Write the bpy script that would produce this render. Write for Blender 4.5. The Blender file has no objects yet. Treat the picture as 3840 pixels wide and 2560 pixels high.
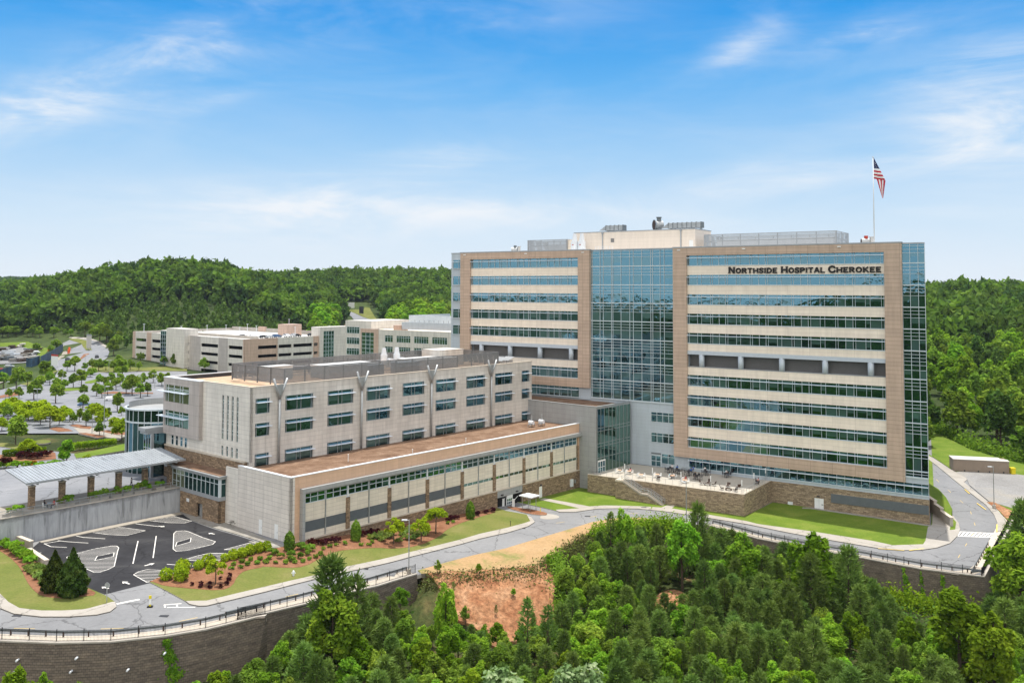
import bpy, bmesh, math, random
import numpy as np
from mathutils import Vector, Matrix
from mathutils.geometry import delaunay_2d_cdt
from math import sin, cos, pi, radians

SC = bpy.context.scene
COL = SC.collection
rnd = random.Random(7)

# ------------------------------------------------------------------ camera
F_, CX, CY, PITCH, ROLL = 3345.38, 1920.0, 926.43, 0.0461671, 0.003209956
HC = 41.0
_cp, _sp, _c, _s = cos(PITCH), sin(PITCH), cos(ROLL), sin(ROLL)
_fwd = Vector((0, _cp, _sp)); _u0 = Vector((0, -_sp, _cp)); _r0 = Vector((1, 0, 0))
_rt = _c*_r0 + _s*_u0; _up = -_s*_r0 + _c*_u0
cam = bpy.data.cameras.new('camera'); camo = bpy.data.objects.new('camera', cam); COL.objects.link(camo)
m = Matrix((( _rt.x, _up.x, -_fwd.x, 0), (_rt.y, _up.y, -_fwd.y, 0), (_rt.z, _up.z, -_fwd.z, HC), (0, 0, 0, 1)))
camo.matrix_world = m
cam.sensor_fit = 'HORIZONTAL'; cam.sensor_width = 36.0; cam.lens = 36*F_/3840
cam.shift_y = (CY-1280)/3840; cam.clip_start = 1; cam.clip_end = 9000
SC.camera = camo

# ------------------------------------------------------------------ sky, sun, exposure
SUN_EL, SUN_AZ = 78.1, 8.9          # elevation, clockwise from +Y
SC.view_settings.view_transform = 'Standard'; SC.view_settings.look = 'None'
SC.view_settings.exposure = 0.0; SC.view_settings.gamma = 1.0
W = bpy.data.worlds.new('World'); SC.world = W; W.use_nodes = True
def world():
    nt = W.node_tree; N = nt.nodes; L = nt.links
    for n in list(N): N.remove(n)
    out = N.new('ShaderNodeOutputWorld'); bg = N.new('ShaderNodeBackground'); bg.inputs[1].default_value = 0.1
    L.new(bg.outputs[0], out.inputs[0])
    sky = N.new('ShaderNodeTexSky'); sky.sky_type = 'NISHITA'; sky.sun_disc = False
    sky.sun_elevation = radians(SUN_EL); sky.sun_rotation = radians(SUN_AZ); sky.altitude = 300
    tc = N.new('ShaderNodeTexCoord'); sep = N.new('ShaderNodeSeparateXYZ'); L.new(tc.outputs['Generated'], sep.inputs[0])
    # clear-air colour by height above the horizon
    ramp = N.new('ShaderNodeValToRGB'); cr = ramp.color_ramp
    mr = N.new('ShaderNodeMapRange'); mr.inputs['From Min'].default_value = -0.02; mr.inputs['From Max'].default_value = 0.6
    L.new(sep.outputs['Z'], mr.inputs['Value']); L.new(mr.outputs[0], ramp.inputs[0])
    cols = [(0.0, (.80, .87, .95)), (.05, (.79, .87, .95)), (.15, (.62, .79, .95)), (.27, (.36, .63, .93)), (.39, (.13, .46, .90)), (.50, (.018, .33, .84)), (.62, (.03, .30, .78)), (1.0, (.2, .38, .72))]
    cr.elements[0].position = cols[0][0]; cr.elements[0].color = (*cols[0][1], 1)
    cr.elements[1].position = cols[-1][0]; cr.elements[1].color = (*cols[-1][1], 1)
    for p, c in cols[1:-1]:
        e = cr.elements.new(p); e.color = (*c, 1)
    sc_ = N.new('ShaderNodeMix'); sc_.data_type = 'RGBA'; sc_.blend_type = 'MULTIPLY'; sc_.inputs[0].default_value = 1
    L.new(ramp.outputs[0], sc_.inputs[6]); sc_.inputs[7].default_value = (10, 10, 10, 1)
    # thin cirrus drawn out by the wind
    def noise(scale, loc, rot, nscale, det, dist, rough=.55):
        mp = N.new('ShaderNodeMapping'); mp.inputs['Scale'].default_value = scale; mp.inputs['Location'].default_value = loc
        mp.inputs['Rotation'].default_value = rot; L.new(tc.outputs['Generated'], mp.inputs[0])
        n = N.new('ShaderNodeTexNoise'); n.inputs['Scale'].default_value = nscale; n.inputs['Detail'].default_value = det
        n.inputs['Roughness'].default_value = rough; n.inputs['Distortion'].default_value = dist; L.new(mp.outputs[0], n.inputs[0]); return n
    n1 = noise((1.1, 1, 5.5), (0.35, 0, .31), (0, .18, 0), 3.2, 10, .7, .62)
    n2 = noise((1.0, 1, 4.0), (2.6, 1, .9), (0, .12, 0), 3.6, 10, 1.0, .62)
    def rng(n, a, b):
        r = N.new('ShaderNodeMapRange'); r.interpolation_type = 'SMOOTHSTEP'; r.inputs['From Min'].default_value = a; r.inputs['From Max'].default_value = b
        L.new(n.outputs[0], r.inputs['Value']); return r
    def math_(op, a, b):
        q = N.new('ShaderNodeMath'); q.operation = op; q.use_clamp = True
        for i, v in enumerate((a, b)):
            if isinstance(v, (int, float)): q.inputs[i].default_value = v
            else: L.new(v, q.inputs[i])
        return q.outputs[0]
    r1 = rng(n1, .36, .70); r2 = rng(n2, .44, .74)
    def m_(op, a, b=0.0, c=None, cl=False):
        q = N.new('ShaderNodeMath'); q.operation = op; q.use_clamp = cl
        for i, v in enumerate((a, b) if c is None else (a, b, c)):
            if isinstance(v, (int, float)): q.inputs[i].default_value = v
            else: L.new(v, q.inputs[i])
        return q.outputs[0]
    yy = m_('MAXIMUM', sep.outputs['Y'], .02); A_ = m_('DIVIDE', sep.outputs['X'], yy); E_ = m_('DIVIDE', sep.outputs['Z'], yy)
    n0 = noise((1, 1, 2.2), (1.3, .4, .2), (0, 0, 0), 5, 6, .3); ew = m_('MULTIPLY_ADD', m_('SUBTRACT', n0.outputs[0], .5), .06, E_); tot = None
    # where the cloud banks hang: bearing, height (tangents), half widths, slope, strength
    for (ca, ce, sa, se, sl, k) in [(-.52, .205, .17, .036, .36, 1.0), (-.40, .27, .10, .018, .45, .55), (-.08, .142, .07, .014, .10, .75), (-.24, .082, .20, .030, .02, 1.0), (.02, .09, .17, .018, -.06, .55), (.26, .268, .045, .020, .4, .5), (.30, .128, .13, .016, .16, .5), (.56, .19, .12, .075, .1, .75), (.40, .285, .06, .018, .3, .4), (-.05, .31, .25, .02, .12, .16), (-.36, .208, .06, .012, .1, .4)]:
        da = m_('MULTIPLY', m_('SUBTRACT', A_, ca), 1/sa); de = m_('MULTIPLY', m_('SUBTRACT', m_('SUBTRACT', ew, ce), m_('MULTIPLY', m_('SUBTRACT', A_, ca), sl)), 1/se)
        g = m_('MULTIPLY', m_('POWER', 2.718, m_('MULTIPLY', m_('ADD', m_('MULTIPLY', da, da), m_('MULTIPLY', de, de)), -1.0)), k); tot = g if tot is None else m_('ADD', tot, g)
    tex = m_('ADD', m_('MULTIPLY', r1.outputs[0], .75), m_('MULTIPLY', r2.outputs[0], .8))
    cl = m_('MULTIPLY', m_('ADD', tot, .10), m_('ADD', tex, .18), None, True)
    mx = N.new('ShaderNodeMix'); mx.data_type = 'RGBA'; L.new(cl, mx.inputs[0]); L.new(sc_.outputs[2], mx.inputs[6]); mx.inputs[7].default_value = (8.6, 9.1, 9.7, 1)
    # above the picture: physical sky plus an even white added for more light
    hi = N.new('ShaderNodeMapRange'); hi.inputs['From Min'].default_value = .34; hi.inputs['From Max'].default_value = .6; L.new(sep.outputs['Z'], hi.inputs['Value'])
    m2 = N.new('ShaderNodeMix'); m2.data_type = 'RGBA'; L.new(hi.outputs[0], m2.inputs[0]); L.new(mx.outputs[2], m2.inputs[6])
    hz = N.new('ShaderNodeMix'); hz.data_type = 'RGBA'; hz.blend_type = 'ADD'; hz.inputs[0].default_value = 1; L.new(sky.outputs[0], hz.inputs[6]); hz.inputs[7].default_value = (4.6, 4.8, 5.0, 1); L.new(hz.outputs[2], m2.inputs[7])
    # an unseen bright cloud bank, added behind the camera to light the shaded facades
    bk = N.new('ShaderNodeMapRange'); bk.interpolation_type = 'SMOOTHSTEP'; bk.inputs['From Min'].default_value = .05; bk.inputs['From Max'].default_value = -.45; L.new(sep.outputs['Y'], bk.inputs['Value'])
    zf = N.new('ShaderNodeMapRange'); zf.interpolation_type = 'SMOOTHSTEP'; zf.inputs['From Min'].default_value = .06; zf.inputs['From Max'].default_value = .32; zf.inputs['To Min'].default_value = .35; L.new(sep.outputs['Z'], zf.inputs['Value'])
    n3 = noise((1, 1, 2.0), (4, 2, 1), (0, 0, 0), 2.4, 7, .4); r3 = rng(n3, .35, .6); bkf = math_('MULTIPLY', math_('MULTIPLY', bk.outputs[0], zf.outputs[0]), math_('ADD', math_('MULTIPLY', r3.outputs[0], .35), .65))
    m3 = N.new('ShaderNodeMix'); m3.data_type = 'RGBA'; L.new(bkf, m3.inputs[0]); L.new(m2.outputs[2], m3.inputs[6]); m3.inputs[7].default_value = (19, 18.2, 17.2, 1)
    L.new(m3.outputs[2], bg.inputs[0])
world()
sun = bpy.data.lights.new('sun', 'SUN'); suno = bpy.data.objects.new('sun', sun); COL.objects.link(suno)
sun.energy = 5.0; sun.angle = radians(.5); sun.color = (1, .95, .86)
suno.rotation_euler = (radians(90-SUN_EL), 0, radians(180-SUN_AZ)) ; suno.location = (0, 60, 200)
_sd = Vector((sin(radians(SUN_AZ))*cos(radians(SUN_EL)), cos(radians(SUN_AZ))*cos(radians(SUN_EL)), sin(radians(SUN_EL))))
suno.rotation_euler = _sd.to_track_quat('Z', 'Y').to_euler()

# ------------------------------------------------------------------ tagging
def tag(o, label, cat, group=None, kind=None):
    o['label'] = label; o['category'] = cat
    if group: o['group'] = group
    if kind: o['kind'] = kind
    return o
def struct(o, label=None):
    o['kind'] = 'structure'
    if label: o['label'] = label
    return o
def empty(name, loc=(0, 0, 0), rz=0.0, parent=None):
    o = bpy.data.objects.new(name, None); COL.objects.link(o); o.location = loc; o.rotation_euler = (0, 0, rz); o.empty_display_size = .5
    if parent: o.parent = parent
    return o
def dup(o, parent=None):
    c = o.copy(); COL.objects.link(c)
    c.parent = parent
    for ch in list(o.children): dup(ch, c)
    return c

# ------------------------------------------------------------------ materials
MT = {}
def srgb(r, g, b):
    f = lambda c: (c/255/12.92 if c/255 <= .04045 else ((c/255+.055)/1.055)**2.4)
    return (f(r), f(g), f(b))
def newmat(name):
    M = bpy.data.materials.new(name); M.use_nodes = True; MT[name] = M
    nt = M.node_tree; return M, nt.nodes, nt.links, nt.nodes['Principled BSDF']
def ramp_(N, stops):
    r = N.new('ShaderNodeValToRGB'); e = r.color_ramp.elements
    e[0].position, e[0].color = stops[0][0], (*stops[0][1], 1); e[1].position, e[1].color = stops[-1][0], (*stops[-1][1], 1)
    for p, c in stops[1:-1]: q = e.new(p); q.color = (*c, 1)
    return r
def noise_(N, L, vec, scale, det=5, rough=.6, dist=0):
    n = N.new('ShaderNodeTexNoise'); n.inputs['Scale'].default_value = scale; n.inputs['Detail'].default_value = det; n.inputs['Roughness'].default_value = rough; n.inputs['Distortion'].default_value = dist
    if vec is not None: L.new(vec, n.inputs[0])
    return n
def mixc(N, L, fac, a, b, mode='MIX'):
    x = N.new('ShaderNodeMix'); x.data_type = 'RGBA'; x.blend_type = mode
    for i, v in ((0, fac), (6, a), (7, b)):
        if isinstance(v, (int, float)): x.inputs[i].default_value = v
        elif isinstance(v, tuple): x.inputs[i].default_value = (*v, 1)
        else: L.new(v, x.inputs[i])
    return x.outputs[2]
def plain(name, col, rough=.6, metal=0, var=.12, scale=1.2, spec=.3):
    M, N, L, P = newmat(name)
    tc = N.new('ShaderNodeTexCoord'); n = noise_(N, L, tc.outputs['Object'], scale, 6)
    lo = tuple(c*(1-var) for c in col); hi = tuple(min(1, c*(1+var)) for c in col)
    r = ramp_(N, [(.3, lo), (.7, hi)]); L.new(n.outputs[0], r.inputs[0]); L.new(r.outputs[0], P.inputs['Base Color'])
    P.inputs['Roughness'].default_value = rough; P.inputs['Metallic'].default_value = metal; P.inputs['Specular IOR Level'].default_value = spec
    return M
def panel(name, col, w, h, joint=.035, jcol=.6, var=.05, offset=0.0, stain=.10, rough=.55):
    """metal or precast panel cladding: thin joints on a grid in metres (UV), slight panel-to-panel tone, weathering streaks"""
    M, N, L, P = newmat(name)
    uv = N.new('ShaderNodeUVMap')
    b = N.new('ShaderNodeTexBrick'); b.offset = offset; b.squash = 1; b.inputs['Scale'].default_value = 1
    b.inputs['Brick Width'].default_value = w; b.inputs['Row Height'].default_value = h; b.inputs['Mortar Size'].default_value = joint; b.inputs['Mortar Smooth'].default_value = .3
    b.inputs['Color1'].default_value = (*[c*(1-var) for c in col], 1); b.inputs['Color2'].default_value = (*[min(1, c*(1+var)) for c in col], 1)
    b.inputs['Mortar'].default_value = (*[c*jcol for c in col], 1); L.new(uv.outputs[0], b.inputs[0])
    mp = N.new('ShaderNodeMapping'); mp.inputs['Scale'].default_value = (.9, .12, 1); L.new(uv.outputs[0], mp.inputs[0])
    n = noise_(N, L, mp.outputs[0], 1.0, 6, .65)
    r = ramp_(N, [(.35, (1-stain*1.6,)*3), (.62, (1, 1, 1))]); L.new(n.outputs[0], r.inputs[0])
    L.new(mixc(N, L, 1.0, b.outputs[0], r.outputs[0], 'MULTIPLY'), P.inputs['Base Color'])
    P.inputs['Roughness'].default_value = rough; P.inputs['Specular IOR Level'].default_value = .3
    return M
def stone(name, c1, c2, mort, w=.75, h=.26, var=1.0):
    M, N, L, P = newmat(name)
    uv = N.new('ShaderNodeUVMap')
    n0 = noise_(N, L, uv.outputs[0], 1.6, 2)
    va = N.new('ShaderNodeVectorMath'); va.operation = 'SCALE'; va.inputs['Scale'].default_value = .16; L.new(n0.outputs[1], va.inputs[0])
    vb = N.new('ShaderNodeVectorMath'); vb.operation = 'ADD'; L.new(uv.outputs[0], vb.inputs[0]); L.new(va.outputs[0], vb.inputs[1])
    b = N.new('ShaderNodeTexBrick'); b.offset = .37; b.offset_frequency = 2; b.squash = .6; b.squash_frequency = 3; b.inputs['Scale'].default_value = 1
    b.inputs['Brick Width'].default_value = w; b.inputs['Row Height'].default_value = h; b.inputs['Mortar Size'].default_value = .02; b.inputs['Bias'].default_value = 0
    b.inputs['Color1'].default_value = (*c1, 1); b.inputs['Color2'].default_value = (*c2, 1); b.inputs['Mortar'].default_value = (*mort, 1); L.new(vb.outputs[0], b.inputs[0])
    mp = N.new('ShaderNodeMapping'); mp.inputs['Scale'].default_value = (.6, 1.7, 1); L.new(uv.outputs[0], mp.inputs[0])
    n = noise_(N, L, mp.outputs[0], 1.3, 5, .7); r = ramp_(N, [(.3, (.62, .6, .58)), (.52, (1, 1, 1)), (.75, (1.22, 1.18, 1.1))]); L.new(n.outputs[0], r.inputs[0])
    L.new(mixc(N, L, 1.0, b.outputs[0], r.outputs[0], 'MULTIPLY'), P.inputs['Base Color']); P.inputs['Roughness'].default_value = .9; P.inputs['Specular IOR Level'].default_value = .1
    bp = N.new('ShaderNodeBump'); bp.inputs['Strength'].default_value = .5; bp.inputs['Distance'].default_value = .05; L.new(b.outputs[1], bp.inputs['Height']); bp.invert = True; L.new(bp.outputs[0], P.inputs['Normal'])
    return M
def ground(name, stops, scale=.25, det=8, fine=2.5, fineamt=.25, rough=.95, bump=0, dist=.4):
    M, N, L, P = newmat(name)
    g = N.new('ShaderNodeNewGeometry')
    n = noise_(N, L, g.outputs['Position'], scale, det, .62, dist); r = ramp_(N, stops); L.new(n.outputs[0], r.inputs[0])
    f = noise_(N, L, g.outputs['Position'], fine, 4, .7); fr = ramp_(N, [(.3, (1-fineamt,)*3), (.7, (1+fineamt,)*3)]); L.new(f.outputs[0], fr.inputs[0])
    L.new(mixc(N, L, 1.0, r.outputs[0], fr.outputs[0], 'MULTIPLY'), P.inputs['Base Color']); P.inputs['Roughness'].default_value = rough; P.inputs['Specular IOR Level'].default_value = .12
    if bump:
        bp = N.new('ShaderNodeBump'); bp.inputs['Strength'].default_value = bump; bp.inputs['Distance'].default_value = .3; L.new(f.outputs[0], bp.inputs['Height']); L.new(bp.outputs[0], P.inputs['Normal'])
    return M
def wear(name):
    M = MT[name]; N = M.node_tree.nodes; L = M.node_tree.links; P = N['Principled BSDF']; src = P.inputs['Base Color'].links[0].from_socket; g = N.new('ShaderNodeNewGeometry')
    nz = noise_(N, L, g.outputs['Position'], .7, 4, .6); va = N.new('ShaderNodeVectorMath'); va.operation = 'SCALE'; va.inputs['Scale'].default_value = 1.6; L.new(nz.outputs[1], va.inputs[0]); vb = N.new('ShaderNodeVectorMath'); L.new(g.outputs['Position'], vb.inputs[0]); L.new(va.outputs[0], vb.inputs[1])
    v = N.new('ShaderNodeTexVoronoi'); v.feature = 'DISTANCE_TO_EDGE'; v.inputs['Scale'].default_value = .11; L.new(vb.outputs[0], v.inputs[0]); r = ramp_(N, [(.004, (.62, .62, .62)), (.012, (1, 1, 1))]); L.new(v.outputs[0], r.inputs[0])
    p = noise_(N, L, g.outputs['Position'], .19, 6, .7, 1.2); q = ramp_(N, [(.28, (.80, .80, .80)), (.42, (1, 1, 1)), (.62, (1, 1, 1)), (.74, (1.10, 1.10, 1.10))]); L.new(p.outputs[0], q.inputs[0])
    L.new(mixc(N, L, 1.0, mixc(N, L, 1.0, src, r.outputs[0], 'MULTIPLY'), q.outputs[0], 'MULTIPLY'), P.inputs['Base Color'])
def glass(name, dark, tint, fac, wav=.022):
    """coated glazing: dark room behind, tinted mirror in front, panes a little out of true"""
    M, N, L, P = newmat(name); N.remove(P)
    out = N['Material Output']; d = N.new('ShaderNodeBsdfDiffuse'); gl = N.new('ShaderNodeBsdfGlossy'); mx = N.new('ShaderNodeMixShader')
    d.inputs[0].default_value = (*dark, 1); gl.inputs[0].default_value = (*tint, 1); gl.inputs['Roughness'].default_value = .015; mx.inputs[0].default_value = fac
    g = N.new('ShaderNodeNewGeometry'); n = noise_(N, L, g.outputs['Position'], .55, 3, .5)
    bp = N.new('ShaderNodeBump'); bp.inputs['Strength'].default_value = 1; bp.inputs['Distance'].default_value = wav; L.new(n.outputs[0], bp.inputs['Height']); L.new(bp.outputs[0], gl.inputs['Normal'])
    L.new(d.outputs[0], mx.inputs[1]); L.new(gl.outputs[0], mx.inputs[2]); L.new(mx.outputs[0], out.inputs[0])
    return M
def leaf(name, stops, trans=.35, hue=.014, val=.28, nscale=.9):
    """foliage: tone varies from clump to clump and from tree to tree, light passes through the leaves"""
    M, N, L, P = newmat(name); N.remove(P); out = N['Material Output']
    tc = N.new('ShaderNodeTexCoord'); oi = N.new('ShaderNodeObjectInfo')
    n = noise_(N, L, tc.outputs['Object'], nscale, 3, .6); r = ramp_(N, stops); L.new(n.outputs[0], r.inputs[0])
    hs = N.new('ShaderNodeHueSaturation'); L.new(r.outputs[0], hs.inputs['Color'])
    def mr(lo, hi, src):
        q = N.new('ShaderNodeMapRange'); q.inputs['To Min'].default_value = lo; q.inputs['To Max'].default_value = hi; L.new(src, q.inputs['Value']); return q.outputs[0]
    L.new(mr(.5-hue, .5+hue, oi.outputs['Random']), hs.inputs['Hue'])
    wn = N.new('ShaderNodeTexWhiteNoise'); wn.noise_dimensions = '1D'; L.new(oi.outputs['Random'], wn.inputs['W'])
    L.new(mr(1-val, 1+val, wn.outputs[0]), hs.inputs['Value'])
    d = N.new('ShaderNodeBsdfDiffuse'); t = N.new('ShaderNodeBsdfTranslucent'); mx = N.new('ShaderNodeMixShader'); mx.inputs[0].default_value = trans
    L.new(hs.outputs[0], d.inputs[0]); L.new(mixc(N, L, 1.0, hs.outputs[0], (1.25, 1.3, .6), 'MULTIPLY'), t.inputs[0])
    L.new(d.outputs[0], mx.inputs[1]); L.new(t.outputs[0], mx.inputs[2]); L.new(mx.outputs[0], out.inputs[0])
    return M

panel('brown_panel', (.545, .41, .315), 4.53, .83, 0.034, 0.57, 0.060, stain=0.10)
panel('cream_panel', (.86, .765, .645), 4.53, .80, 0.025, 0.72, 0.045, stain=0.07)
panel('blue_grey_panel', (.47, .53, .58), 3.0, .8, .02, .75, .02, stain=.05)
panel('grey_panel', (.36, .37, .37), 2.6, 1.1, .03, .68, .03, stain=.08)
panel('precast', (.66, .62, .565), 3.1, .80, 0.034, 0.74, 0.050, stain=0.13)
panel('precast_white', (.74, .705, .645), 2.9, .80, 0.034, 0.74, 0.045, stain=0.10)
panel('box_grey', (.47, .425, .395), 2.2, 1.9, .04, .74, .03, stain=.12)
panel('peach_panel', (.66, .44, .30), 1.55, .66, .02, .80, .05, stain=.06)
panel('low_cream', (.74, .675, .565), 2.33, .62, 0.025, 0.70, 0.055, stain=0.08)
panel('low_white', (.70, .655, .60), 2.5, .75, 0.034, 0.66, 0.050, stain=0.09)
panel('penthouse', (.78, .69, .60), 30, .9, .03, .86, .02, stain=.05)
panel('garage_white', (.68, .64, .58), 3.0, 1.5, .05, .75, .04, stain=.12)
panel('garage_peach', (.58, .42, .33), 3.0, 1.5, .05, .75, .04, stain=.12)
stone('tan_stone', (.40, .29, .19), (.20, .145, .10), (.10, .075, .055))
stone('terrace_stone', (.43, .34, .23), (.235, .18, .125), (.13, .10, .075), .85, .27)
stone('garage_stone', (.34, .25, .17), (.2, .15, .1), (.12, .09, .07))
plain('grey_metal', (.36, .38, .40), .4, .3, .06); plain('white_metal', (.72, .75, .78), .35, 0, .03); plain('frame_metal', (.56, .62, .65), .35, 0, .04); plain('screen_grey', (.20, .205, .21), .5, .1, .1); plain('plant_grey', (.50, .50, .49), .6, 0, .1); plain('dark_metal', (.05, .05, .055), .5, .2); plain('black_fence', (.012, .012, .014), .5, 0)
plain('column_metal', (.50, .56, .62), .35, 0, .05); plain('sunshade', (.72, .80, .90), .3, 0, .03); plain('galvanised', (.40, .42, .43), .45, .5, .15)
plain('louvre_dark', (.20, .195, .19), .6, 0, .05); plain('louvre_grey', (.155, .175, .185), .6, 0, .08); plain('white_paint', (.78, .78, .76), .6, 0, .05)
plain('concrete', (.42, .385, .34), .9, 0, .15, .35, .1); plain('limestone', (.55, .49, .41), .9, 0, .1, .8, .1); plain('deck_light', (.52, .50, .46), .9, 0, .08, .2, .1)
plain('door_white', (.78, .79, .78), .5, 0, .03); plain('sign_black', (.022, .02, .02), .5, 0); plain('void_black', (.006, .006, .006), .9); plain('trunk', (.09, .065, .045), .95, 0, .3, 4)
plain('rubber', (.012, .012, .012), .8); plain('car_glass', (.01, .014, .018), .1, 0, 0, 1, .8); plain('skin', (.42, .24, .16), .7); plain('hair', (.02, .013, .01), .7)
plain('yellow_plastic', (.75, .62, .02), .5); plain('red_paint', (.42, .05, .03), .5); plain('orange_plastic', (.8, .13, .03), .6)
plain('wicker', (.07, .045, .035), .8); plain('marking', (.72, .70, .66), .8, 0, .14, .8); plain('marking_yellow', (.58, .43, .16), .8, 0, .2, .8); plain('kerb_yellow', (.72, .52, .12), .8, 0, .1)
ground('asphalt', [(.3, (.185, .188, .195)), (.55, (.225, .228, .235)), (.75, (.26, .262, .265))], .06, 6, 1.5, .08)
ground('asphalt_dark', [(.3, (.026, .026, .029)), (.55, (.040, .040, .044)), (.8, (.075, .074, .073))], .10, 7, 1.2, .12, dist=1.5)
ground('asphalt_far', [(.3, (.19, .20, .22)), (.7, (.25, .255, .27))], .05, 6, .6, .08)
ground('sidewalk', [(.3, (.33, .305, .27)), (.7, (.39, .365, .33))], .3, 6, 2.5, .06)
ground('pavement_old', [(.3, (.20, .185, .16)), (.55, (.29, .275, .25)), (.75, (.34, .325, .30))], .35, 8, 2, .12)
ground('plaza_tan', [(.3, (.29, .26, .22)), (.7, (.35, .32, .275))], .12, 5, 2, .05)
ground('terrace_floor', [(.3, (.40, .405, .40)), (.7, (.47, .475, .475))], .4, 6, 2, .06)
ground('terrace_sand', [(.3, (.40, .37, .32)), (.7, (.44, .41, .36))], .4, 6, 2, .05)
ground('grass_olive', [(.28, (.105, .135, .030)), (.45, (.135, .155, .038)), (.6, (.165, .170, .050)), (.78, (.25, .21, .10))], .16, 8, 3, .16)
ground('grass_bright', [(.28, (.085, .145, .016)), (.5, (.12, .18, .022)), (.68, (.16, .205, .035)), (.8, (.26, .24, .08))], .22, 8, 3, .16)
ground('mulch', [(.3, (.17, .075, .040)), (.55, (.235, .115, .065)), (.75, (.28, .15, .09))], .5, 8, 4, .3)
ground('dry_grass', [(.36, (.12, .165, .035)), (.43, (.24, .21, .085)), (.52, (.37, .245, .125)), (.75, (.42, .29, .165))], .13, 8, 2.5, .18)
ground('gravel', [(.3, (.21, .205, .20)), (.5, (.27, .265, .26)), (.63, (.30, .28, .25)), (.75, (.15, .19, .07))], .10, 8, 3, .2)
ground('clay', [(.3, (.21, .085, .04)), (.5, (.33, .165, .085)), (.7, (.42, .25, .145))], .35, 9, 1.6, .45, bump=.8)
ground('forest_floor', [(.3, (.022, .032, .010)), (.52, (.045, .06, .018)), (.64, (.10, .085, .035)), (.78, (.30, .17, .09))], .11, 9, 1.5, .35, bump=.5)
ground('far_grass', [(.3, (.03, .05, .015)), (.6, (.06, .085, .025)), (.8, (.11, .12, .045))], .03, 8, .6, .25)
ground('roof_mulch', [(.3, (.12, .07, .045)), (.5, (.19, .12, .08)), (.7, (.27, .185, .13))], .45, 9, 4, .35)
ground('roof_gravel', [(.3, (.40, .28, .19)), (.55, (.50, .36, .25)), (.75, (.57, .44, .32))], .5, 8, 4, .22)
ground('roof_white', [(.3, (.50, .49, .47)), (.7, (.6, .59, .57))], .15, 6, 2, .06)
def wall_blocks():
    M, N, L, P = newmat('block_wall'); uv = N.new('ShaderNodeUVMap')
    b = N.new('ShaderNodeTexBrick'); b.offset = .5; b.inputs['Scale'].default_value = 1; b.inputs['Brick Width'].default_value = .46; b.inputs['Row Height'].default_value = .30; b.inputs['Mortar Size'].default_value = .018; b.inputs['Bias'].default_value = -.2
    b.inputs['Color1'].default_value = (.19, .155, .122, 1); b.inputs['Color2'].default_value = (.13, .105, .085, 1); b.inputs['Mortar'].default_value = (.085, .068, .056, 1); L.new(uv.outputs[0], b.inputs[0])
    mp = N.new('ShaderNodeMapping'); mp.inputs['Scale'].default_value = (.35, 1.6, 1); L.new(uv.outputs[0], mp.inputs[0]); n = noise_(N, L, mp.outputs[0], 1.2, 8, .7)
    r = ramp_(N, [(.3, (.6, .6, .6)), (.5, (1, 1, 1)), (.72, (1.5, 1.45, 1.35))]); L.new(n.outputs[0], r.inputs[0])
    L.new(mixc(N, L, 1.0, b.outputs[0], r.outputs[0], 'MULTIPLY'), P.inputs['Base Color']); P.inputs['Roughness'].default_value = .95
    bp = N.new('ShaderNodeBump'); bp.invert = True; bp.inputs['Distance'].default_value = .06; L.new(b.outputs[1], bp.inputs['Height']); L.new(bp.outputs[0], P.inputs['Normal'])
wall_blocks()
def stained():
    M, N, L, P = newmat('stained_concrete'); uv = N.new('ShaderNodeUVMap')
    mp = N.new('ShaderNodeMapping'); mp.inputs['Scale'].default_value = (1.0, .10, 1); L.new(uv.outputs[0], mp.inputs[0])
    n = noise_(N, L, mp.outputs[0], 1.1, 7, .7, .6); r = ramp_(N, [(.30, (.09, .09, .09)), (.46, (.33, .345, .365)), (.7, (.47, .49, .515))]); L.new(n.outputs[0], r.inputs[0])
    sp = N.new('ShaderNodeSeparateXYZ'); L.new(uv.outputs[0], sp.inputs[0])
    n2 = noise_(N, L, uv.outputs[0], .8, 6, .7)
    q = N.new('ShaderNodeMath'); q.operation = 'MULTIPLY_ADD'; q.inputs[1].default_value = 2.2; L.new(n2.outputs[0], q.inputs[0]); L.new(sp.outputs['Y'], q.inputs[2])
    tr = N.new('ShaderNodeMapRange'); tr.inputs['From Min'].default_value = 4.7; tr.inputs['From Max'].default_value = 5.7; L.new(q.outputs[0], tr.inputs['Value'])
    c = mixc(N, L, tr.outputs[0], r.outputs[0], (.13, .13, .13)); L.new(c, P.inputs['Base Color']); P.inputs['Roughness'].default_value = .9
stained()
wear('asphalt'); wear('asphalt_dark'); wear('asphalt_far'); wear('sidewalk')
# glazing: clear (dark room), with the blind down, spandrel
glass('glass_dark', (.008, .020, .017), (.13, .28, .36), .88)
glass('glass_mid', (.018, .045, .037), (.14, .29, .37), .84)
glass('glass_blind', (.13, .24, .225), (.15, .29, .37), .68)
glass('glass_drum', (.010, .030, .023), (.07, .15, .15), .6, .02); plain('shed_brown', (.31, .245, .19), .7, 0, .08, .6)
glass('glass_green', (.03, .070, .050), (.24, .38, .33), .80, .02)
glass('glass_pale', (.15, .17, .10), (.34, .40, .30), .62, .03)
GL = ['glass_dark', 'glass_mid', 'glass_blind']

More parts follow.
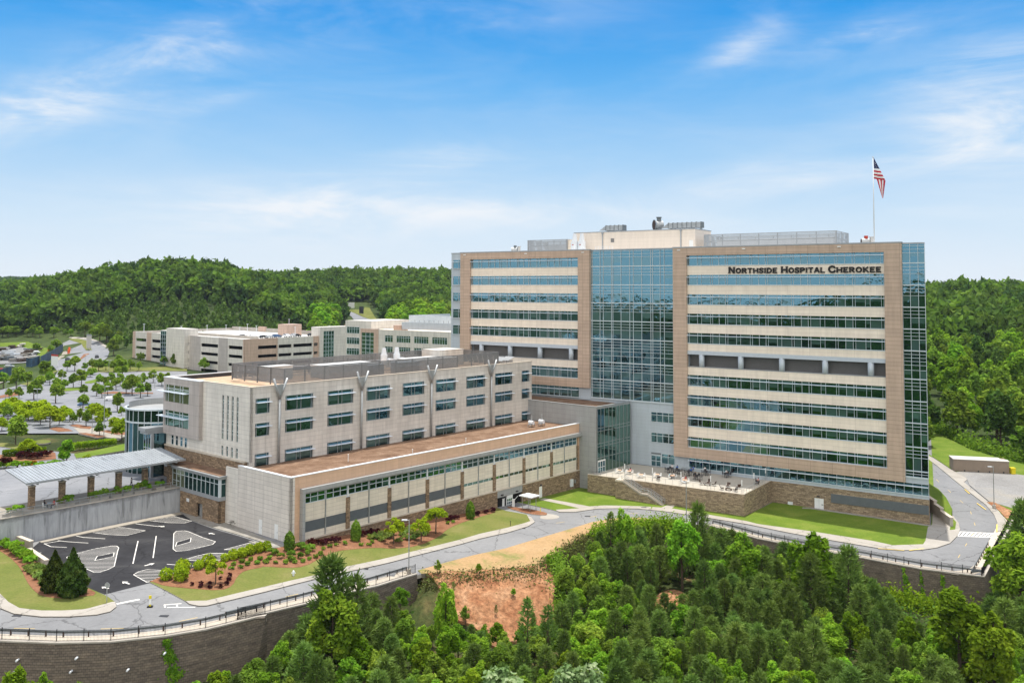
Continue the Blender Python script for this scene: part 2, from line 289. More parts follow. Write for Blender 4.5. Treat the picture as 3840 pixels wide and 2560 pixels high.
leaf('leaf_bright', [(.3, (0.100, 0.217, 0.019)), (.55, (0.206, 0.368, 0.032)), (.75, (0.365, 0.510, 0.050))], .4)
leaf('leaf_yellow', [(.3, (.10, .19, .012)), (.55, (.18, .29, .020)), (.75, (.27, .37, .03))], .4)
leaf('leaf_lime', [(.3, (.20, .30, .015)), (.55, (.31, .41, .022)), (.75, (.42, .50, .04))], .4, .006, .15, 2.5)
leaf('leaf_mid', [(.3, (0.095, 0.175, 0.022)), (.55, (0.192, 0.304, 0.039)), (.75, (0.342, 0.434, 0.055))], .35)
leaf('leaf_deep', [(.3, (0.048, 0.103, 0.022)), (.55, (0.095, 0.178, 0.035)), (.75, (0.169, 0.259, 0.054))], .3)
leaf('leaf_pine', [(.3, (.085, .145, .032)), (.55, (.15, .235, .056)), (.75, (.24, .32, .09))], .25)
leaf('leaf_juniper', [(.3, (0.020, 0.041, 0.009)), (.55, (0.048, 0.077, 0.016)), (.75, (0.097, 0.121, 0.029))], .2)
leaf('leaf_burgundy', [(.3, (0.034, 0.009, 0.011)), (.6, (0.063, 0.015, 0.018)), (.8, (0.098, 0.029, 0.029))], .3, .02)
leaf('leaf_orange', [(.3, (0.115, 0.138, 0.017)), (.55, (0.345, 0.172, 0.023)), (.75, (0.437, 0.115, 0.034))], .4, .02)
leaf('leaf_cream', [(.3, (.09, .17, .05)), (.55, (.22, .32, .14)), (.72, (.50, .54, .36))], .3, .01)
leaf('leaf_tuft', [(.3, (0.115, 0.172, 0.034)), (.6, (0.230, 0.310, 0.081)), (.8, (0.345, 0.414, 0.138))], .35, .02)
for _n, _c in dict(car_white=(.75, .76, .77), car_silver=(.42, .44, .46), car_black=(.02, .02, .022), car_blue=(.05, .10, .2), car_red=(.3, .03, .03), shirt_white=(.75, .72, .7), shirt_blue=(.04, .13, .42), shirt_red=(.45, .08, .07), shirt_pink=(.7, .35, .35), shirt_black=(.02, .02, .025), shirt_teal=(.35, .55, .6), trousers=(.02, .025, .05)).items():
    plain(_n, _c, .35 if _n.startswith('car') else .8, 0, .03)

# ------------------------------------------------------------------ mesh building
class MB:
    def __init__(s): s.v, s.f, s.m = [], [], []
    def face(s, pts, mi=0):
        i = len(s.v); s.v += [tuple(p) for p in pts]; s.f.append(tuple(range(i, i+len(pts)))); s.m.append(mi)
    def box(s, x0, x1, y0, y1, z0, z1, mi=0):
        if x1 < x0: x0, x1 = x1, x0
        if y1 < y0: y0, y1 = y1, y0
        i = len(s.v); s.v += [(x0, y0, z0), (x1, y0, z0), (x1, y1, z0), (x0, y1, z0), (x0, y0, z1), (x1, y0, z1), (x1, y1, z1), (x0, y1, z1)]
        for q in ((0, 1, 5, 4), (1, 2, 6, 5), (2, 3, 7, 6), (3, 0, 4, 7), (4, 5, 6, 7), (3, 2, 1, 0)): s.f.append(tuple(i+k for k in q)); s.m.append(mi)
        return s
    def tube(s, p, q, r, n=8, r2=None, mi=0, caps=True):
        p, q = Vector(p), Vector(q); d = (q-p).normalized(); r2 = r if r2 is None else r2
        a = d.orthogonal().normalized(); b = d.cross(a); i = len(s.v)
        for c, rr in ((p, r), (q, r2)):
            for k in range(n): t = 2*pi*k/n; s.v.append(tuple(c+a*(cos(t)*rr)+b*(sin(t)*rr)))
        for k in range(n): k2 = (k+1) % n; s.f.append((i+k, i+k2, i+n+k2, i+n+k)); s.m.append(mi)
        if caps: s.f.append(tuple(i+k for k in reversed(range(n)))); s.f.append(tuple(i+n+k for k in range(n))); s.m += [mi, mi]
        return s
    def path(s, pts, r, n=6, mi=0):
        for a, b in zip(pts, pts[1:]): s.tube(a, b, r, n, mi=mi)
        return s
    def prism(s, poly, z0, z1, mi=0, top=None):
        n = len(poly); i = len(s.v)
        A = sum(poly[k][0]*poly[(k+1) % n][1]-poly[(k+1) % n][0]*poly[k][1] for k in range(n))
        if A < 0: poly = poly[::-1]
        s.v += [(p[0], p[1], z0) for p in poly]+[(p[0], p[1], z1) for p in poly]
        for k in range(n): k2 = (k+1) % n; s.f.append((i+k, i+k2, i+n+k2, i+n+k)); s.m.append(mi)
        s.f.append(tuple(i+n+k for k in range(n))); s.m.append(mi if top is None else top); s.f.append(tuple(i+k for k in reversed(range(n)))); s.m.append(mi)
        return s
    def bar(s, p, q, w, h, mi=0):
        """rectangular bar from p to q, w wide and h high"""
        p, q = Vector(p), Vector(q); d = (q-p).normalized(); a = d.cross(Vector((0, 0, 1)))
        a = a.normalized() if a.length > 1e-4 else Vector((1, 0, 0)); b = a.cross(d).normalized(); i = len(s.v)
        for c in (p, q):
            for sx, sy in ((-1, -1), (1, -1), (1, 1), (-1, 1)): s.v.append(tuple(c+a*(sx*w/2)+b*(sy*h/2)))
        for f in ((0, 1, 5, 4), (1, 2, 6, 5), (2, 3, 7, 6), (3, 0, 4, 7), (4, 5, 6, 7), (3, 2, 1, 0)): s.f.append(tuple(i+k for k in f)); s.m.append(mi)
        return s
    def mesh(s, name, mats):
        me = bpy.data.meshes.new(name); me.from_pydata(s.v, [], s.f)
        for mm in ([mats] if isinstance(mats, str) else mats): me.materials.append(MT[mm])
        me.polygons.foreach_set('material_index', s.m); set_uv(me); return me
    def build(s, name, mats, parent=None, loc=None, smooth=False):
        me = s.mesh(name, mats); o = bpy.data.objects.new(name, me); COL.objects.link(o)
        if smooth: me.polygons.foreach_set('use_smooth', [True]*len(me.polygons))
        if parent is not None: o.parent = parent
        if loc is not None: o.location = loc
        return o
def set_uv(me):
    nl = len(me.loops); co = np.empty(len(me.vertices)*3); me.vertices.foreach_get('co', co); co = co.reshape(-1, 3)
    vi = np.empty(nl, int); me.loops.foreach_get('vertex_index', vi); npol = len(me.polygons)
    nr = np.empty(npol*3); me.polygons.foreach_get('normal', nr); nr = nr.reshape(-1, 3)
    tot = np.empty(npol, int); me.polygons.foreach_get('loop_total', tot); N = np.repeat(nr, tot, 0); p = co[vi]
    t = np.stack([-N[:, 1], N[:, 0], np.zeros(nl)], 1); ln = np.linalg.norm(t, axis=1); ver = ln > .6; t[ver] /= ln[ver, None]
    uv = p[:, :2].copy(); uv[ver, 0] = (p[ver]*t[ver]).sum(1); uv[ver, 1] = p[ver, 2]
    me.uv_layers.new(name='UVMap').data.foreach_set('uv', uv.ravel())
def obj(name, me, parent=None, loc=None):
    o = bpy.data.objects.new(name, me); COL.objects.link(o)
    if parent is not None: o.parent = parent
    if loc is not None: o.location = loc
    return o

# ------------------------------------------------------------------ places
AZ, BZ = 0.708891995, 0.584175071
O_ = Vector((-35.51, 145.15, 0)); T_ = Vector((81.86, 176.84, -5.0))
A1 = Vector((sin(AZ), cos(AZ), 0)); A2 = Vector((cos(AZ), -sin(AZ), 0)); B1 = Vector((cos(BZ), -sin(BZ), 0)); BN = Vector((-sin(BZ), -cos(BZ), 0))
RA, RB = pi/2-AZ, -BZ                       # wing frame: x along the long facade, y behind it; tower frame the same
def aw(u, v, z=0): return O_+A1*u+A2*v+Vector((0, 0, z))
def bw(u, n, z=0): p = T_+B1*u+BN*n; return Vector((p.x, p.y, z))
def ray(x, y):
    return _rt*((x-CX)/F_)-_up*((y-CY)/F_)+_fwd
def at(x, y, z):
    d = ray(x, y); t = (z-HC)/d.z; return Vector((d.x*t, d.y*t, z))
def uv_of(p): d = p-O_; return d.dot(A1), d.dot(A2)

# level of the made ground in front of the buildings
_cp = [(aw(0, 0), 0), (aw(0, -15), 0), (aw(-1, -32), 0), (aw(-27, -32), 0), (aw(3, 0), -.25), (aw(25, 0), -1.85), (aw(50, 0), -3.5), (aw(64, 0), -3.92), (aw(78.3, 0), -4.1), (aw(76, 4), -4.04),
       (Vector((46.7, 181, 0)), -4.54), (Vector((55.3, 193.5, 0)), -4.72), (T_, -5.0), (Vector((38, 175.9, 0)), -4.7), (Vector((53, 159.9, 0)), -5.0), (Vector((76.2, 146, 0)), -5.3), (Vector((80, 165, 0)), -5.05),
       (Vector((98, 178, 0)), -4.9), (Vector((112, 232, 0)), -2.6), (Vector((105, 215, 0)), -3.2), (Vector((140, 225, 0)), -2.6), (Vector((130, 260, 0)), -1.6), (Vector((-15, 140.5, 0)), -3.3), (Vector((-31.6, 117.6, 0)), -1.5), (Vector((-47, 107.4, 0)), -.9), (Vector((-60, 107.4, 0)), -.6), (Vector((-47, 126, 0)), -.4), (Vector((-85, 110, 0)), -.3), (Vector((5, 162, 0)), -3.4), (Vector((20, 175, 0)), -3.9)]
_P = np.array([(p.x, p.y) for p, z in _cp]); _Z = np.array([z for p, z in _cp]); _n = len(_P)
_D = np.linalg.norm(_P[:, None]-_P[None], axis=2)
_M = np.zeros((_n+3, _n+3)); _M[:_n, :_n] = _D; _M[:_n, _n:] = np.c_[np.ones(_n), _P]; _M[_n:, :_n] = _M[:_n, _n:].T
_w = np.linalg.solve(_M, np.r_[_Z, 0, 0, 0])
def zpad(x, y):
    r = np.hypot(_P[:, 0]-x, _P[:, 1]-y); return float(np.clip(r @ _w[:_n]+_w[_n]+_w[_n+1]*x+_w[_n+2]*y, -5.6, 1.0))
RK = [-.80, -.62, -.50, -.39, -.33, -.27, -.20, -.07, .06, .30, .42, .48, .60, .85]
YK = [230, 330, 440, 540, 640, 760, 1000, 1300, 2300, 3600]
HT = [[4.4, 1.5, .6, 2, 6, 13, 17, 18, 46, 40], [4.4, 1.5, .6, 2, 8, 17, 21, 20, 50, 40], [4.4, .8, .5, 3, 14, 33, 34, 26, 49, 38], [4.4, .5, 1, 11, 31, 49, 38, 26, 42, 30],
      [4.4, .5, 1, 10, 29, 45, 40, 28, 30, 20], [4.4, 1, 1, 6, 17, 32, 39, 32, 20, 20], [4.4, 2.5, 3, 4, 7, 15, 44, 38, 30, 20], [4.4, 2.5, 3, 5, 10, 18, 45, 38, 30, 20],
      [3, 2.5, 3, 6, 10, 18, 36, 32, 30, 20], [-1, 2, 3, 8, 14, 20, 30, 30, 20, 20], [-3, 1, 10, 18, 26, 27, 28, 24, 20, 20], [-3.5, 1, 10, 19, 27, 28, 26, 24, 20, 20], [-3.5, 2, 11, 20, 29, 30, 28, 24, 20, 20], [-4, 2, 11, 20, 29, 29, 28, 24, 20, 20]]
RK, YK, HT = np.array(RK), np.array(YK, float), np.array(HT)
def zfar(x, y):
    r = min(max(x/max(y, 1), RK[0]), RK[-1]); yy = min(max(y, YK[0]), YK[-1])
    i = min(max(np.searchsorted(RK, r)-1, 0), len(RK)-2); j = min(max(np.searchsorted(YK, yy)-1, 0), len(YK)-2)
    a = (r-RK[i])/(RK[i+1]-RK[i]); b = (yy-YK[j])/(YK[j+1]-YK[j])
    return (HT[i, j]*(1-a)+HT[i+1, j]*a)*(1-b)+(HT[i, j+1]*(1-a)+HT[i+1, j+1]*a)*b
def zgully(x, y):
    return -9.2-1.6*min(max((x-5)/50, 0), 1)+.5*sin(x*.21+1)*cos(y*.17)
def gp(px, py, it=14):
    z = -2.0
    for _ in range(it): p = at(px, py, z); z = .5*z+.5*zpad(p.x, p.y)
    return at(px, py, z)
def gup(px, py):
    """a point of the upper, rear ground seen at that pixel"""
    d = ray(px, py); t = 180.0
    while t < 2600:
        p = Vector((d.x*t, d.y*t, HC+d.z*t)); 
        if p.z <= zup(p.x, p.y): break
        t += .5+t*.001
    return Vector((p.x, p.y, zup(p.x, p.y)))
def zup(x, y):
    u, v = uv_of(Vector((x, y, 0)))
    if y < 230 and x < 60: return 4.4
    return zfar(x, y)

def chaikin(P, it=1, closed=True):
    for _ in range(it):
        Q = []; n = len(P)
        for i in range(n if closed else n-1):
            a, b = P[i], P[(i+1) % n]; Q += [a*.75+b*.25, a*.25+b*.75]
        P = Q if closed else [P[0]]+Q+[P[-1]]
    return P
def resample(P, step):
    out = [P[0]]
    for a, b in zip(P, P[1:]):
        n = max(1, int((b-a).length/step)); out += [a.lerp(b, (k+1)/n) for k in range(n)]
    return out
def inside(x, y, poly):
    c = False; n = len(poly)
    for i in range(n):
        x1, y1 = poly[i][0], poly[i][1]; x2, y2 = poly[i-1][0], poly[i-1][1]
        if (y1 > y) != (y2 > y) and x < (x2-x1)*(y-y1)/(y2-y1)+x1: c = not c
    return c
def sheet(name, poly, mat, zf, h=.0, grid=5.0, skirt=.35, label=None, side=None):
    """a paved or planted surface laid over the ground: fine triangles that follow it, edges going down as kerbs"""
    P = [Vector((p[0], p[1])) for p in poly]
    Q = []
    for i, a in enumerate(P):
        b = P[(i+1) % len(P)]; n = max(1, int((b-a).length/grid)); Q += [a.lerp(b, k/n) for k in range(n)]
    x0, x1 = min(p.x for p in Q), max(p.x for p in Q); y0, y1 = min(p.y for p in Q), max(p.y for p in Q)
    pts = list(Q); nx, ny = int((x1-x0)/grid), int((y1-y0)/grid)
    for i in range(1, nx+1):
        for j in range(1, ny+1):
            x, y = x0+i*grid-.4*grid, y0+j*grid-.4*grid
            if inside(x, y, Q): pts.append(Vector((x, y)))
    n = len(Q); V, E, F, *_ = delaunay_2d_cdt(pts, [(i, (i+1) % n) for i in range(n)], [list(range(n))], 1, 1e-4)
    mb = MB(); mb.v = [(v.x, v.y, zf(v.x, v.y)+h) for v in V]
    for f in F:
        a, b, c = [V[k] for k in f[:3]]
        if (b-a).cross(c-a) < 0: f = f[::-1]
        mb.f.append(tuple(f)); mb.m.append(0)
    if skirt:
        A = sum(Q[k].x*Q[(k+1) % n].y-Q[(k+1) % n].x*Q[k].y for k in range(n)); QQ = Q if A > 0 else Q[::-1]
        for i in range(n):
            a, b = QQ[i], QQ[(i+1) % n]; za, zb = zf(a.x, a.y)+h, zf(b.x, b.y)+h
            mb.face([(a.x, a.y, za-skirt), (b.x, b.y, zb-skirt), (b.x, b.y, zb), (a.x, a.y, za)], 1)
    o = mb.build(name, [mat, side or mat]); struct(o, label); return o
def px(pts, s, ox, oy): return [(ox+x/s, oy+y/s) for x, y in pts]
zA = lambda *p: px(p, 1.936, 0, 1750)
zB = lambda *p: px(p, 1.936, 900, 1750)
zC = lambda *p: px(p, 1.823, 1800, 1700)
zD = lambda *p: px(p, 1.633, 2840, 1600)
G_ = lambda pp, it=0: chaikin([gp(*p) for p in pp], it) if it else [gp(*p) for p in pp]
def strip(name, pts, w, mat, zf, h, label=None):
    """a painted or paved strip of width w along a line on the ground"""
    pts = [Vector((p[0], p[1], 0)) for p in pts]; L_, R_ = [], []
    for i, p in enumerate(pts):
        d = (pts[min(i+1, len(pts)-1)]-pts[max(i-1, 0)]).normalized(); nrm = Vector((-d.y, d.x, 0)); L_.append(p+nrm*w/2); R_.append(p-nrm*w/2)
    mb = MB()
    for i in range(len(pts)-1): mb.face([(q.x, q.y, zf(q.x, q.y)+h) for q in (R_[i], R_[i+1], L_[i+1], L_[i])])
    return mb

# ------------------------------------------------------------------ ground, roads, pavements
# outer edge of the made ground (fence lines, then the natural bank between the two walls)
WALL_L = [gp(*p) for p in [(-420, 2395)]+zA((0, 1275), (400, 1290), (800, 1282), (1200, 1240), (1500, 1190), (1936, 1085))[0:6]+zB((0, 1112), (230, 1062), (470, 1005), (700, 942), (1000, 872), (1285, 785))]
BANK = [gp(*p) for p in [(1580, 2150), (1700, 2145), (1850, 2135), (2020, 2125), (2095, 2080), (2150, 2040), (2230, 1995), (2400, 1968), (2560, 1958)]]
WALL_R = [gp(*p) for p in [(2650, 1970), (2840, 2022), (3042, 2062), (3207, 2090), (3452, 2136), (3691, 2166)]]
WALL_E = [gp(*p) for p in [(3691, 2166), (3750, 2052), (3804, 1943)]]
EAST = [at(x, y, -2.4) for x, y in [(3850, 1940), (3960, 1900), (3960, 1800), (3900, 1750), (3780, 1725), (3640, 1690), (3560, 1655), (3490, 1628)]]
REAR = [bw(-8, -36), bw(-30, -25), bw(-70, -8), aw(78.3, 0), aw(76, -16), aw(4, -16), aw(4, -32.3), aw(-33, -32.3), aw(-60, -32.3)]
PAD = [Vector((p.x, p.y, 0)) for p in WALL_L+BANK+WALL_R+WALL_E[1:]+EAST+REAR]
PADXY = [(p.x, p.y) for p in PAD]
sheet('road', PAD, 'asphalt', zpad, 0, 4.0, .6, 'light grey asphalt service road curving past the hospital front', 'concrete')

def segdist(x, y, poly):
    best = 1e9
    for a, b in zip(poly, poly[1:]):
        dx, dy = b.x-a.x, b.y-a.y; t = max(0, min(1, ((x-a.x)*dx+(y-a.y)*dy)/(dx*dx+dy*dy+1e-9))); best = min(best, math.hypot(x-a.x-t*dx, y-a.y-t*dy))
    return best
WALLS = WALL_L, WALL_R+WALL_E[1:]
def zland(x, y):
    """bare land: under the made ground, the gully in front of it, the rising wooded hills behind"""
    u, v = uv_of(Vector((x, y, 0)))
    if inside(x, y, PADXY):
        if y < 185 and x < 118: return zpad(x, y)-.5-(3.0 if min(segdist(x, y, w) for w in WALLS) < 2.5 else 0)
        return zpad(x, y)-.35
    upper = (v < -36 and u < 6) or (u > 2 and v < -12) or y > 235
    if upper and not (x > 100 and y < 300):
        return (4.4 if (y < 230 and x < 60) else zfar(x, y))-.3
    if x > 95 and y > 165:                       # east of the tower the wood stands a little lower than the road
        k = min(1, max(0, (y-165)/60)); return zgully(x, y)*(1-k)+(zfar(x, y)-1.0)*k
    zg = zgully(x, y)
    db = segdist(x, y, BANK)
    dw = min(segdist(x, y, w) for w in WALLS)
    if db < 16 and dw > 1.0:
        p = min(BANK, key=lambda q: (q.x-x)**2+(q.y-y)**2); k = min(1, db/13.0); k = k*k*(3-2*k)*.6+k*.4
        return (zpad(p.x, p.y)-.1)*(1-k)+zg*k+.35*sin(x*.9)*sin(y*.8)*min(1, db/3)
    if y < 60: zg += (60-y)*.05 if y > -60 else 6+min(34, (-60-y)*.13)
    return zg
def land():
    def axis(segs):
        o = []
        for a, b, s in segs: o += list(np.arange(a, b, s))
        return o
    xs = axis([(-2600, -700, 100), (-700, -140, 20), (-140, 130, 2.5), (130, 700, 20), (700, 2600, 100)]); ys = axis([(-900, -100, 40), (-100, 70, 10), (70, 190, 2.5), (190, 320, 8), (320, 1100, 20), (1100, 4000, 100)])
    mb = MB(); nx, ny = len(xs), len(ys)
    mb.v = [(x, y, zland(x, y)) for y in ys for x in xs]
    for j in range(ny-1):
        for i in range(nx-1):
            a = j*nx+i; mb.f.append((a, a+1, a+nx+1, a+nx))
            x, y = xs[i], ys[j]; near = y < 170 and not inside(x, y, PADXY)
            mb.m.append(0 if y < 232 and x < 118 or y < 200 else 1)
    o = mb.build('terrain', ['forest_floor', 'far_grass']); o.data.polygons.foreach_set('use_smooth', [True]*len(o.data.polygons)); struct(o, 'wooded land falling into a gully in front and rising to hills behind')
land()

KERB = 'sidewalk'
# dry grass verge outside the road, and bare clay below it
sheet('verge', [gp(*p) for p in zB((1290, 752), (1500, 692), (1700, 640), (1936, 590))+zC((200, 640), (400, 580), (600, 520), (760, 470), (900, 445), (1090, 437), (1250, 452), (1380, 474))]+[p for p in BANK[::-1]], 'dry_grass', zpad, .05, 3, .6, 'dry straw coloured grass verge between the road and the clay bank')
sheet('clay_ground', chaikin([at(x, y, -8.0) for x, y in [(1560, 2245), (1640, 2228), (1720, 2205), (1830, 2215), (1930, 2195), (2040, 2200), (2085, 2250), (2070, 2300), (2110, 2350), (2010, 2385), (1940, 2360), (1850, 2400), (1790, 2340), (1700, 2345), (1650, 2290)]], 1), 'clay', lambda x, y: zland(x, y), .42, 1.2, .8, 'bare orange clay slope below the road verge')
sheet('clay_ground', chaikin([at(x, y, -9.5) for x, y in [(2420, 2255), (2520, 2200), (2600, 2250), (2560, 2300), (2450, 2310)]], 2), 'clay', lambda x, y: zland(x, y), .40, 1.2, .8, 'small bare clay patch among the pines')
def grav(pts, w, lab):
    mb = strip('gravel_strip', resample(chaikin([Vector((p.x, p.y, 0)) for p in pts], 2, False), 3), w, 'concrete', zpad, .035); o = mb.build('gravel_strip', 'limestone'); struct(o, lab)
def off(P, d):
    out = []
    for i, p in enumerate(P):
        t = (P[min(i+1, len(P)-1)]-P[max(i-1, 0)]).normalized(); out.append(Vector((p.x-t.y*d, p.y+t.x*d, p.z)))
    return out
grav(off(WALL_L, 1.2), 2.3, 'pale gravel strip along the fence on the long left wall'); grav(off(WALL_R+WALL_E[1:], 1.1), 2.1, 'pale gravel strip along the fence on the far right wall')

# car park of fresh dark asphalt
LOT = [gp(*p) for p in zA((215, 605), (285, 545), (860, 420), (1300, 335), (1330, 345), (1390, 392), (1560, 452), (1730, 500), (1936, 565))+zB((160, 590), (230, 590), (215, 608), (0, 665))+zA((1740, 642), (1580, 692), (1420, 738), (1160, 808), (1085, 842), (760, 925), (620, 872), (500, 800), (330, 735))]
sheet('parking_lot', LOT, 'asphalt_dark', zpad, .008, 4, 0, 'fresh black asphalt parking lot with white hatched islands')
sheet('pavement', [gp(*p) for p in zA((285, 545), (860, 418), (1300, 333), (1325, 345), (865, 436), (330, 548), (300, 553))], 'plaza_tan', zpad, .12, 4, .3, 'tan kerb strip along the foot of the stained wall')
sheet('pavement', [gp(*p) for p in zA((1300, 325), (1420, 330), (1600, 390), (1720, 430), (1936, 530))+zB((330, 575), (330, 590), (160, 588), (60, 540))+zA((1936, 558), (1730, 495), (1560, 447), (1395, 390), (1335, 343))], 'pavement_old', zpad, .12, 3, .3, 'weathered concrete pavement along the white panelled wall')
# left island: grass, mulch and walk
LI_OUT = zA((-700, 1000), (-300, 1010), (0, 1030), (100, 1070), (300, 1092), (500, 1092), (700, 1078), (800, 1055), (845, 1020), (835, 985), (780, 945), (620, 872), (500, 800), (330, 735))
LI_TOP = zA((200, 615), (70, 515), (0, 445), (-200, 330), (-700, 120))
sheet('lawn', [gp(*p) for p in LI_OUT+LI_TOP], 'grass_olive', zpad, .13, 3, .35, 'olive green lawn on the left corner island', KERB)
sheet('sidewalk', [gp(*p) for p in LI_OUT[:10]+zA((815, 985), (640, 1033), (600, 1040), (450, 1048), (300, 1048), (140, 1030), (60, 985), (0, 925), (-300, 890), (-700, 880))], 'sidewalk', zpad, .145, 3, .35, 'curving concrete sidewalk round the left corner island')
sheet('mulch_bed', chaikin(G_(zA((330, 740), (500, 800), (620, 874), (720, 935), (560, 950), (420, 960), (300, 945), (230, 890), (190, 830), (150, 740), (60, 650), (-100, 560), (-400, 420), (-400, 330), (0, 470), (70, 525), (200, 625))), 1), 'mulch', zpad, .16, 2.5, .1, 'reddish mulch bed around the two big junipers')
# right island along the long wing
RI = zA((1085, 840), (1160, 806), (1420, 737), (1580, 691), (1740, 641))+zB((0, 660), (210, 608), (330, 580))
RI_B = zA((1350, 980), (1375, 1000), (1440, 1013), (1500, 1012), (1700, 965), (1936, 908))+zB((560, 815), (780, 765), (1225, 660), (1600, 565))+zC((0, 585), (200, 540), (330, 500), (375, 470), (352, 440), (320, 420), (180, 395), (120, 375))
FAC = [aw(49.8, .15), aw(40, .15), aw(25, .15), aw(10, .15), aw(2, .15)]
RIW = [gp(*p) for p in RI]+[Vector((p.x, p.y, 0)) for p in FAC[::-1]]+[gp(*p) for p in RI_B[::-1]]
sheet('lawn', RIW, 'grass_olive', zpad, .13, 3, .35, 'olive lawn between the road and the long wing', KERB)
sheet('mulch_bed', [gp(*p) for p in RI]+[Vector((p.x, p.y, 0)) for p in FAC[::-1]]+chaikin([gp(*p) for p in zB((1850, 335), (1700, 380), (1580, 420), (1500, 460), (1450, 510), (1300, 580), (1100, 600), (1000, 590), (850, 600), (700, 615), (600, 660), (470, 730), (350, 740), (180, 728), (60, 735))+zA((1936, 730), (1780, 755), (1720, 800), (1690, 870), (1600, 905), (1370, 888), (1200, 872), (1110, 840))], 1, False), 'mulch', zpad, .16, 2.5, .1, 'long reddish mulch bed planted with low shrubs by the wing')
sheet('sidewalk', [gp(*p) for p in RI_B[:16]+zC((335, 450), (345, 465), (300, 480), (180, 512), (0, 552))+zB((1600, 532), (1225, 625), (780, 727), (570, 785))+zA((1936, 872), (1500, 976), (1360, 978))], 'sidewalk', zpad, .145, 3, .35, 'concrete sidewalk along the lawn in front of the long wing')
# entrance drive island, centre lawns
sheet('mulch_bed', chaikin(G_(zC((190, 365), (230, 368), (400, 393), (455, 408), (460, 418), (440, 427), (330, 415), (185, 374))), 1), 'mulch', zpad, .14, 2, .3, 'narrow mulch island at the garage entrance', KERB)
sheet('pavement', chaikin(G_(zC((440, 408), (520, 418), (548, 432), (520, 446), (450, 450), (400, 440))), 1), 'sidewalk', zpad, .02, 2, .02, 'pale concrete apron at the tip of the entrance island')
CL_IN = zC((525, 395), (545, 402), (650, 402), (800, 380), (950, 377), (1080, 380), (1250, 396), (1500, 432), (1823, 485))
CL = [gp(*p) for p in zC((255, 335), (400, 365))+CL_IN]+[gp(*p) for p in zD((200, 652), (500, 705), (740, 745), (900, 758), (1000, 757), (1100, 742), (1180, 715), (1225, 670), (1242, 630), (1232, 590))]
CLT = [gp(*p) for p in zD((1150, 480), (1075, 425))]+[bw(.3, .2), bw(-30.8, .2), Vector((46.73, 180.9, 0)), aw(75.9, 4.0), aw(78.2, 3), aw(78.2, .15), aw(58.3, .15)]
sheet('lawn', CL+[Vector((p.x, p.y, 0)) for p in CLT], 'grass_bright', zpad, .13, 3, .35, 'bright green lawn below the stone terrace and tower', KERB)
sheet('sidewalk', [gp(*p) for p in CL_IN]+[gp(*p) for p in zD((200, 652), (500, 705), (740, 745), (900, 758), (1000, 757), (1100, 742), (1180, 715), (1225, 670), (1242, 630), (1232, 590), (1150, 480), (1075, 425))]+[bw(.4, -.6), bw(.3, 1.1)]+[gp(*p) for p in zD((1045, 615), (1030, 700), (1015, 722), (830, 728), (700, 700), (350, 645), (0, 597))]+[gp(*p) for p in zC((1823, 465), (1500, 410), (1310, 378), (1150, 366), (1000, 360), (850, 358), (740, 365), (690, 377), (520, 387))], 'sidewalk', zpad, .145, 3, .35, 'concrete sidewalk curving past the terrace to the tower corner')
sheet('path', [gp(*p) for p in zC((405, 318), (440, 308), (590, 335), (760, 367), (690, 380), (560, 350))], 'sidewalk', zpad, .15, 3, .1, 'short concrete path to the white door in the stone base')
sheet('path', [gp(*p) for p in zC((1240, 372), (1275, 358), (1335, 358), (1310, 380))], 'sidewalk', zpad, .15, 2, .1, 'concrete landing at the foot of the stair')
sheet('pavement', [bw(-22.5, .25), bw(.3, .25), bw(.3, 1.25), bw(-22.5, 1.35), bw(-24, 2.2), bw(-24.2, 1.0)], 'pavement_old', zpad, .15, 2, .1, 'narrow concrete strip along the foot of the tower')
# grass strip and sidewalk on the far side of the bend
sheet('sidewalk', [gp(*p) for p in zD((1040, 175), (1080, 195), (1180, 260), (1230, 285), (1270, 300), (1285, 325), (1265, 340), (1300, 370), (1400, 450), (1480, 520), (1525, 575), (1490, 640), (1462, 645), (1470, 590), (1450, 540), (1400, 480), (1290, 395), (1190, 315), (1100, 240), (1040, 195))], 'sidewalk', zpad, .145, 3, .35, 'concrete sidewalk on the outer side of the bend by the container')
sheet('lawn', [gp(*p) for p in zD((1052, 170), (1180, 255), (1280, 310), (1400, 440), (1520, 560), (1570, 545))]+[Vector((p.x, p.y, 0)) for p in EAST]+[bw(-2, -20), bw(-2, -8)], 'grass_bright', zpad, .12, 4, .35, 'rough lawn behind the bend reaching the wood')
sheet('gravel_lot', [gp(*p) for p in zD((1215, 280), (1300, 268), (1560, 290), (1640, 300), (1660, 305), (1740, 330), (1760, 400), (1640, 440), (1560, 500), (1420, 460), (1300, 360), (1280, 315))], 'gravel', zpad, .17, 3, .2, 'worn gravel lot with thin grass by the long container')
sheet('dirt_strip', [gp(*p) for p in zD((1405, 465), (1450, 465), (1560, 520), (1570, 545), (1530, 575), (1485, 520))], 'clay', zpad, .20, 3, .2, 'bare orange dirt around the lamp base')

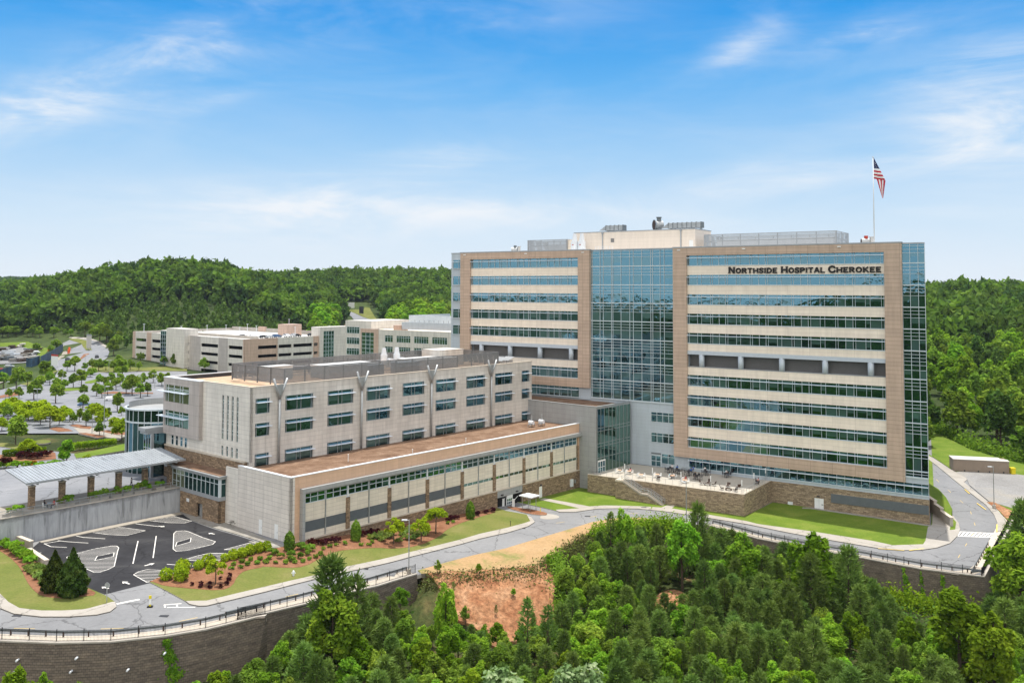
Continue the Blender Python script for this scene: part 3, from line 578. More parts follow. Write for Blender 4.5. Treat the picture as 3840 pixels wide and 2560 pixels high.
# ---- painted marks
def stripes(poly, ang, gap, w, holes=()):
    """hatching clipped to a polygon (2-D points), returned as segments"""
    d = Vector((cos(ang), sin(ang))); nrm = Vector((-d.y, d.x)); P = [Vector((p.x, p.y)) for p in poly]
    t0, t1 = min(p.dot(nrm) for p in P), max(p.dot(nrm) for p in P); out = []
    t = t0+gap*.6
    while t < t1:
        ss = []
        for Q in (P, *[[Vector((p.x, p.y)) for p in h] for h in holes]):
            for i, a in enumerate(Q):
                b = Q[i-1]; ta, tb = a.dot(nrm)-t, b.dot(nrm)-t
                if (ta > 0) != (tb > 0): k = ta/(ta-tb); ss.append((a+(b-a)*k).dot(d))
        ss.sort(); out += [(d*a+nrm*t, d*b+nrm*t) for a, b in zip(ss[::2], ss[1::2]) if b-a > .15]; t += gap
    return out
def mark(lines, polys, w, name, lab, mat='marking', gap=.62, ang=None, holes=()):
    mb = MB()
    def seg(a, b, w):
        q = strip('', [a.lerp(b, k/max(1, int((b-a).length/3))) for k in range(max(1, int((b-a).length/3))+1)], w, '', zpad, .016); i = len(mb.v); mb.v += q.v; mb.f += [tuple(k+i for k in f) for f in q.f]; mb.m += q.m
    for P in lines:
        for a, b in zip(P, P[1:]): seg(Vector((a.x, a.y)), Vector((b.x, b.y)), w)
    for P in polys:
        for i in range(len(P)): seg(Vector((P[i-1].x, P[i-1].y)), Vector((P[i].x, P[i].y)), w)
        if ang is not None:
            for a, b in stripes(P, ang, gap, w, holes): seg(a, b, w*.9)
        for h in holes:
            for i in range(len(h)): seg(Vector((h[i-1].x, h[i-1].y)), Vector((h[i].x, h[i].y)), w)
    return struct(mb.build(name, mat), lab)
zE = lambda *p: px(p, 2.357, 0, 1980)
zF = lambda *p: px(p, 2.317, 480, 1900)
g = lambda pp: [gp(*p) for p in pp]
HA = .0
mark([], [g(zE((588, 255), (640, 228), (700, 215), (850, 178), (985, 155), (1030, 155), (1050, 170), (1040, 200), (1010, 335), (950, 365), (880, 388), (830, 388), (780, 365), (690, 325), (600, 275)))], .11, 'road_marking', 'white hatched island in the lot with a bare stall', ang=HA, gap=.60, holes=[g(zE((838, 283), (860, 245), (1008, 215), (1002, 248)))])
mark([], [g(zF((398, 230), (420, 210), (490, 205), (530, 215), (650, 265), (760, 300), (735, 325), (600, 357), (520, 375), (420, 385), (392, 365)))], .11, 'road_marking', 'white hatched island nearest the white wall', ang=HA, gap=.60, holes=[g(zF((412, 342), (425, 305), (548, 268), (542, 303)))])
mark([], [g(zF((48, 588), (90, 562), (165, 543), (300, 550), (455, 562), (440, 580), (200, 645), (165, 655)))], .11, 'road_marking', 'white hatched corner beside the lot entrance', ang=HA, gap=.60)
mark([], [g(zF((500, 453), (600, 425), (710, 400), (840, 402), (970, 425), (780, 470), (560, 465)))], .11, 'road_marking', 'long white hatched wedge by the yellow shrubs', ang=HA, gap=.60)
mark([], [g(zF((835, 370), (1100, 300), (1250, 352), (1100, 378)))], .11, 'road_marking', 'white hatched triangle by the pale kerb', ang=HA, gap=.60)
mark([], [g(zF((190, 120), (320, 95), (400, 82), (555, 122), (490, 140), (350, 137)))], .11, 'road_marking', 'white hatched wedge in the far corner of the lot', ang=HA, gap=.75)
mark([], [g(zE((810, 35), (1000, -12), (1100, -5), (1285, 20), (1120, 62), (960, 55)))], .11, 'road_marking', 'white hatched wedge along the stained wall', ang=HA, gap=.60)
for i, P in enumerate([zE((590, 168), (450, 162), (390, 135), (540, 110)), zE((780, 130), (600, 118), (510, 108)), zE((930, 92), (740, 80), (675, 68)), zE((1220, 112), (1175, 312)), zF((245, 252), (218, 442)), zF((65, 145), (230, 165), (265, 170)), zF((338, 497), (585, 513)), zE((1320, 318), (1275, 330)), zE((245, 235), (365, 215))]):
    mark([g(P)], [], .15, 'road_marking', 'painted white stall line in the dark lot')
def arrow(c, tip, s=1.0):
    c, tip = gp(*c), gp(*tip); d = (tip-c); d.z = 0; L_ = d.length; d.normalize(); n = Vector((-d.y, d.x, 0)); mb = MB(); z = lambda p: (p.x, p.y, zpad(p.x, p.y)+.018)
    mb.face([z(q) for q in (c-n*.12, c+d*L_*.6-n*.12, c+d*L_*.6+n*.12, c+n*.12)]); mb.face([z(q) for q in (c+d*L_*.55-n*.45, tip, c+d*L_*.55+n*.45)])
    return struct(mb.build('road_marking', 'marking'), 'white direction arrow painted on the lot')
arrow(zF((145, 510))[0], zF((232, 488))[0]); arrow(zE((1145, 492))[0], zE((1082, 470))[0]); arrow(zF((752, 236))[0], zF((700, 226))[0]); arrow(zE((962, 532))[0], zE((900, 516))[0]); arrow(zE((550, 322))[0], zE((508, 314))[0]); arrow(zF((265, 165))[0], zF((320, 172))[0])
mark([g(zE((1030, 668), (1232, 627)))], [], .45, 'road_marking', 'wide white stop line across the lot entrance')
mark([g(zF((310, 850), (465, 838))), g(zF((340, 872), (585, 870))), g(zF((318, 850), (322, 872))), g(zF((425, 842), (428, 874)))], [], .2, 'road_marking', 'worn white crossing lines at the lot entrance')
xw = zD((1225, 640), (1470, 652)), zD((1220, 668), (1440, 677))
mark([g(xw[0]), g(xw[1])]+[[gp(xw[0][0][0]+(xw[0][1][0]-xw[0][0][0])*k, xw[0][0][1]+(xw[0][1][1]-xw[0][0][1])*k), gp(xw[1][0][0]+(xw[1][1][0]-xw[1][0][0])*(k-.06), xw[1][0][1]+(xw[1][1][1]-xw[1][0][1])*(k-.06))] for k in np.linspace(.08, 1, 10)], [], .32, 'road_marking', 'white ladder crosswalk at the bend by the tower')
def dashes(pts, lab):
    P = resample([gp(*p) for p in pts], 2.0); mark([[P[i], P[i+1]] for i in range(0, len(P)-1, 4)], [], .11, 'road_marking', lab, 'marking_yellow')
dashes(zA((100, 1170), (560, 1180), (900, 1170), (1300, 1120), (1936, 990))+zB((140, 990), (600, 880)), 'faded yellow centre dashes on the road by the left wall')
dashes(zC((520, 475), (700, 445), (850, 415), (1080, 408)), 'faded yellow centre dashes by the garage entrance')
dashes(zD((1230, 800), (1340, 620), (1300, 500), (1150, 370), (1060, 290)), 'yellow centre dashes round the bend by the tower')
for k, P in enumerate([zD((740, 748), (900, 760)), zD((930, 760), (1020, 748)), zD((1270, 385), (1300, 412)), zD((1345, 470), (1400, 510)), zD((1468, 600), (1466, 645))]):
    mb = strip('', resample([gp(*p) for p in P], 2), .22, '', zpad, .152); struct(mb.build('kerb_paint', 'kerb_yellow'), 'yellow painted length of kerb by the bend')
for x, y in zA((125, 1078), (1190, 1081))+zB((905, 738), (797, 828))+zC((1120, 372), (735, 428), (290, 510)):
    p = gp(x, y); mb = MB(); mb.box(-.55, .55, -.3, .3, -.05, .03); o = mb.build('storm_drain', 'dark_metal'); o.location = (p.x, p.y, p.z+.13 if (x, y) == zC((1120, 372))[0] else p.z+.01); tag(o, 'dark iron drain grate set in the road edge', 'drain', 'road drains')

# ---- upper ground behind: plaza, drives, car park, islands
UP = lambda s, ox, oy: (lambda pp, it=0: chaikin([gup(*p) for p in px(pp, s, ox, oy)], it) if it else [gup(*p) for p in px(pp, s, ox, oy)])
U1 = UP(4.704, 0, 1180); U2 = UP(4.523, 0, 1440); U3 = UP(3.136, 0, 1500)
sheet('plaza', [aw(-60, -32.3), aw(-1.1, -32.3), aw(4, -32.3), aw(4, -70), aw(-8, -110), aw(-70, -110)], 'asphalt_far', zup, .02, 8, 0, 'grey drives of the upper drop off level')
sheet('parking_lot', U1([(-900, 1520), (0, 1330), (380, 1230), (700, 1180), (960, 1100), (1020, 1000), (900, 860), (1100, 770), (1190, 690), (1120, 560), (1100, 480), (1120, 400), (1400, 400), (1560, 420), (1760, 480), (1880, 560), (1930, 660), (1890, 760), (1790, 840), (1680, 1010), (1900, 1030), (2400, 1010), (3000, 1000), (3300, 1010), (3300, 1300), (2800, 1600), (2300, 1900), (2000, 2100), (0, 2100), (-900, 2100)]), 'asphalt_far', zup, .06, 8, 0, 'large grey car park and boulevard behind the rotunda')
sheet('path', [aw(-60, -32.5), aw(-1.2, -32.5), aw(-1.2, -40.6), aw(-60, -40.6)], 'plaza_tan', zup, .12, 5, .2, 'tan concrete terrace under the long canopy')
sheet('plaza', U3([(820, 920), (1100, 800), (1500, 800), (1600, 880), (1800, 930), (1500, 1010), (1040, 1090), (1030, 990)], 1), 'plaza_tan', zup, .10, 4, .1, 'pale concrete drop off court by the rotunda')
for pts, mat, it, lab in [
    ([(560, 1085), (585, 1000), (660, 960), (860, 950), (1020, 985), (1040, 995), (960, 1035), (760, 1075)], 'mulch', 1, 'planted island with round shrubs by the canopy'),
    ([(-100, 900), (0, 880), (200, 860), (380, 935), (0, 1000), (-100, 1000)], 'grass_bright', 1, 'green lawn corner under the burgundy tree'),
    ([(870, 640), (1100, 600), (1480, 520), (1480, 600), (1130, 660), (900, 690)], 'grass_bright', 0, 'lawn strip below the long clipped hedge'),
    ([(-100, 660), (540, 610), (650, 630), (660, 700), (150, 760), (-100, 770)], 'mulch', 0, 'mulch bed below the left clipped hedge'),
    ([(-100, 520), (100, 510), (270, 560), (280, 600), (150, 580), (0, 555), (-100, 550)], 'grass_olive', 1, 'grass island with the leaning shade tree'),
    ([(400, 490), (480, 475), (580, 480), (605, 500), (560, 515), (430, 520)], 'grass_olive', 1, 'oval grass island in the drive'),
    ([(580, 345), (660, 320), (800, 345), (860, 370), (690, 380)], 'mulch', 0, 'mulch island with young trees near the lamp'),
    ([(820, 305), (900, 290), (1080, 320), (1060, 345), (950, 340)], 'mulch', 0, 'mulch island in the crossing walks'),
    ([(920, 400), (1010, 395), (1250, 435), (1150, 448)], 'mulch', 0, 'mulch island at the foot of the tall lamp'),
    ([(1170, 370), (1270, 360), (1480, 390), (1480, 415), (1350, 410)], 'mulch', 0, 'mulch island beside the rotunda'),
    ([(860, 330), (1120, 330), (1300, 370), (1480, 420), (1400, 470), (1250, 440), (930, 385)], 'plaza_tan', 0, 'pale crossing walk near the rotunda'),
    ([(-100, 1270), (250, 1215), (470, 1140), (520, 1110), (1030, 985), (1040, 1000), (560, 1130), (300, 1190), (0, 1250), (-100, 1290)], 'plaza_tan', 0, 'pale kerb walk along the planted edge')]:
    sheet('planting_island' if mat != 'plaza_tan' else 'path', U3(pts, it), mat, zup, .16 if mat != 'plaza_tan' else .11, 5, .3, lab, KERB)
for pts, mat, lab in [
    ([(1150, 430), (1380, 430), (1570, 470), (1620, 630), (1525, 635), (1440, 520)], 'grass_olive', 'long median of the boulevard'),
    ([(1390, 800), (1480, 700), (1580, 690), (1420, 800)], 'mulch', 'pointed median with yellow flowers'),
    ([(1010, 1340), (1180, 1300), (1400, 1285), (1560, 1310), (1450, 1330), (1150, 1360), (1020, 1375)], 'grass_bright', 'grass island in the rear car park'),
    ([(1500, 1190), (1720, 1140), (1900, 1150), (1600, 1220), (1500, 1220)], 'grass_bright', 'grass island near the round bushes'),
    ([(590, 1180), (900, 1010), (1050, 980), (920, 1050), (960, 1100), (780, 1180), (560, 1270), (350, 1230)], 'grass_olive', 'grass wedge between the drives'),
    ([(-300, 1480), (0, 1440), (230, 1370), (420, 1400), (330, 1430), (0, 1480), (-300, 1530)], 'mulch', 'low planted island at the left edge'),
    ([(1550, 940), (1720, 870), (1950, 900), (2400, 940), (3300, 930), (3300, 1000), (2400, 1000), (1700, 1020)], 'grass_olive', 'grass bank below the parking garage'),
    ([(1700, 1400), (2000, 1360), (2400, 1390), (2700, 1380), (2700, 1400), (2000, 1400)], 'mulch', 'mulch island between parking rows')]:
    sheet('planting_island', U1(pts), mat, zup, .22, 6, .3, lab, KERB)
for pts, mat, lab in [([(1110, 402), (1400, 400), (1560, 415), (1760, 475), (1890, 555), (1970, 610), (1910, 610), (1740, 495), (1540, 432), (1370, 440), (1120, 415)], 'sidewalk', 'white walk round the outside of the boulevard bend'), ([(910, 850), (1000, 830), (1150, 730), (1195, 690), (1130, 560), (1100, 520), (1120, 640), (1080, 720)], 'plaza_tan', 'tan walk along the banner fence'), ([(-300, 1190), (0, 1180), (200, 1115), (200, 1140), (0, 1215), (-300, 1240)], 'plaza_tan', 'tan walk at the left of the drive')]:
    sheet('sidewalk', U1(pts), mat, zup, .2, 6, .2, lab)
sheet('construction_yard', U1([(-400, 600), (180, 565), (400, 570), (650, 640), (680, 650), (560, 835), (430, 850), (100, 870), (-400, 880)], 1), 'asphalt', zup, .09, 8, 0, 'dark dusty yard littered with building material')
sheet('lawn', U1([(-400, 520), (180, 490), (500, 480), (700, 560), (860, 600), (720, 800), (590, 830), (690, 650), (400, 570), (180, 562), (-400, 590)]), 'grass_bright', zup, .08, 8, 0, 'green rim of grass round the building yard')
# road climbing between the woods, behind the garage
U6 = UP(3.36, 1100, 1050)
sheet('road', U6([(620, 372), (640, 372), (760, 415), (1000, 505), (1090, 545), (800, 560), (740, 470)]), 'asphalt_far', zup, .15, 8, 0, 'distant road climbing between the woods')
sheet('grass_verge', U6([(640, 374), (890, 372), (900, 340), (960, 350), (1000, 420), (1080, 520), (1000, 503), (760, 412)]), 'grass_olive', zup, .12, 8, 0, 'grass verge beside the distant road')

# ------------------------------------------------------------------ the tower  (x along the front from the right end, y behind the front, z absolute minus -5)
TZ = -5.0
def tw(z): return z-TZ
tower = empty('hospital_tower', T_, RB)
tag(tower, 'ten storey hospital tower with two brown framed window fields and a glass centre', 'hospital')
ROWS = [(46.35, 48.55), (41.95, 44.18), (37.5, 39.75), (33.1, 35.38), (28.7, 31.02), (19.1, 21.5), (14.75, 17.0), (10.0, 12.25), (5.35, 7.55)]
MODULE = [0, 1.97, 2.91, 5.08, 5.56, 7.09, 8.56, 9.07]
def edges(x0, x1, start):
    e = [x0]
    k = -1
    while True:
        done = False
        for mo in MODULE[:-1]:
            q = start+k*9.07+mo
            if q > x1-.25: done = True; break
            if q > x0+.25: e.append(q)
        if done: break
        k += 1
    return e+[x1]
def panes(mb, x0, x1, y, z0, z1, r, blind=.55):
    """one pane: sometimes with the blind part way down"""
    w = x1-x0
    if w > .9 and r.random() < blind:
        k = r.choice([.35, .5, .6, .75, 1, 1]); zc = z1-(z1-z0)*k
        mb.face([(x0, y, zc), (x1, y, zc), (x1, y, z1), (x0, y, z1)], 2)
        if k < 1: mb.face([(x0, y, z0), (x1, y, z0), (x1, y, zc), (x0, y, zc)], 0)
    else: mb.face([(x0, y, z0), (x1, y, z0), (x1, y, z1), (x0, y, z1)], 0 if w > .9 and r.random() < .6 else 1)
def ribbon(x0, x1, z0, z1, start, parent, shade=True, y=.22, blind=.55, name='ribbon_window', sp=0.0):
    r = random.Random(int(x0*31+z0*17)); E = edges(x0, x1, start) if sp == 0 else list(np.arange(x0, x1-.3, sp))+[x1]
    zt = z1-(z1-z0)*.24; mb = MB()
    for a, b in zip(E, E[1:]): panes(mb, a, b, y, tw(z0), tw(zt), r, blind); mb.face([(a, y, tw(zt)), (b, y, tw(zt)), (b, y, tw(z1)), (a, y, tw(z1))], r.choice([0, 1, 1, 2]))
    o = mb.build(name, GL, parent); f = MB()
    for i, e in enumerate(E): w = .075 if i % 7 in (0, 6) else .055; f.box(e-w/2, e+w/2, y-.12, y, tw(z0), tw(z1))
    f.box(x0, x1, y-.13, y-.005, tw(zt)-.03, tw(zt)+.03); f.box(x0, x1, y-.30, y-.002, tw(z0)-.16, tw(z0)); f.build('window_frame', 'frame_metal', o)
    if shade:
        s = MB(); s.box(x0-.05, x1-.05, y-.75, y-.50, tw(zt)-.06, tw(zt)+.06)
        for e in E[::2]: s.box(e-.03, e+.03, y-.5, y-.1, tw(zt)-.03, tw(zt)+.03)
        s.build('sunshade', 'sunshade', o)
    return o
# body behind the skin
mb = MB(); EN = lambda y0, y1, z0, z1, m_=0: mb.prism([(-117.4, y0), (-.42-.17*y0, y0), (-.42-.17*y1, y1), (-117.4, y1)], z0, z1); EN(.5, 30, 0, tw(23.3)); EN(.5, 30, tw(26.2), tw(49.9)); EN(1.7, 29.9, tw(23.3), tw(26.2)); mb.box(-78.3, -50.05, .5, 1.7, tw(23.3), tw(26.2)); mb.box(-7.45, -.72, .5, 1.7, tw(23.3), tw(26.2)); mb.build('wall', 'blue_grey_panel', tower)
mb = MB(); mb.prism([(-117.8, .4), (-.15, .4), (-5.4, 30.2), (-117.8, 30.2)], tw(49.9), tw(50.3)); mb.build('roof', 'roof_white', tower)
# right frame: brown surround with cream floor bands
XL, XR = -50.0, -7.5
mb = MB()
mb.box(-53.3, XL, -.55, .45, tw(2.9), tw(50.35)); mb.box(XR, -4.2, -.55, .45, tw(2.9), tw(50.35)); mb.box(XL, XR, -.55, .45, tw(48.6), tw(50.35)); mb.box(XL, XR, -.55, .45, tw(2.9), tw(5.18)); mb.build('brown_frame', 'brown_panel', tower)
mb = MB(); mb.box(-53.4, -4.1, -.62, .6, tw(50.35), tw(50.62)); mb.build('parapet_cap', 'grey_metal', tower)
mb = MB(); mb.box(-114.5, -75.05, -.62, .6, tw(50.35), tw(50.62)); mb.build('parapet_cap', 'grey_metal', tower)
mb = MB(); mb.box(-114.4, -111.2, -.55, .45, tw(16.9), tw(50.35)); mb.box(-78.35, -75.15, -.55, .45, tw(16.9), tw(50.35)); mb.box(-111.2, -78.35, -.55, .45, tw(48.6), tw(50.35)); mb.box(-111.2, -78.35, -.55, .45, tw(16.9), tw(18.94)); mb.build('brown_frame', 'brown_panel', tower)
def floors(x0, x1, rows, start, low):
    for (z0, z1) in rows: ribbon(x0, x1, z0, z1, start, tower)
    ends = [r for r in rows]
    mb = MB()
    for (a, b) in zip(ends, ends[1:]):
        top, bot = a[0]-.16, b[1]
        if top-bot > 4: continue
        mb.box(x0, x1, 0, .4, tw(bot), tw(top))
    mb.box(x0, x1, 0, .4, tw(27.0), tw(28.54)); mb.box(x0, x1, 0, .4, tw(21.5), tw(23.35)); mb.build('floor_band', 'cream_panel', tower)
    mb = MB(); mb.box(x0, x1, -.12, .4, tw(26.15), tw(27.0)); mb.build('grey_band', 'column_metal', tower)
    mb = MB(); mb.face([(x0, 1.6, tw(23.3)), (x1, 1.6, tw(23.3)), (x1, 1.6, tw(26.2)), (x0, 1.6, tw(26.2))])
    z = 23.4
    while z < 26.1: mb.box(x0, x1, 1.35, 1.58, tw(z), tw(z+.09)); z += .22
    mb.build('louvre_screen', 'louvre_dark', tower)
    mb = MB(); mb.box(x0, x1, -.05, 1.6, tw(23.28), tw(23.42)); mb.build('ledge', 'grey_metal', tower)
    x = start+2.8
    while x < x1:
        if x > x0+.8:
            c = MB(); c.tube((x, .45, tw(23.4)), (x, .45, tw(26.15)), .62, 20); c.build('round_column', 'column_metal', tower, smooth=True)
        x += 9.07
floors(XL, XR, ROWS, -49.6, 2.9)
floors(-111.2, -78.35, ROWS[:6], -110.75, 16.9)
# the body is cut back at the open plant floor by the louvre plane above; the strip of windows under the left frame
ribbon(-111.2, -78.4, 14.45, 16.75, -110.75, tower, True, .3)
mb = MB(); mb.box(-78.4, -75.15, .1, .45, tw(14.0), tw(16.9)); mb.build('grey_return', 'blue_grey_panel', tower); mb = MB(); mb.box(-114.4, -111.2, .1, .45, tw(10), tw(16.9)); mb.build('grey_return', 'blue_grey_panel', tower)
# glass centre
def curtain(x0, x1, xs, thick, thin, z0, z1, parent, y, name, big, blind=.5):
    r = random.Random(5); mb = MB(); X = [x0]+[x for x in xs if x0 < x < x1]+[x1]; zs = sorted(set([z0, z1]+thick+thin))
    for a, b in zip(X, X[1:]):
        for c, d in zip(zs, zs[1:]):
            if d-c > 1.3: panes(mb, a, b, y, tw(c), tw(d), r, blind)
            else: mb.face([(a, y, tw(c)), (b, y, tw(c)), (b, y, tw(d)), (a, y, tw(d))], r.choice([0, 0, 1]))
    o = mb.build(name, GL, parent); f = MB()
    for x in X: f.box(x-.04, x+.04, y-.14, y-.002, tw(z0), tw(z1))
    for z in thin: f.box(x0, x1, y-.15, y-.003, tw(z)-.035, tw(z)+.035)
    for z in thick: f.box(x0, x1, y-.24, y-.004, tw(z)-.10, tw(z)+.10)
    f.box(x0, x1, y-.3, y-.001, tw(z0)-.25, tw(z0)+.05); f.build('mullions', 'frame_metal', o); return o
TH = [46.36, 41.9, 37.55, 33.2, 28.9, 23.3, 19.15]
TN = [50.0, 49.3, 48.58]+[t-k for t in TH for k in (.72, 1.42, 2.1)]+[26.0, 24.9]
curtain(-75.05, -53.35, [-74.72, -72.6, -71.72, -69.5, -69.1, -66.95, -64.65, -63.7, -61.52, -59.2, -58.7, -56.82, -55.8, -53.6], TH, TN, 14.7, 50.25, tower, .3, 'curtain_wall', 0)
mb = MB(); mb.box(-75.1, -53.3, .05, .6, tw(50.25), tw(50.5)); mb.build('parapet_cap', 'grey_metal', tower)
THR = [46.3, 41.9, 37.5, 33.15, 28.85, 23.25, 18.9, 14.6, 9.9, 5.2]
TNR = [49.75, 49.05, 48.35]+[t-k for t in THR[:-1] for k in (.72, 1.42, 2.1)]+[26, 25, 4.6]
o = curtain(-4.2, -.02, [-2.75, -1.25], THR, TNR, 4.05, 50.1, tower, .1, 'curtain_wall', 0)
mb = MB(); f = MB()                                                            # the end wall slants back behind the corner glazing
zs = sorted([4.05, 50.1]+THR+TNR); EX = lambda y: -.06-.17*(y-.2)
YS = np.linspace(.2, 29.8, 13)
for a, b in zip(YS, YS[1:]):
    for c, d in zip(zs, zs[1:]): mb.face([(EX(a), a, tw(c)), (EX(b), b, tw(c)), (EX(b), b, tw(d)), (EX(a), a, tw(d))], rnd.choice([0, 0, 1]))
o2 = mb.build('corner_glazing', GL, tower)
for z in zs: f.bar((EX(.2)+.02, .2, tw(z)), (EX(29.8)+.02, 29.8, tw(z)), .1, .1)
for y in YS: f.box(EX(y)-.05, EX(y)+.06, y-.05, y+.05, tw(4.05), tw(50.1))
f.build('mullions', 'white_metal', o2)
mb = MB(); mb.prism([(-4.25, 0), (.03, 0), (-5.2, 30.1), (-9, 30.1)], tw(50.1), tw(50.4)); mb.build('parapet_cap', 'grey_metal', tower)
mb = MB(); mb.prism([(-4.2, .02), (0, .02), (-4.95, 29), (-9, 29)], tw(2.75), tw(4.05)); mb.build('spandrel', 'blue_grey_panel', tower)
# left wing of blue-grey panel with small windows
mb = MB(); mb.box(-117.8, -114.4, .02, .5, tw(8), tw(50.3)); mb.build('side_wing', 'blue_grey_panel', tower)
mb = MB(); mb.box(-117.9, -114.3, -.05, .6, tw(50.3), tw(50.5)); mb.build('parapet_cap', 'grey_metal', tower)
for (z0, z1) in ROWS[:7]: ribbon(-117.15, -114.55, z0, z1, 0, tower, z0 > 45, -.02, .6, 'wing_window', 1.9)
# ground storey: long window band over a grey sill and a stone base
ribbon(-49.9, -.05, .62, 2.75, 0, tower, True, .28, .12, 'ground_window', 1.62)
mb = MB(); mb.box(-49.9, 0, .12, .5, tw(-.13), tw(.5)); mb.build('sill_band', 'blue_grey_panel', tower)
mb = MB(); mb.box(-31.2, 0, .0, .5, 0, tw(-.13)); mb.build('stone_base', 'terrace_stone', tower)
mb = MB(); mb.prism([(-.6, .45), (0, .45), (-4.7, 28), (-6, 28)], 0, tw(2.74)); mb.build('stone_return', 'terrace_stone', tower)
mb = MB(); mb.box(-18.65, -.06, -.10, .0, tw(-3.05), tw(-1.25))
z = -3.0
while z < -1.3: mb.box(-18.6, -.1, -.16, -.101, tw(z), tw(z)+.07); z += .14
mb.build('vent_louvre', 'louvre_grey', tower)
mb = MB(); mb.box(-22.0, -20.15, -.06, .05, .12, 2.45); d = mb.build('service_door', 'door_white', tower); mb = MB(); mb.box(-20.55, -20.2, -.16, -.06, 1.2, 1.3); mb.build('handle', 'dark_metal', d); mb = MB(); mb.box(-21.09, -21.06, -.075, -.061, .12, 2.45); mb.build('door_seam', 'grey_metal', d)
mb = MB(); mb.box(-21.5, -20.9, -.22, -.01, 2.75, 2.95); mb.build('wall_lamp', 'dark_metal', tower)
mb = MB(); mb.box(-27.5, -26.5, -.35, -.01, .45, 1.0); mb.build('utility_box', 'white_metal', tower)
# blue-grey wall between the glass centre and the terrace, with two windows, a door and a shop window
mb = MB(); mb.box(-76, -53.3, .25, .5, tw(-.1), tw(14.45)); mb.box(-53.3, -49.9, .25, .5, tw(-.1), tw(2.9)); mb.build('blue_wall', 'blue_grey_panel', tower)
def smallwin(x0, x1, z0, z1, n, y, parent, name='window', zf=.72, r=None, off=TZ, mats=GL, bl=.5):
    r = r or rnd; mb = MB(); X = np.linspace(x0, x1, n+1); zt = z0+(z1-z0)*zf
    for a, b in zip(X, X[1:]): panes(mb, a, b, y, z0-off, zt-off, r, bl); mb.face([(a, y, zt-off), (b, y, zt-off), (b, y, z1-off), (a, y, z1-off)], r.choice([0, 1]))
    o = mb.build(name, mats, parent); f = MB()
    for x in X: f.box(x-.05, x+.05, y-.09, y-.003, z0-off, z1-off)
    for z in (z0, zt, z1): f.box(x0-.05, x1+.05, y-.10, y-.002, z-off-.05, z-off+.05)
    f.build('window_frame', 'frame_metal', o); return o
smallwin(-59.2, -53.35, 10.15, 12.4, 4, .22, tower); smallwin(-59.2, -53.35, 5.45, 7.65, 4, .22, tower); smallwin(-56.6, -53.35, .75, 3.0, 2, .22, tower)
o = smallwin(-59.2, -56.8, 0, 2.4, 2, .20, tower, 'glass_door', .5); f = MB(); f.box(-59.3, -56.7, .05, .2, tw(2.4), tw(2.62)); f.box(-59.35, -59.2, .05, .2, tw(-.1), tw(2.6)); f.box(-56.8, -56.65, .05, .2, tw(-.1), tw(2.6)); f.build('door_frame', 'frame_metal', o)
mb = MB(); mb.box(-59.2, -56.8, .15, .24, tw(2.7), tw(3.05)); mb.build('vent_louvre', 'louvre_grey', tower)
# plant on the roof
mb = MB(); mb.box(-84.2, -51.3, 8, 18.5, tw(50.3), tw(55.2)); mb.box(-84.3, -51.2, 7.9, 18.6, tw(55.2), tw(55.4), 1); p = mb.build('penthouse', ['penthouse', 'grey_metal'], tower)
mb = MB()
for x in (-75.9, -54.8): mb.box(x-.12, x+.12, 7.8, 7.99, tw(50.3), tw(55.1)); mb.box(x-.25, x+.25, 7.7, 7.98, tw(54.8), tw(55.2))
mb.build('downpipe', 'grey_metal', p)
mb = MB(); mb.box(-52.9+.2, -51.9+.2, 7.93, 8.02, tw(50.4), tw(52.6)); mb.build('door', 'door_white', p)
mb = MB(); mb.box(-73.6, -72.7, 7.92, 8.01, tw(52.6), tw(53.6)); mb.build('vent_louvre', 'louvre_dark', p)
def screen(x0, x1, y0, y1, z0, z1, parent, name='roof_screen', back=False, posts=4.6, pitch=.22, slat=.12, off=TZ, mat='grey_metal', sides='flrb'):
    """open louvre screen round roof plant: posts, rails and thin slats one can look between"""
    mb = MB(); post = MB()
    def run(ax, c, a, b, sgn):
        n = max(1, round((b-a)/posts))
        z = z0-off
        while z < z1-off:
            (mb.box(a, b, c-.02, c+.02, z, z+slat) if ax == 'x' else mb.box(c-.02, c+.02, a, b, z, z+slat)); z += pitch
        for k in range(n+1):
            q = a+(b-a)*k/n; w = .09
            (post.box(q-w, q+w, c+.03, c+.22, z0-off-.3, z1-off) if ax == 'x' else post.box(c-.22, c-.03, q-w, q+w, z0-off-.3, z1-off))
        for zz in (z0-off+.05, (z0+z1)/2-off, z1-off-.05):
            (post.box(a, b, c+.031, c+.15, zz-.06, zz+.06) if ax == 'x' else post.box(c-.15, c-.031, a, b, zz-.06, zz+.06))
    if 'f' in sides: run('x', y0, x0, x1, -1)
    if 'b' in sides: run('x', y1, x0, x1, 1)
    if 'l' in sides: run('y', x0, y0, y1, -1)
    if 'r' in sides: run('y', x1, y0, y1, 1)
    o = mb.build(name, mat, parent); post.build('screen_frame', mat, o); return o
screen(-48.8, -18.8, 8, 18.8, 50.6, 53.8, tower, pitch=.2, slat=.13); screen(-98.2, -86.4, 8, 18, 50.6, 53.8, tower, pitch=.2, slat=.15)
mb = MB(); mb.box(-86.4, -84.25, 8.5, 18, tw(50.3), tw(53.6)); mb.build('plant_room', 'cream_panel', tower)
mb = MB(); mb.box(-47, -20, 11, 17, tw(50.3), tw(52.6)); mb.build('air_handler', 'white_metal', tower)
# floodlights on the frame head
for x in (-112.9, -93.5, -76.9, -51.8, -36.5, -16.2):
    mb = MB(); mb.box(x-.35, x+.35, -.75, -.56, tw(49.75), tw(49.98)); mb.build('floodlight', 'door_white', tower)
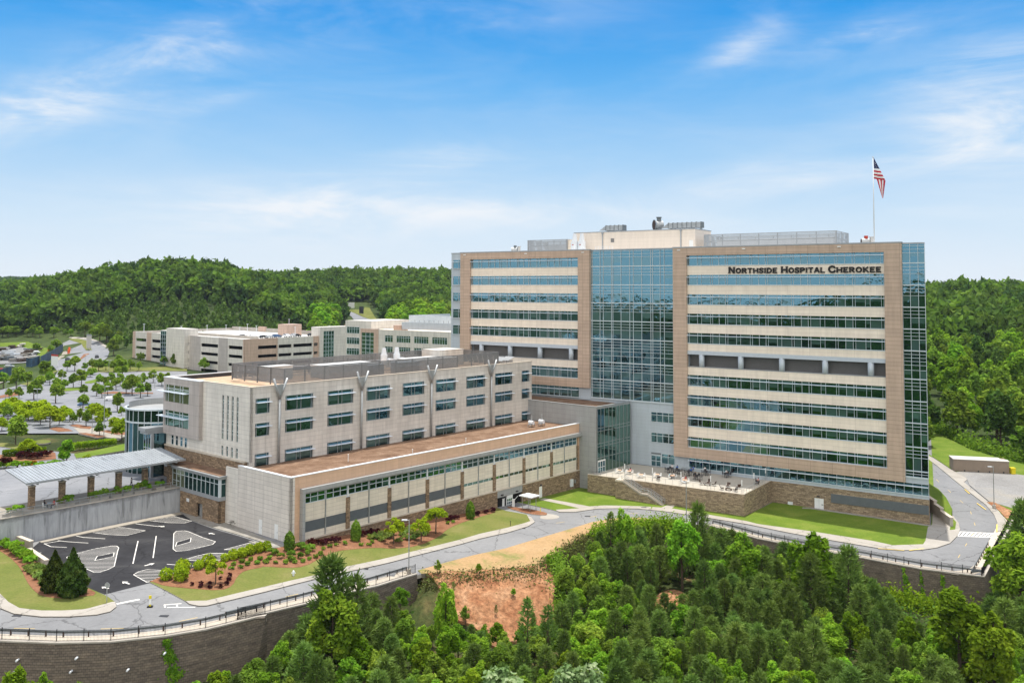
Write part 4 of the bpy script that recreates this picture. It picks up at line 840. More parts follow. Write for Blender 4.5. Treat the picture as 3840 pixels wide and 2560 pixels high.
# lettering on the top band
GLY = {'N': (1.12, [[(.17, 0), (.17, 1)], [(.17, 1), (.95, 0)], [(.95, 0), (.95, 1)]], 'bt'), 'O': (1.15, ['O'], ''), 'R': (1.08, [[(.17, 0), (.17, 1)], [(.17, .92), (.62, .92), (.83, .83), (.86, .71), (.78, .55), (.6, .49), (.17, .49)], [(.5, .49), (.98, 0)]], 'l'), 'T': (1.02, [[(.51, 0), (.51, 1)], [(.04, .91), (.98, .91)]], 'c'),
 'H': (1.12, [[(.17, 0), (.17, 1)], [(.95, 0), (.95, 1)], [(.17, .5), (.95, .5)]], 'bt'), 'S': (.92, [[(.84, .78), (.7, .91), (.46, .94), (.2, .86), (.15, .70), (.3, .57), (.62, .47), (.78, .34), (.74, .15), (.5, .06), (.24, .08), (.08, .24)]], ''), 'I': (.42, [[(.21, 0), (.21, 1)]], 'c'), 'D': (1.1, [[(.17, 0), (.17, 1)], [(.17, .92), (.55, .92), (.84, .78), (.95, .5), (.84, .22), (.55, .08), (.17, .08)]], 'l'),
 'E': (.95, [[(.17, 0), (.17, 1)], [(.17, .91), (.88, .91)], [(.17, .5), (.76, .5)], [(.17, .09), (.9, .09)]], 'l'), 'P': (1.0, [[(.17, 0), (.17, 1)], [(.17, .92), (.62, .92), (.83, .83), (.86, .70), (.78, .53), (.6, .46), (.17, .46)]], 'l'), 'A': (1.12, [[(.08, 0), (.56, 1)], [(.56, 1), (1.04, 0)], [(.3, .32), (.82, .32)]], ''), 'L': (.9, [[(.17, 0), (.17, 1)], [(.17, .09), (.86, .09)]], 'l'),
 'C': (1.08, [[(.98, .72), (.85, .88), (.58, .94), (.3, .86), (.14, .62), (.14, .38), (.3, .14), (.58, .06), (.85, .12), (1.0, .3)]], ''), 'K': (1.1, [[(.17, 0), (.17, 1)], [(.17, .42), (.95, 1)], [(.42, .6), (1.0, 0)]], 'l')}
def lettering(text, x0, x1, zc, hcap, parent, y, z_off=TZ, mat='sign_black', depth=.2):
    """bold wide relief capitals with a large initial, drawn stroke by stroke with small wedge serifs"""
    x = 0; pl = []
    for k, ch in enumerate(text):
        s = hcap*(1.0 if k == 0 else .80); w, st, sf = GLY[ch]; pl.append((ch, x, s)); x += (w+.10)*s
    kx = (x1-x0)/x; mb = MB(); zb = zc-z_off-hcap/2
    def stroke(P, X, s, t):
        Q = [Vector((X+p[0]*s*kx, 0, zb+p[1]*s)) for p in P]
        for a, b in zip(Q, Q[1:]):
            d = (b-a).normalized(); n = Vector((-d.z, 0, d.x))*t/2; e = d*t*.22 if len(Q) > 2 else d*0
            c = [a-e-n, b+e-n, b+e+n, a-e+n]
            F_ = [(p.x, y-depth, p.z) for p in c]; Bk = [(p.x, y, p.z) for p in c]; mb.face(F_)
            for i in range(4): j = (i+1) % 4; mb.face([Bk[i], Bk[j], F_[j], F_[i]])
    for ch, xx, s in pl:
        w, st, sf = GLY[ch]; X = x0+xx*kx; t = .265*s
        for P in st:
            if P == 'O': P = [(.57+.43*cos(a), .5+.42*sin(a)) for a in np.linspace(0, 2*pi, 17)]
            stroke(P, X, s, t)
        xs = dict(bt=[.17, w-.17], l=[.17], c=[w/2]).get(sf, [])
        for q in xs:
            for zz in (0, 1): mb.box(X+(q-.20)*s*kx, X+(q+.20)*s*kx, y-depth, y, zb+zz*s-(.10*s if zz else 0), zb+zz*s+(0 if zz else .10*s))
    return mb.build('lettering', mat, parent)
sign = empty('building_sign', bw(-41.5, .02, 43.9+1.32-.2), RB); tag(sign, 'black capital letters naming the hospital across the top cream band', 'sign')
for wd, a_, b_ in (('NORTHSIDE', -40.2, -29.15), ('HOSPITAL', -28.5, -19.15), ('CHEROKEE', -18.6, -8.0)): lettering(wd, a_+41.5, b_+41.5, 45.2, 1.40, sign, -.02, 45.02)

# flag on a tall pole
fl = empty('flagpole', bw(-9.8, -2, 50.3), RB); tag(fl, 'tall white flagpole standing on the tower roof', 'flagpole')
mb = MB(); mb.tube((0, 0, 0), (0, 0, 18.0), .13, 10, .075); mb.tube((0, 0, 0), (0, 0, .25), .3, 12); mb.build('pole', 'white_metal', fl, smooth=True); mb = MB(); mb.tube((0, 0, 18.0), (0, 0, 18.22), .12, 10); mb.build('finial', 'white_metal', fl)
def flag():
    plain('flag_red', (.50, .025, .045), .8, 0, .08); plain('flag_white', (.80, .78, .80), .8, 0, .04); plain('flag_navy', (.025, .035, .12), .8, 0, .05)
    k = .0585                                                   # metres per traced unit
    X = lambda x: (x-306)*k/1.0; Z = lambda y: 18.0-(y-128)*.0595/1.0*.5
    K = .0140; X = lambda x: .12+(x-312)*K; Z = lambda y: 17.9-(y-132)*K
    mb = MB(); fold = lambda x, y: .14*sin(x*.05)+.06*sin(y*.03)
    def q(pts, mi):
        mb.face([(X(x), fold(x, y), Z(y)) for x, y in pts], mi)
    R = lambda y: 318+(y-132)*.445                              # the free edge runs down to the right
    q([(312, 132), (318, 132), (R(180), 180), (313, 180)], 2); q([(313, 180), (R(180), 180), (R(240), 240), (313, 240)], 2); q([(313, 240), (R(240), 240), (R(300), 300), (313, 286)], 2)
    ys = [286, 312, 338, 366, 390, 415, 440]; yr = [300, 332, 360, 388, 418, 446, 474]
    for i in range(6): q([(313, ys[i+1]), ((313+R(yr[i+1]))/2, (ys[i+1]+yr[i+1])/2+4), (R(yr[i+1]), yr[i+1]), (R(yr[i]), yr[i]), ((313+R(yr[i]))/2, (ys[i]+yr[i])/2+4), (313, ys[i])], 1 if i % 2 == 0 else 0)
    xs = [352, 374, 398, 420, 446, 474]; bx = [424, 426, 428, 430, 433, 436]
    for i in range(5): q([(xs[i], 448+i*6), (xs[i+1], 452+i*6), (xs[i+1]*.45+bx[i+1]*.55, 610), (bx[i+1], 735), (bx[i], 735), (xs[i]*.45+bx[i]*.55, 610)], 0 if i % 2 == 0 else 1)
    for x, y in [(326, 200), (338, 222), (326, 240), (342, 250), (356, 270), (330, 268), (350, 290), (334, 214)]:
        mb.face([(X(x+4*cos(t)), fold(x, y)-.03, Z(y+4*sin(t))) for t in (0, 1.2, 2.4, 3.6, 4.8)][::-1], 1)
    o = mb.build('national_flag', ['flag_red', 'flag_white', 'flag_navy']); o.location = bw(-9.8, -2, 50.3); o.rotation_euler = (0, 0, RB)
    md = o.modifiers.new('thickness', 'SOLIDIFY'); md.thickness = .02
    tag(o, 'striped national flag drooping from the roof pole', 'flag')
flag()

# ------------------------------------------------------------------ low wing and clinic block (x along the long face, y behind it)
low = empty('long_wing', O_, RA); tag(low, 'long low wing with cream panels, grey louvres and stone piers', 'hospital wing')
UE = 78.25
mb = MB(); mb.box(.1, UE, .45, 15.1, -5, 9.6); mb.build('wall', 'low_cream', low)
mb = MB(); mb.box(.4, UE, .6, 15.1, 9.6, 9.75); mb.build('roof', 'roof_mulch', low)
# end wall facing the lot, with two white doors
mb = MB(); mb.box(0, .45, .0, 15.13, -.6, 10.38); mb.box(0, .86, -.0, .45, -.6, 10.38); mb.build('end_wall', 'low_white', low)
for y in (8.6, 4.15):
    mb = MB(); mb.box(-.05, .02, y-.95, y, .1, 2.45); d = mb.build('white_door', 'door_white', low); mb = MB(); mb.box(-.12, -.05, y-.9, y-.75, 1.15, 1.25); mb.build('handle', 'grey_metal', d)
mb = MB(); mb.box(.86, UE, 0, .5, 8.42, 10.38); mb.box(.86, 1.84, .0, .5, -.6, 8.42); mb.box(77.9, UE, .0, .5, -.2, 8.42); mb.build('peach_band', 'peach_panel', low)
mb = MB(); mb.box(0, UE, -.06, .62, 10.38, 10.5); mb.box(-.06, .56, .62, 15.1, 10.38, 10.5); mb.build('parapet_cap', 'white_metal', low)
mb = MB(); mb.box(1.84, UE+.4, -.85, .4, 7.75, 8.42); mb.box(1.84, 2.36, -.85, .4, -.3, 7.75); mb.box(2.36, UE+.2, -.45, .4, 7.46, 7.75); mb.build('grey_fascia', 'grey_panel', low)
BAYX = [2.42]+[7.09+4.69*k for k in range(16)]
BAYX = [x for x in BAYX if x < 77]+[77.4]
for i, (a, b) in enumerate(zip(BAYX, BAYX[1:])):
    smallwin(a+.14, b-.14, 5.82, 7.42, 3, .16, low, 'window', .56, off=0, bl=.15)
    mb = MB(); mb.box(a+.1, b-.1, .12, .44, 2.86, 5.78); mb.box(a+.1, b-.1, .12, .44, 0, 1.12 if a < 39 else 2.32); mb.build('cream_panel', 'low_cream', low)
    if a < 39:
        mb = MB(); mb.box(a+.12, b-.12, .22, .4, 1.12, 2.86)
        z = 1.16
        while z < 2.8: mb.box(a+.12, b-.12, .13, .22, z, z+.06); z += .13
        mb.build('vent_louvre', 'louvre_grey', low)
    else:
        mb = MB(); mb.face([(a+.12, .2, 2.32), (b-.12, .2, 2.32), (b-.12, .2, 2.86), (a+.12, .2, 2.86)], 0); o = mb.build('slot_window', 'glass_green', low)
        f = MB()
        for k in range(4): x = a+.12+(b-a-.24)*k/3; f.box(x-.04, x+.04, .12, .198, 2.32, 2.86)
        f.build('window_frame', 'frame_metal', o)
    if i % 2 == 0 and i:
        mb = MB(); mb.box(a-.12, a+.12, -.02, .3, 5.5, 7.46); mb.box(a-.38, a+.38, -.02, .3, 5.4, 5.5); mb.build('bracket', 'white_metal', low)
        mb = MB(); mb.box(a-.36, a+.36, -.12, .4, -.1, 5.4); mb.build('stone_pier', 'tan_stone', low)
    elif i:
        mb = MB(); mb.box(a-.07, a+.07, -.04, .3, 0, 7.46); mb.build('mullion', 'galvanised', low)
mb = MB(); mb.box(77.5, 77.9, -.1, .4, -.1, 5.4); mb.build('stone_pier', 'tan_stone', low)
mb = MB(); mb.box(.9, UE+.05, -.22, .45, -.12, .08); mb.build('stone_ledge', 'limestone', low)
mb = MB(); mb.box(.9, 50.1, -.14, .45, -5, -.12); mb.box(58.15, UE, -.14, .45, -5, -.12); mb.build('stone_base', 'tan_stone', low)
# vehicle entrance
ent = MB(); ent.box(50.1, 58.15, .0, .5, -1.55, -.12); e = ent.build('entrance_header', 'grey_panel', low)
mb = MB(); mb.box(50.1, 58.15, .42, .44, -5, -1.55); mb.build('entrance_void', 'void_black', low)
mb = MB(); mb.box(53.35, 55.15, .1, .4, -4.2, -1.55)
d = mb.build('entrance_door', 'door_white', low); mb = MB()
for x in (53.6, 54.2, 54.75):
    for z in (-3.7, -3.1, -2.5): mb.box(x-.2, x+.2, .07, .105, z-.22, z+.22)
mb.build('panes', 'glass_mid', d)
for x in (51.6, 56.3):
    mb = MB(); mb.box(x-.3, x+.3, -.25, -.0, -1.2, -1.0); mb.build('wall_lamp', 'dark_metal', low)
mb = MB(); mb.box(63.55, 64.5, -.2, -.1, -3.85, -1.45); d = mb.build('white_door', 'door_white', low)
mb = MB(); mb.box(63.8, 64.3, -.4, -.14, -1.2, -.95); mb.build('wall_lamp', 'dark_metal', low)
mb = MB(); mb.box(74.5, 75.4, -.5, -.14, -3.2, -1.6); mb.build('meter_cabinet', 'white_metal', low)
mb = MB(); mb.box(76.0, 76.4, -.45, -.14, -2.6, -1.9); mb.build('meter_box', 'galvanised', low)

clinic = empty('clinic_block', aw(2.4, -15.13, 0), RA); tag(clinic, 'pale four storey clinic block with Y shaped struts and sunshaded windows', 'hospital wing')
CX0, CL_ = 0.0, 77.2                                             # local x = u-2.4
CH = 23.5
mb = MB(); mb.box(.35, CL_, .4, 28.8, 3, 22.6); mb.build('wall', 'precast', clinic)
mb = MB(); mb.box(.4, CL_, .4, 28.8, 22.6, 22.75); mb.build('roof', 'roof_gravel', clinic)
CW = [(3.28, 6.2), (9.5, 15.65), (18.95, 25.1), (28.4, 34.55), (37.95, 44.1), (47.4, 53.55), (56.85, 63.05), (66.35, 72.5), (75.85, 78.8)]
CR = [(18.8, 21.5), (14.85, 17.2), (9.55, 11.9)]
def punched(x0, x1, zs, wins, y0, y1, name, mat, parent):
    """a wall with real openings: piers between the windows, bands over and under them"""
    mb = MB(); z = zs[0]
    for (a, b) in sorted((r for r in CR)):
        mb.box(x0, x1, y0, y1, z, a); xx = x0
        for (p, q) in wins: mb.box(xx, p, y0, y1, a, b); xx = q
        mb.box(xx, x1, y0, y1, a, b); z = b
    mb.box(x0, x1, y0, y1, z, zs[1]); return mb.build(name, mat, parent)
wl = [(a-2.4, b-2.4) for a, b in CW]
punched(0, CL_, (3, CH), wl, 0, .4, 'front_wall', 'precast', clinic)
def shaded_window(w):
    me = []; return me
WC = {}
for (p, q) in wl:
    for (a, b) in CR:
        n = 4 if q-p > 4 else 2; r = random.Random(int(p*7+a*3)); y = .26; mb = MB(); w = q-p
        X = [p, p+.35, p+.35+(w-.7)*.42, p+.35+(w-.7)*.58, q-.35, q] if n == 4 else [p, p+.35, q-.35, q]; zt = a+(b-a)*.72
        for c, d in zip(X, X[1:]): panes(mb, c, d, y, a, zt, r, .45); mb.face([(c, y, zt), (d, y, zt), (d, y, b), (c, y, b)], r.choice([0, 0, 1]))
        o = mb.build('window', GL, clinic); f = MB()
        for x in X: f.box(x-.045, x+.045, y-.09, y-.003, a, b)
        for z in (a+.05, zt, b-.05): f.box(p, q, y-.1, y-.002, z-.045, z+.045)
        f.build('window_frame', 'galvanised', o); s = MB(); s.box(p+.1, q+.15, -.75, .1, zt+.02, zt+.11); s.build('sunshade', 'sunshade', o)
mb = MB(); mb.box(-.06, CL_+.05, -.07, .5, CH, CH+.12); mb.box(-.06, .5, .5, 28.8, CH, CH+.12); mb.build('parapet_cap', 'limestone', clinic)
mb = MB(); mb.box(.0, CL_, -.12, .02, 9.2, 9.5); mb.build('flashing', 'grey_metal', clinic)
for u in (8.0, 26.93, 45.86, 64.8):
    x = u-2.4; mb = MB(); mb.tube((x, -.35, 9.3), (x, -.35, 21.2), .2, 12); y = -.35
    o = mb.build('strut', 'galvanised', clinic, smooth=True)
    for sx in (-1, 1):
        mb = MB(); mb.tube((x, y, 21.0), (x+sx*1.42, y-.25, 24.75), .2, 12); mb.build('strut_arm', 'galvanised', o, smooth=True)
    mb = MB(); mb.prism([(x-.0, 0), (x+1.1, 0), (x-1.1, 0)], 0, .01); mb = MB(); mb.face([(x, y, 21.1), (x+1.05, y-.15, 23.7), (x-1.05, y-.15, 23.7)]); mb.face([(x, y+.04, 21.1), (x-1.05, y-.11, 23.7), (x+1.05, y-.11, 23.7)]); mb.build('gusset', 'galvanised', o)
# short side facing the court: white panels, slit windows, a projecting grey box with two big windows, stone foot
yv = lambda v: -v-15.13                                          # v of the site frame to local y
S4 = [yv(-24.1+1.56*k) for k in range(4)]
mb = MB(); segs = [(.0, yv(-19.05)-.0)]
ys = [0]+[c for s in S4[::-1] for c in (s-.32, s+.32)]+[yv(-30.9)]
for z0, z1, op in [(10.55, 10.75, 0), (10.75, 12.5, 1), (12.5, 13.65, 0), (13.65, 21.5, 1), (21.5, CH, 0)]:
    if op:
        for a, b in zip(ys[::2], ys[1::2]): mb.box(0, .4, a, b, z0, z1)
    else: mb.box(0, .4, 0, yv(-30.9), z0, z1)
mb.box(0, .4, yv(-30.9), yv(-44), 10.55, 12.8); mb.build('side_wall', 'precast_white', clinic)
for s in S4:
    for z0, z1, n in ((10.75, 12.5, 2), (13.65, 21.5, 9)):
        mb = MB(); Z = [z0]+[z0+(z1-z0)*(k+(.3 if k % 2 else 0))/n for k in range(1, n)]+[z1]; f = MB()
        for a, b in zip(Z, Z[1:]): mb.face([(.24, s+.32, a), (.24, s-.32, a), (.24, s-.32, b), (.24, s+.32, b)], rnd.choice([0, 0, 1, 2])); f.box(.14, .238, s-.32, s+.32, b-.05, b+.05)
        o = mb.build('slit_window', GL, clinic); f.build('window_frame', 'frame_metal', o)
for v in (-41.5, -39.9, -38.2, -36.6):
    mb = MB(); y = yv(v); mb.face([(-.02, y+.35, 10.75), (-.02, y-.35, 10.75), (-.02, y-.35, 12.45), (-.02, y+.35, 12.45)], 0); o = mb.build('slit_window', 'glass_mid', clinic); f = MB(); f.box(-.06, -.021, y-.4, y-.34, 10.7, 12.5); f.box(-.06, -.021, y+.34, y+.4, 10.7, 12.5); f.box(-.06, -.021, y-.34, y+.34, 11.8, 11.88); f.build('window_frame', 'frame_metal', o)
y0, y1 = yv(-30.9), yv(-44.0); bx = MB()
wy0, wy1 = yv(-34.5), yv(-43.4)
for a, b in ((12.75, 14.35), (17.3, 18.95), (22.2, CH)): bx.box(-.75, .4, wy0, wy1, a, b)
bx.box(-.75, .4, y0, wy0, 12.75, CH); bx.box(-.75, .4, wy1, y1, 12.75, CH); bx.build('projecting_box', 'box_grey', clinic)
mb = MB(); mb.box(-.80, .5, y0-.05, y1+.05, CH, CH+.14); mb.build('parapet_cap', 'white_metal', clinic)
mb = MB(); mb.box(.45, CL_, 28.5, 28.9, 22.6, CH); mb.build('parapet_back', 'dark_metal', clinic)
mb = MB(); mb.box(.4, CL_, 28.4, 29.0, CH, CH+.12); mb.build('parapet_cap', 'white_metal', clinic)
for k, (a, b) in enumerate(((18.95, 22.2), (14.35, 17.3))):
    mb = MB(); X = [wy0, wy0+.35, wy0+2.6, wy0+3.6, wy0+5.8, wy0+8, wy1]; zt = a+(b-a)*.62; f = MB(); x = -.5
    for c, d in zip(X, X[1:]): mb.face([(x, d, a), (x, c, a), (x, c, b), (x, d, b)], 0)
    o = mb.build('large_window', 'glass_pale' if k == 0 else 'glass_green', clinic)
    for c in X: f.box(x-.1, x-.003, c-.05, c+.05, a, b)
    f.box(x-.1, x-.002, wy0, wy1, zt+.5, zt+.6); f.build('window_frame', 'frame_metal', o); s = MB(); s.box(-1.7, -.55, wy0+.1, wy1+1.6, zt-.06, zt+.06); s.build('sunshade', 'sunshade', o)
mb = MB(); mb.box(-.35, .3, yv(-16.6), yv(-44), 2, 10.35); mb.build('stone_foot', 'tan_stone', clinic)
mb = MB(); mb.box(-.45, .35, yv(-16.5), yv(-44), 10.35, 10.62); mb.build('stone_ledge', 'limestone', clinic)
# roof plant behind a louvre screen
screen(9.6-2.4+1.0, 67.3, 1.9, 19, 23.35, 26.2, clinic, posts=4.4, pitch=.19, slat=.155, off=0, mat='screen_grey')
for a, b, c, d, z, mt in [(13, 19, 14.5, 17.5, 25.3, 'plant_grey'), (23, 36, 8, 14, 25.2, 'plant_grey'), (30, 34, 4, 6, 25.2, 'galvanised'), (47, 60, 8, 15, 25.0, 'plant_grey'), (58, 66, 12, 18, 26.4, 'precast'), (38, 44, 4, 6.5, 25.2, 'galvanised')]:
    mb = MB(); mb.box(a, b, c, d, 22.75, z); mb.box(a-.1, b+.1, c-.1, d+.1, z, z+.12); mb.build('air_handler', mt, clinic)
for x in (43.6, 47.4):
    mb = MB(); mb.tube((x, 15, 24), (x, 15, 26.2), .75, 14); mb.tube((x, 15, 26.2), (x, 15, 27.6), .62, 14, .42); mb.box(x+.9, x+2.2, 14.3, 15.7, 23.5, 25.2); mb.build('exhaust_stack', 'white_metal', clinic, smooth=False)
mb = MB()
for x in (70.2, 72.6):
    mb.box(x-1.1, x+1.1, 3, 6, 22.7, 23.9); mb.face([(x-1.2, 2.4, 23.9), (x+1.0, 2.4, 24.7), (x+1.0, 5, 24.7), (x-1.2, 5, 23.9)])
mb.build('roof_hood', 'grey_metal', clinic)
# fans on the low roof
for x in (70.2, 73.0):
    fan = empty('roof_fan', aw(x, -7.5 if x < 72 else -6.8, 9.75), RA); tag(fan, 'steel exhaust fan on the brown low roof, '+('nearer the clinic wall' if x < 72 else 'nearer the grey link wall'), 'exhaust fan', 'exhaust fans on the low roof')
    mb = MB(); mb.box(-.8, .8, -.5, .5, .5, .62)
    for a in (-.7, .7):
        for b in (-.4, .4): mb.box(a-.05, a+.05, b-.05, b+.05, 0, .5)
    mb.build('stand', 'galvanised', fan); mb = MB(); mb.tube((0, -.6, 1.0), (0, .6, 1.0), .45, 14); mb.build('housing', 'white_metal', fan); mb = MB(); mb.tube((.2, .1, 1.2), (.2, .1, 2.6), .16, 10); mb.build('stack', 'galvanised', fan)
for u, v, h in ((17, -6.5, 1.2), (45.5, -4.4, .8), (29, -2.5, 1.0)):
    mb = MB(); mb.tube((0, 0, 0), (0, 0, h), .07, 8); mb.tube((0, 0, h), (0, 0, h+.15), .11, 8); o = mb.build('vent_pipe', 'white_paint'); o.location = aw(u, v, 9.75); tag(o, 'thin white vent pipe rising from the brown low roof', 'vent pipe', 'vent pipes on the low roof')

# link block with the glazed stair hall
link = empty('link_block', aw(78.25, 0, 0), RA); tag(link, 'grey panelled link block with a tall green glass face on the terrace', 'link building')
mb = MB(); mb.box(.02, .4, -4.7, 30, -5, 14.45); mb.build('front_wall', 'grey_panel', link)
mb = MB(); mb.box(.4, 13.5, -4.2, 24, 13.6, 13.8); mb.build('roof', 'roof_mulch', link)
mb = MB(); mb.box(.4, 13.6, -4.8, -4.4, 13.95, 14.45); mb.box(-.05, .5, -4.85, 24, 14.45, 14.57); mb.box(.5, 13.7, -4.9, -4.35, 14.45, 14.57); mb.build('parapet_cap', 'galvanised', link)
mb = MB(); mb.box(.4, 13.6, -4.5, -4.3, -.2, 13.95); mb.box(.4, 13.4, -4.2, 22, -4, 13.6); mb.build('inner_wall', 'grey_panel', link)
mb = MB(); X = [.12, 1.55, 2.9, 4.7, 6.1, 7.6, 9.05, 10.7, 12.2, 13.6]; Z = [-.1, 2.4, 3.1, 5.6, 6.3, 9.0, 9.7, 13.95]; f = MB()
for a, b in zip(X, X[1:]):
    for c, d in zip(Z, Z[1:]): mb.face([(a, -4.82, c), (b, -4.82, c), (b, -4.82, d), (a, -4.82, d)], 1 if (c > 8.9 and a < 2.8 and c < 12) else 0)
o = mb.build('curtain_wall', ['glass_green', 'glass_dark'], link)
for x in X: f.box(x-.04, x+.04, -4.93, -4.823, -.1, 13.95)
for z in Z[2:-1]: f.box(.1, 13.6, -4.93, -4.824, z-.04, z+.04)
f.build('mullions', 'galvanised', o)
mb = MB(); mb.box(.15, 3.0, -5.02, -4.95, -.1, 2.4); d = mb.build('glass_door', 'glass_mid', link); f = MB()
for x in (.15, 1.05, 2.0, 2.95): f.box(x-.06, x+.06, -5.08, -5.03, -.1, 2.5)
f.box(.1, 3.05, -5.1, -5.025, 2.3, 2.62); f.box(.1, 3, -5.08, -5.03, 1.0, 1.1); f.build('door_frame', 'door_white', d)

# stone terrace in front of the tower
terr = empty('stone_terrace', (0, 0, 0)); tag(terr, 'raised stone walled dining terrace below the tower', 'terrace')
TA, TB, TC, TD = Vector((16.94, 200.18, 0)), Vector((46.73, 181.05, 0)), bw(-31.2, .0), bw(-66, .2)
TAi = aw(78.3, 4.9); ring = [TA, TB, TC, TD, TAi]
mb = MB(); d_ab = (TB-TA).normalized(); d_bc = (TC-TB).normalized(); n_ab = Vector((-d_ab.y, d_ab.x, 0)); n_bc = Vector((-d_bc.y, d_bc.x, 0))
if n_ab.dot(TC-TA) < 0: n_ab = -n_ab
if n_bc.dot(TA-TB) < 0: n_bc = -n_bc
S0 = (TB-TA).length
ST0, ST1 = 3.9/29.8*S0*1.0, 12.4                                 # the stair runs down inside the front wall
def wallrun(a, b, n, th, z0, z1, mb): mb.prism([(a.x, a.y), (b.x, b.y), (b.x+n.x*th, b.y+n.y*th), (a.x+n.x*th, a.y+n.y*th)], z0, z1)
wallrun(TA, TB, n_ab, .6, -5.6, -.2, mb); wallrun(TB, TC, n_bc, .6, -5.6, -.205, mb); wallrun(TA, aw(76.6, -1.0) if False else TA+Vector((2.0, 2.6, 0)), n_bc*-1, .5, -5.4, -.21, mb)
mb.build('stone_wall', 'terrace_stone', terr)
mb = MB(); wallrun(TA-d_ab*.05, TB+d_ab*.05, n_ab*1.0, .7, -.2, -.08, mb); wallrun(TB, TC, n_bc, .7, -.2, -.085, mb); mb.build('coping', 'limestone', terr)
mb = MB(); mb.prism([(p.x, p.y) for p in (TA+n_ab*.5, TB+n_ab*.5-d_ab*.5, TC-d_ab*.5, TD, TAi)], -.7, -.10); mb.build('terrace_floor', 'terrace_sand', terr)
# stair: two flights along the front wall with a landing
st = empty('terrace_stair', TA+Vector((0, 0, -.1)), math.atan2(d_ab.y, d_ab.x)); tag(st, 'concrete stair with steel rails running down the terrace front', 'stair')
mb = MB(); s0 = 9.2; n1, n2 = 13, 10; dz = 4.05/(n1+n2); tr = .34; x = s0; z = 0
W_ = -1.7
for k in range(n1): mb.box(x, x+tr+.02, W_, -.02, z-.30-dz, z-dz); x += tr; z -= dz
mb.box(x, x+1.5, W_, -.02, z-.35, z); xl = x; x += 1.5
for k in range(n2): mb.box(x, x+tr+.02, W_, -.02, z-.30-dz, z-dz); x += tr; z -= dz
xe = x; ze = z
o = mb.build('steps', 'plaza_tan', st)
mb = MB(); mb.box(s0-1.6, s0+.02, W_, -.02, -.35, 0); mb.build('top_landing', 'limestone', st)
mb = MB(); mb.prism([(s0-1.6, W_+.1), (xl+1.5, W_+.1), (xl+1.5, -.05), (s0-1.6, -.05)], -4.8, -4.7)
zm = -dz*n1
mb.v += []
mb.face([(s0-1.6, W_+.12, -4.7), (xe, W_+.12, -4.7), (xe, W_+.12, ze-.2), (xl+1.5, W_+.12, zm-.3), (xl, W_+.12, zm-.3), (s0, W_+.12, -.3), (s0-1.6, W_+.12, -.3)]); mb.build('stringer_wall', 'terrace_stone', st)
for yy, nm in ((W_+.08, 0), (-.15, 1)):
    mb = MB(); zr = .95
    for h in (.95, .55): mb.path([(s0-.1, yy, h), (xl, yy, zm+h), (xl+1.5, yy, zm+h), (xe, yy, ze+h)], .05, 6)
    for k in range(13):
        q = s0-.1+(xe-s0)*k/12; zz = -(q-s0)/tr*dz if q < xl else zm if q < xl+1.5 else zm-(q-xl-1.5)/tr*dz; mb.tube((q, yy, zz-.1), (q, yy, zz+.95), .03, 6)
    mb.build('handrail', 'galvanised', st)
# guard rail of the terrace
gr = empty('terrace_railing', (0, 0, -.08)); tag(gr, 'thin steel guard rail along the terrace edge', 'railing')
runs = [(TA+d_ab*.1+n_ab*.12, TA+d_ab*7.6+n_ab*.12), (TA+d_ab*9.3+n_ab*.12, TB+n_ab*.12-d_ab*.12), (TB+n_bc*.12+d_bc*.1, TC-d_bc*.3+n_bc*.12), (TA+n_ab*.2, TA+n_ab*2.4-d_ab*.2)]
for a, b in runs:
    L_ = (b-a).length; n = max(2, round(L_/1.55)); mb = MB(); mb.tube(a+Vector((0, 0, 1.05)), b+Vector((0, 0, 1.05)), .035, 6); mb.tube(a+Vector((0, 0, .12)), b+Vector((0, 0, .12)), .015, 4); mb.build('top_rail', 'galvanised', gr)
    for k in range(n+1):
        q = a.lerp(b, k/n); mb = MB(); mb.tube((0, 0, 0), (0, 0, 1.05), .028, 6); o = mb.build('post', 'galvanised', gr); o.location = q

# ------------------------------------------------------------------ vestibule, retaining walls, canopy, rotunda
vest = empty('glazed_vestibule', aw(-1.12, -19.0, 0), RA); tag(vest, 'glass walled lobby on a tan stone base beside the parking lot', 'lobby')
# local: x along u from -1.12, y behind: y = -(v+19)
mb = MB()
for a, b, z0, z1 in ((0, 5.4, -.5, 3.95), (7.5, 13.2, -.5, 3.95), (5.4, 7.5, 2.6, 3.95)): mb.box(0, .4, a, b, z0, z1)
mb.box(.0, 5, .0, .4, -.5, 3.94); mb.build('stone_base', 'tan_stone', vest)
mb = MB(); mb.box(.75, .85, 5.3, 7.6, 0, 2.7); d = mb.build('recessed_wall', 'grey_panel', vest)
mb = MB(); mb.box(.68, .745, 6.0, 7.0, .05, 2.2); mb.build('grey_door', 'galvanised', vest)
mb = MB(); mb.box(-.03, .0, 9.9, 10.8, 2.3, 2.9); mb.build('wall_vent', 'white_metal', vest)
mb = MB(); mb.box(-.12, 4.4, -.12, 17.2, 3.95, 4.6); mb.build('sill_band', 'grey_metal', vest)
mb = MB(); mb.box(-.3, 4.4, -.3, 18.5, 7.66, 8.07); mb.box(-.5, 4.4, -.5, 18.6, 8.07, 8.22); mb.build('roof_edge', 'galvanised', vest)
mb = MB(); mb.box(0, 4.4, 0, 18.2, 8.22, 8.28); mb.build('roof', 'roof_mulch', vest)
mb = MB(); f = MB(); Y = [0.25+1.42*k for k in range(13)]
for i, (a, b) in enumerate(zip(Y, Y[1:])):
    mb.face([(.05, b, 4.6), (.05, a, 4.6), (.05, a, 7.66), (.05, b, 7.66)], 0 if i < 8 else 1)
X = [.3, 2.2, 4.1]
for a, b in zip(X, X[1:]): mb.face([(a, .05, 4.6), (b, .05, 4.6), (b, .05, 7.66), (a, .05, 7.66)], 0)
o = mb.build('glazing', ['glass_drum', 'glass_pale'], vest)
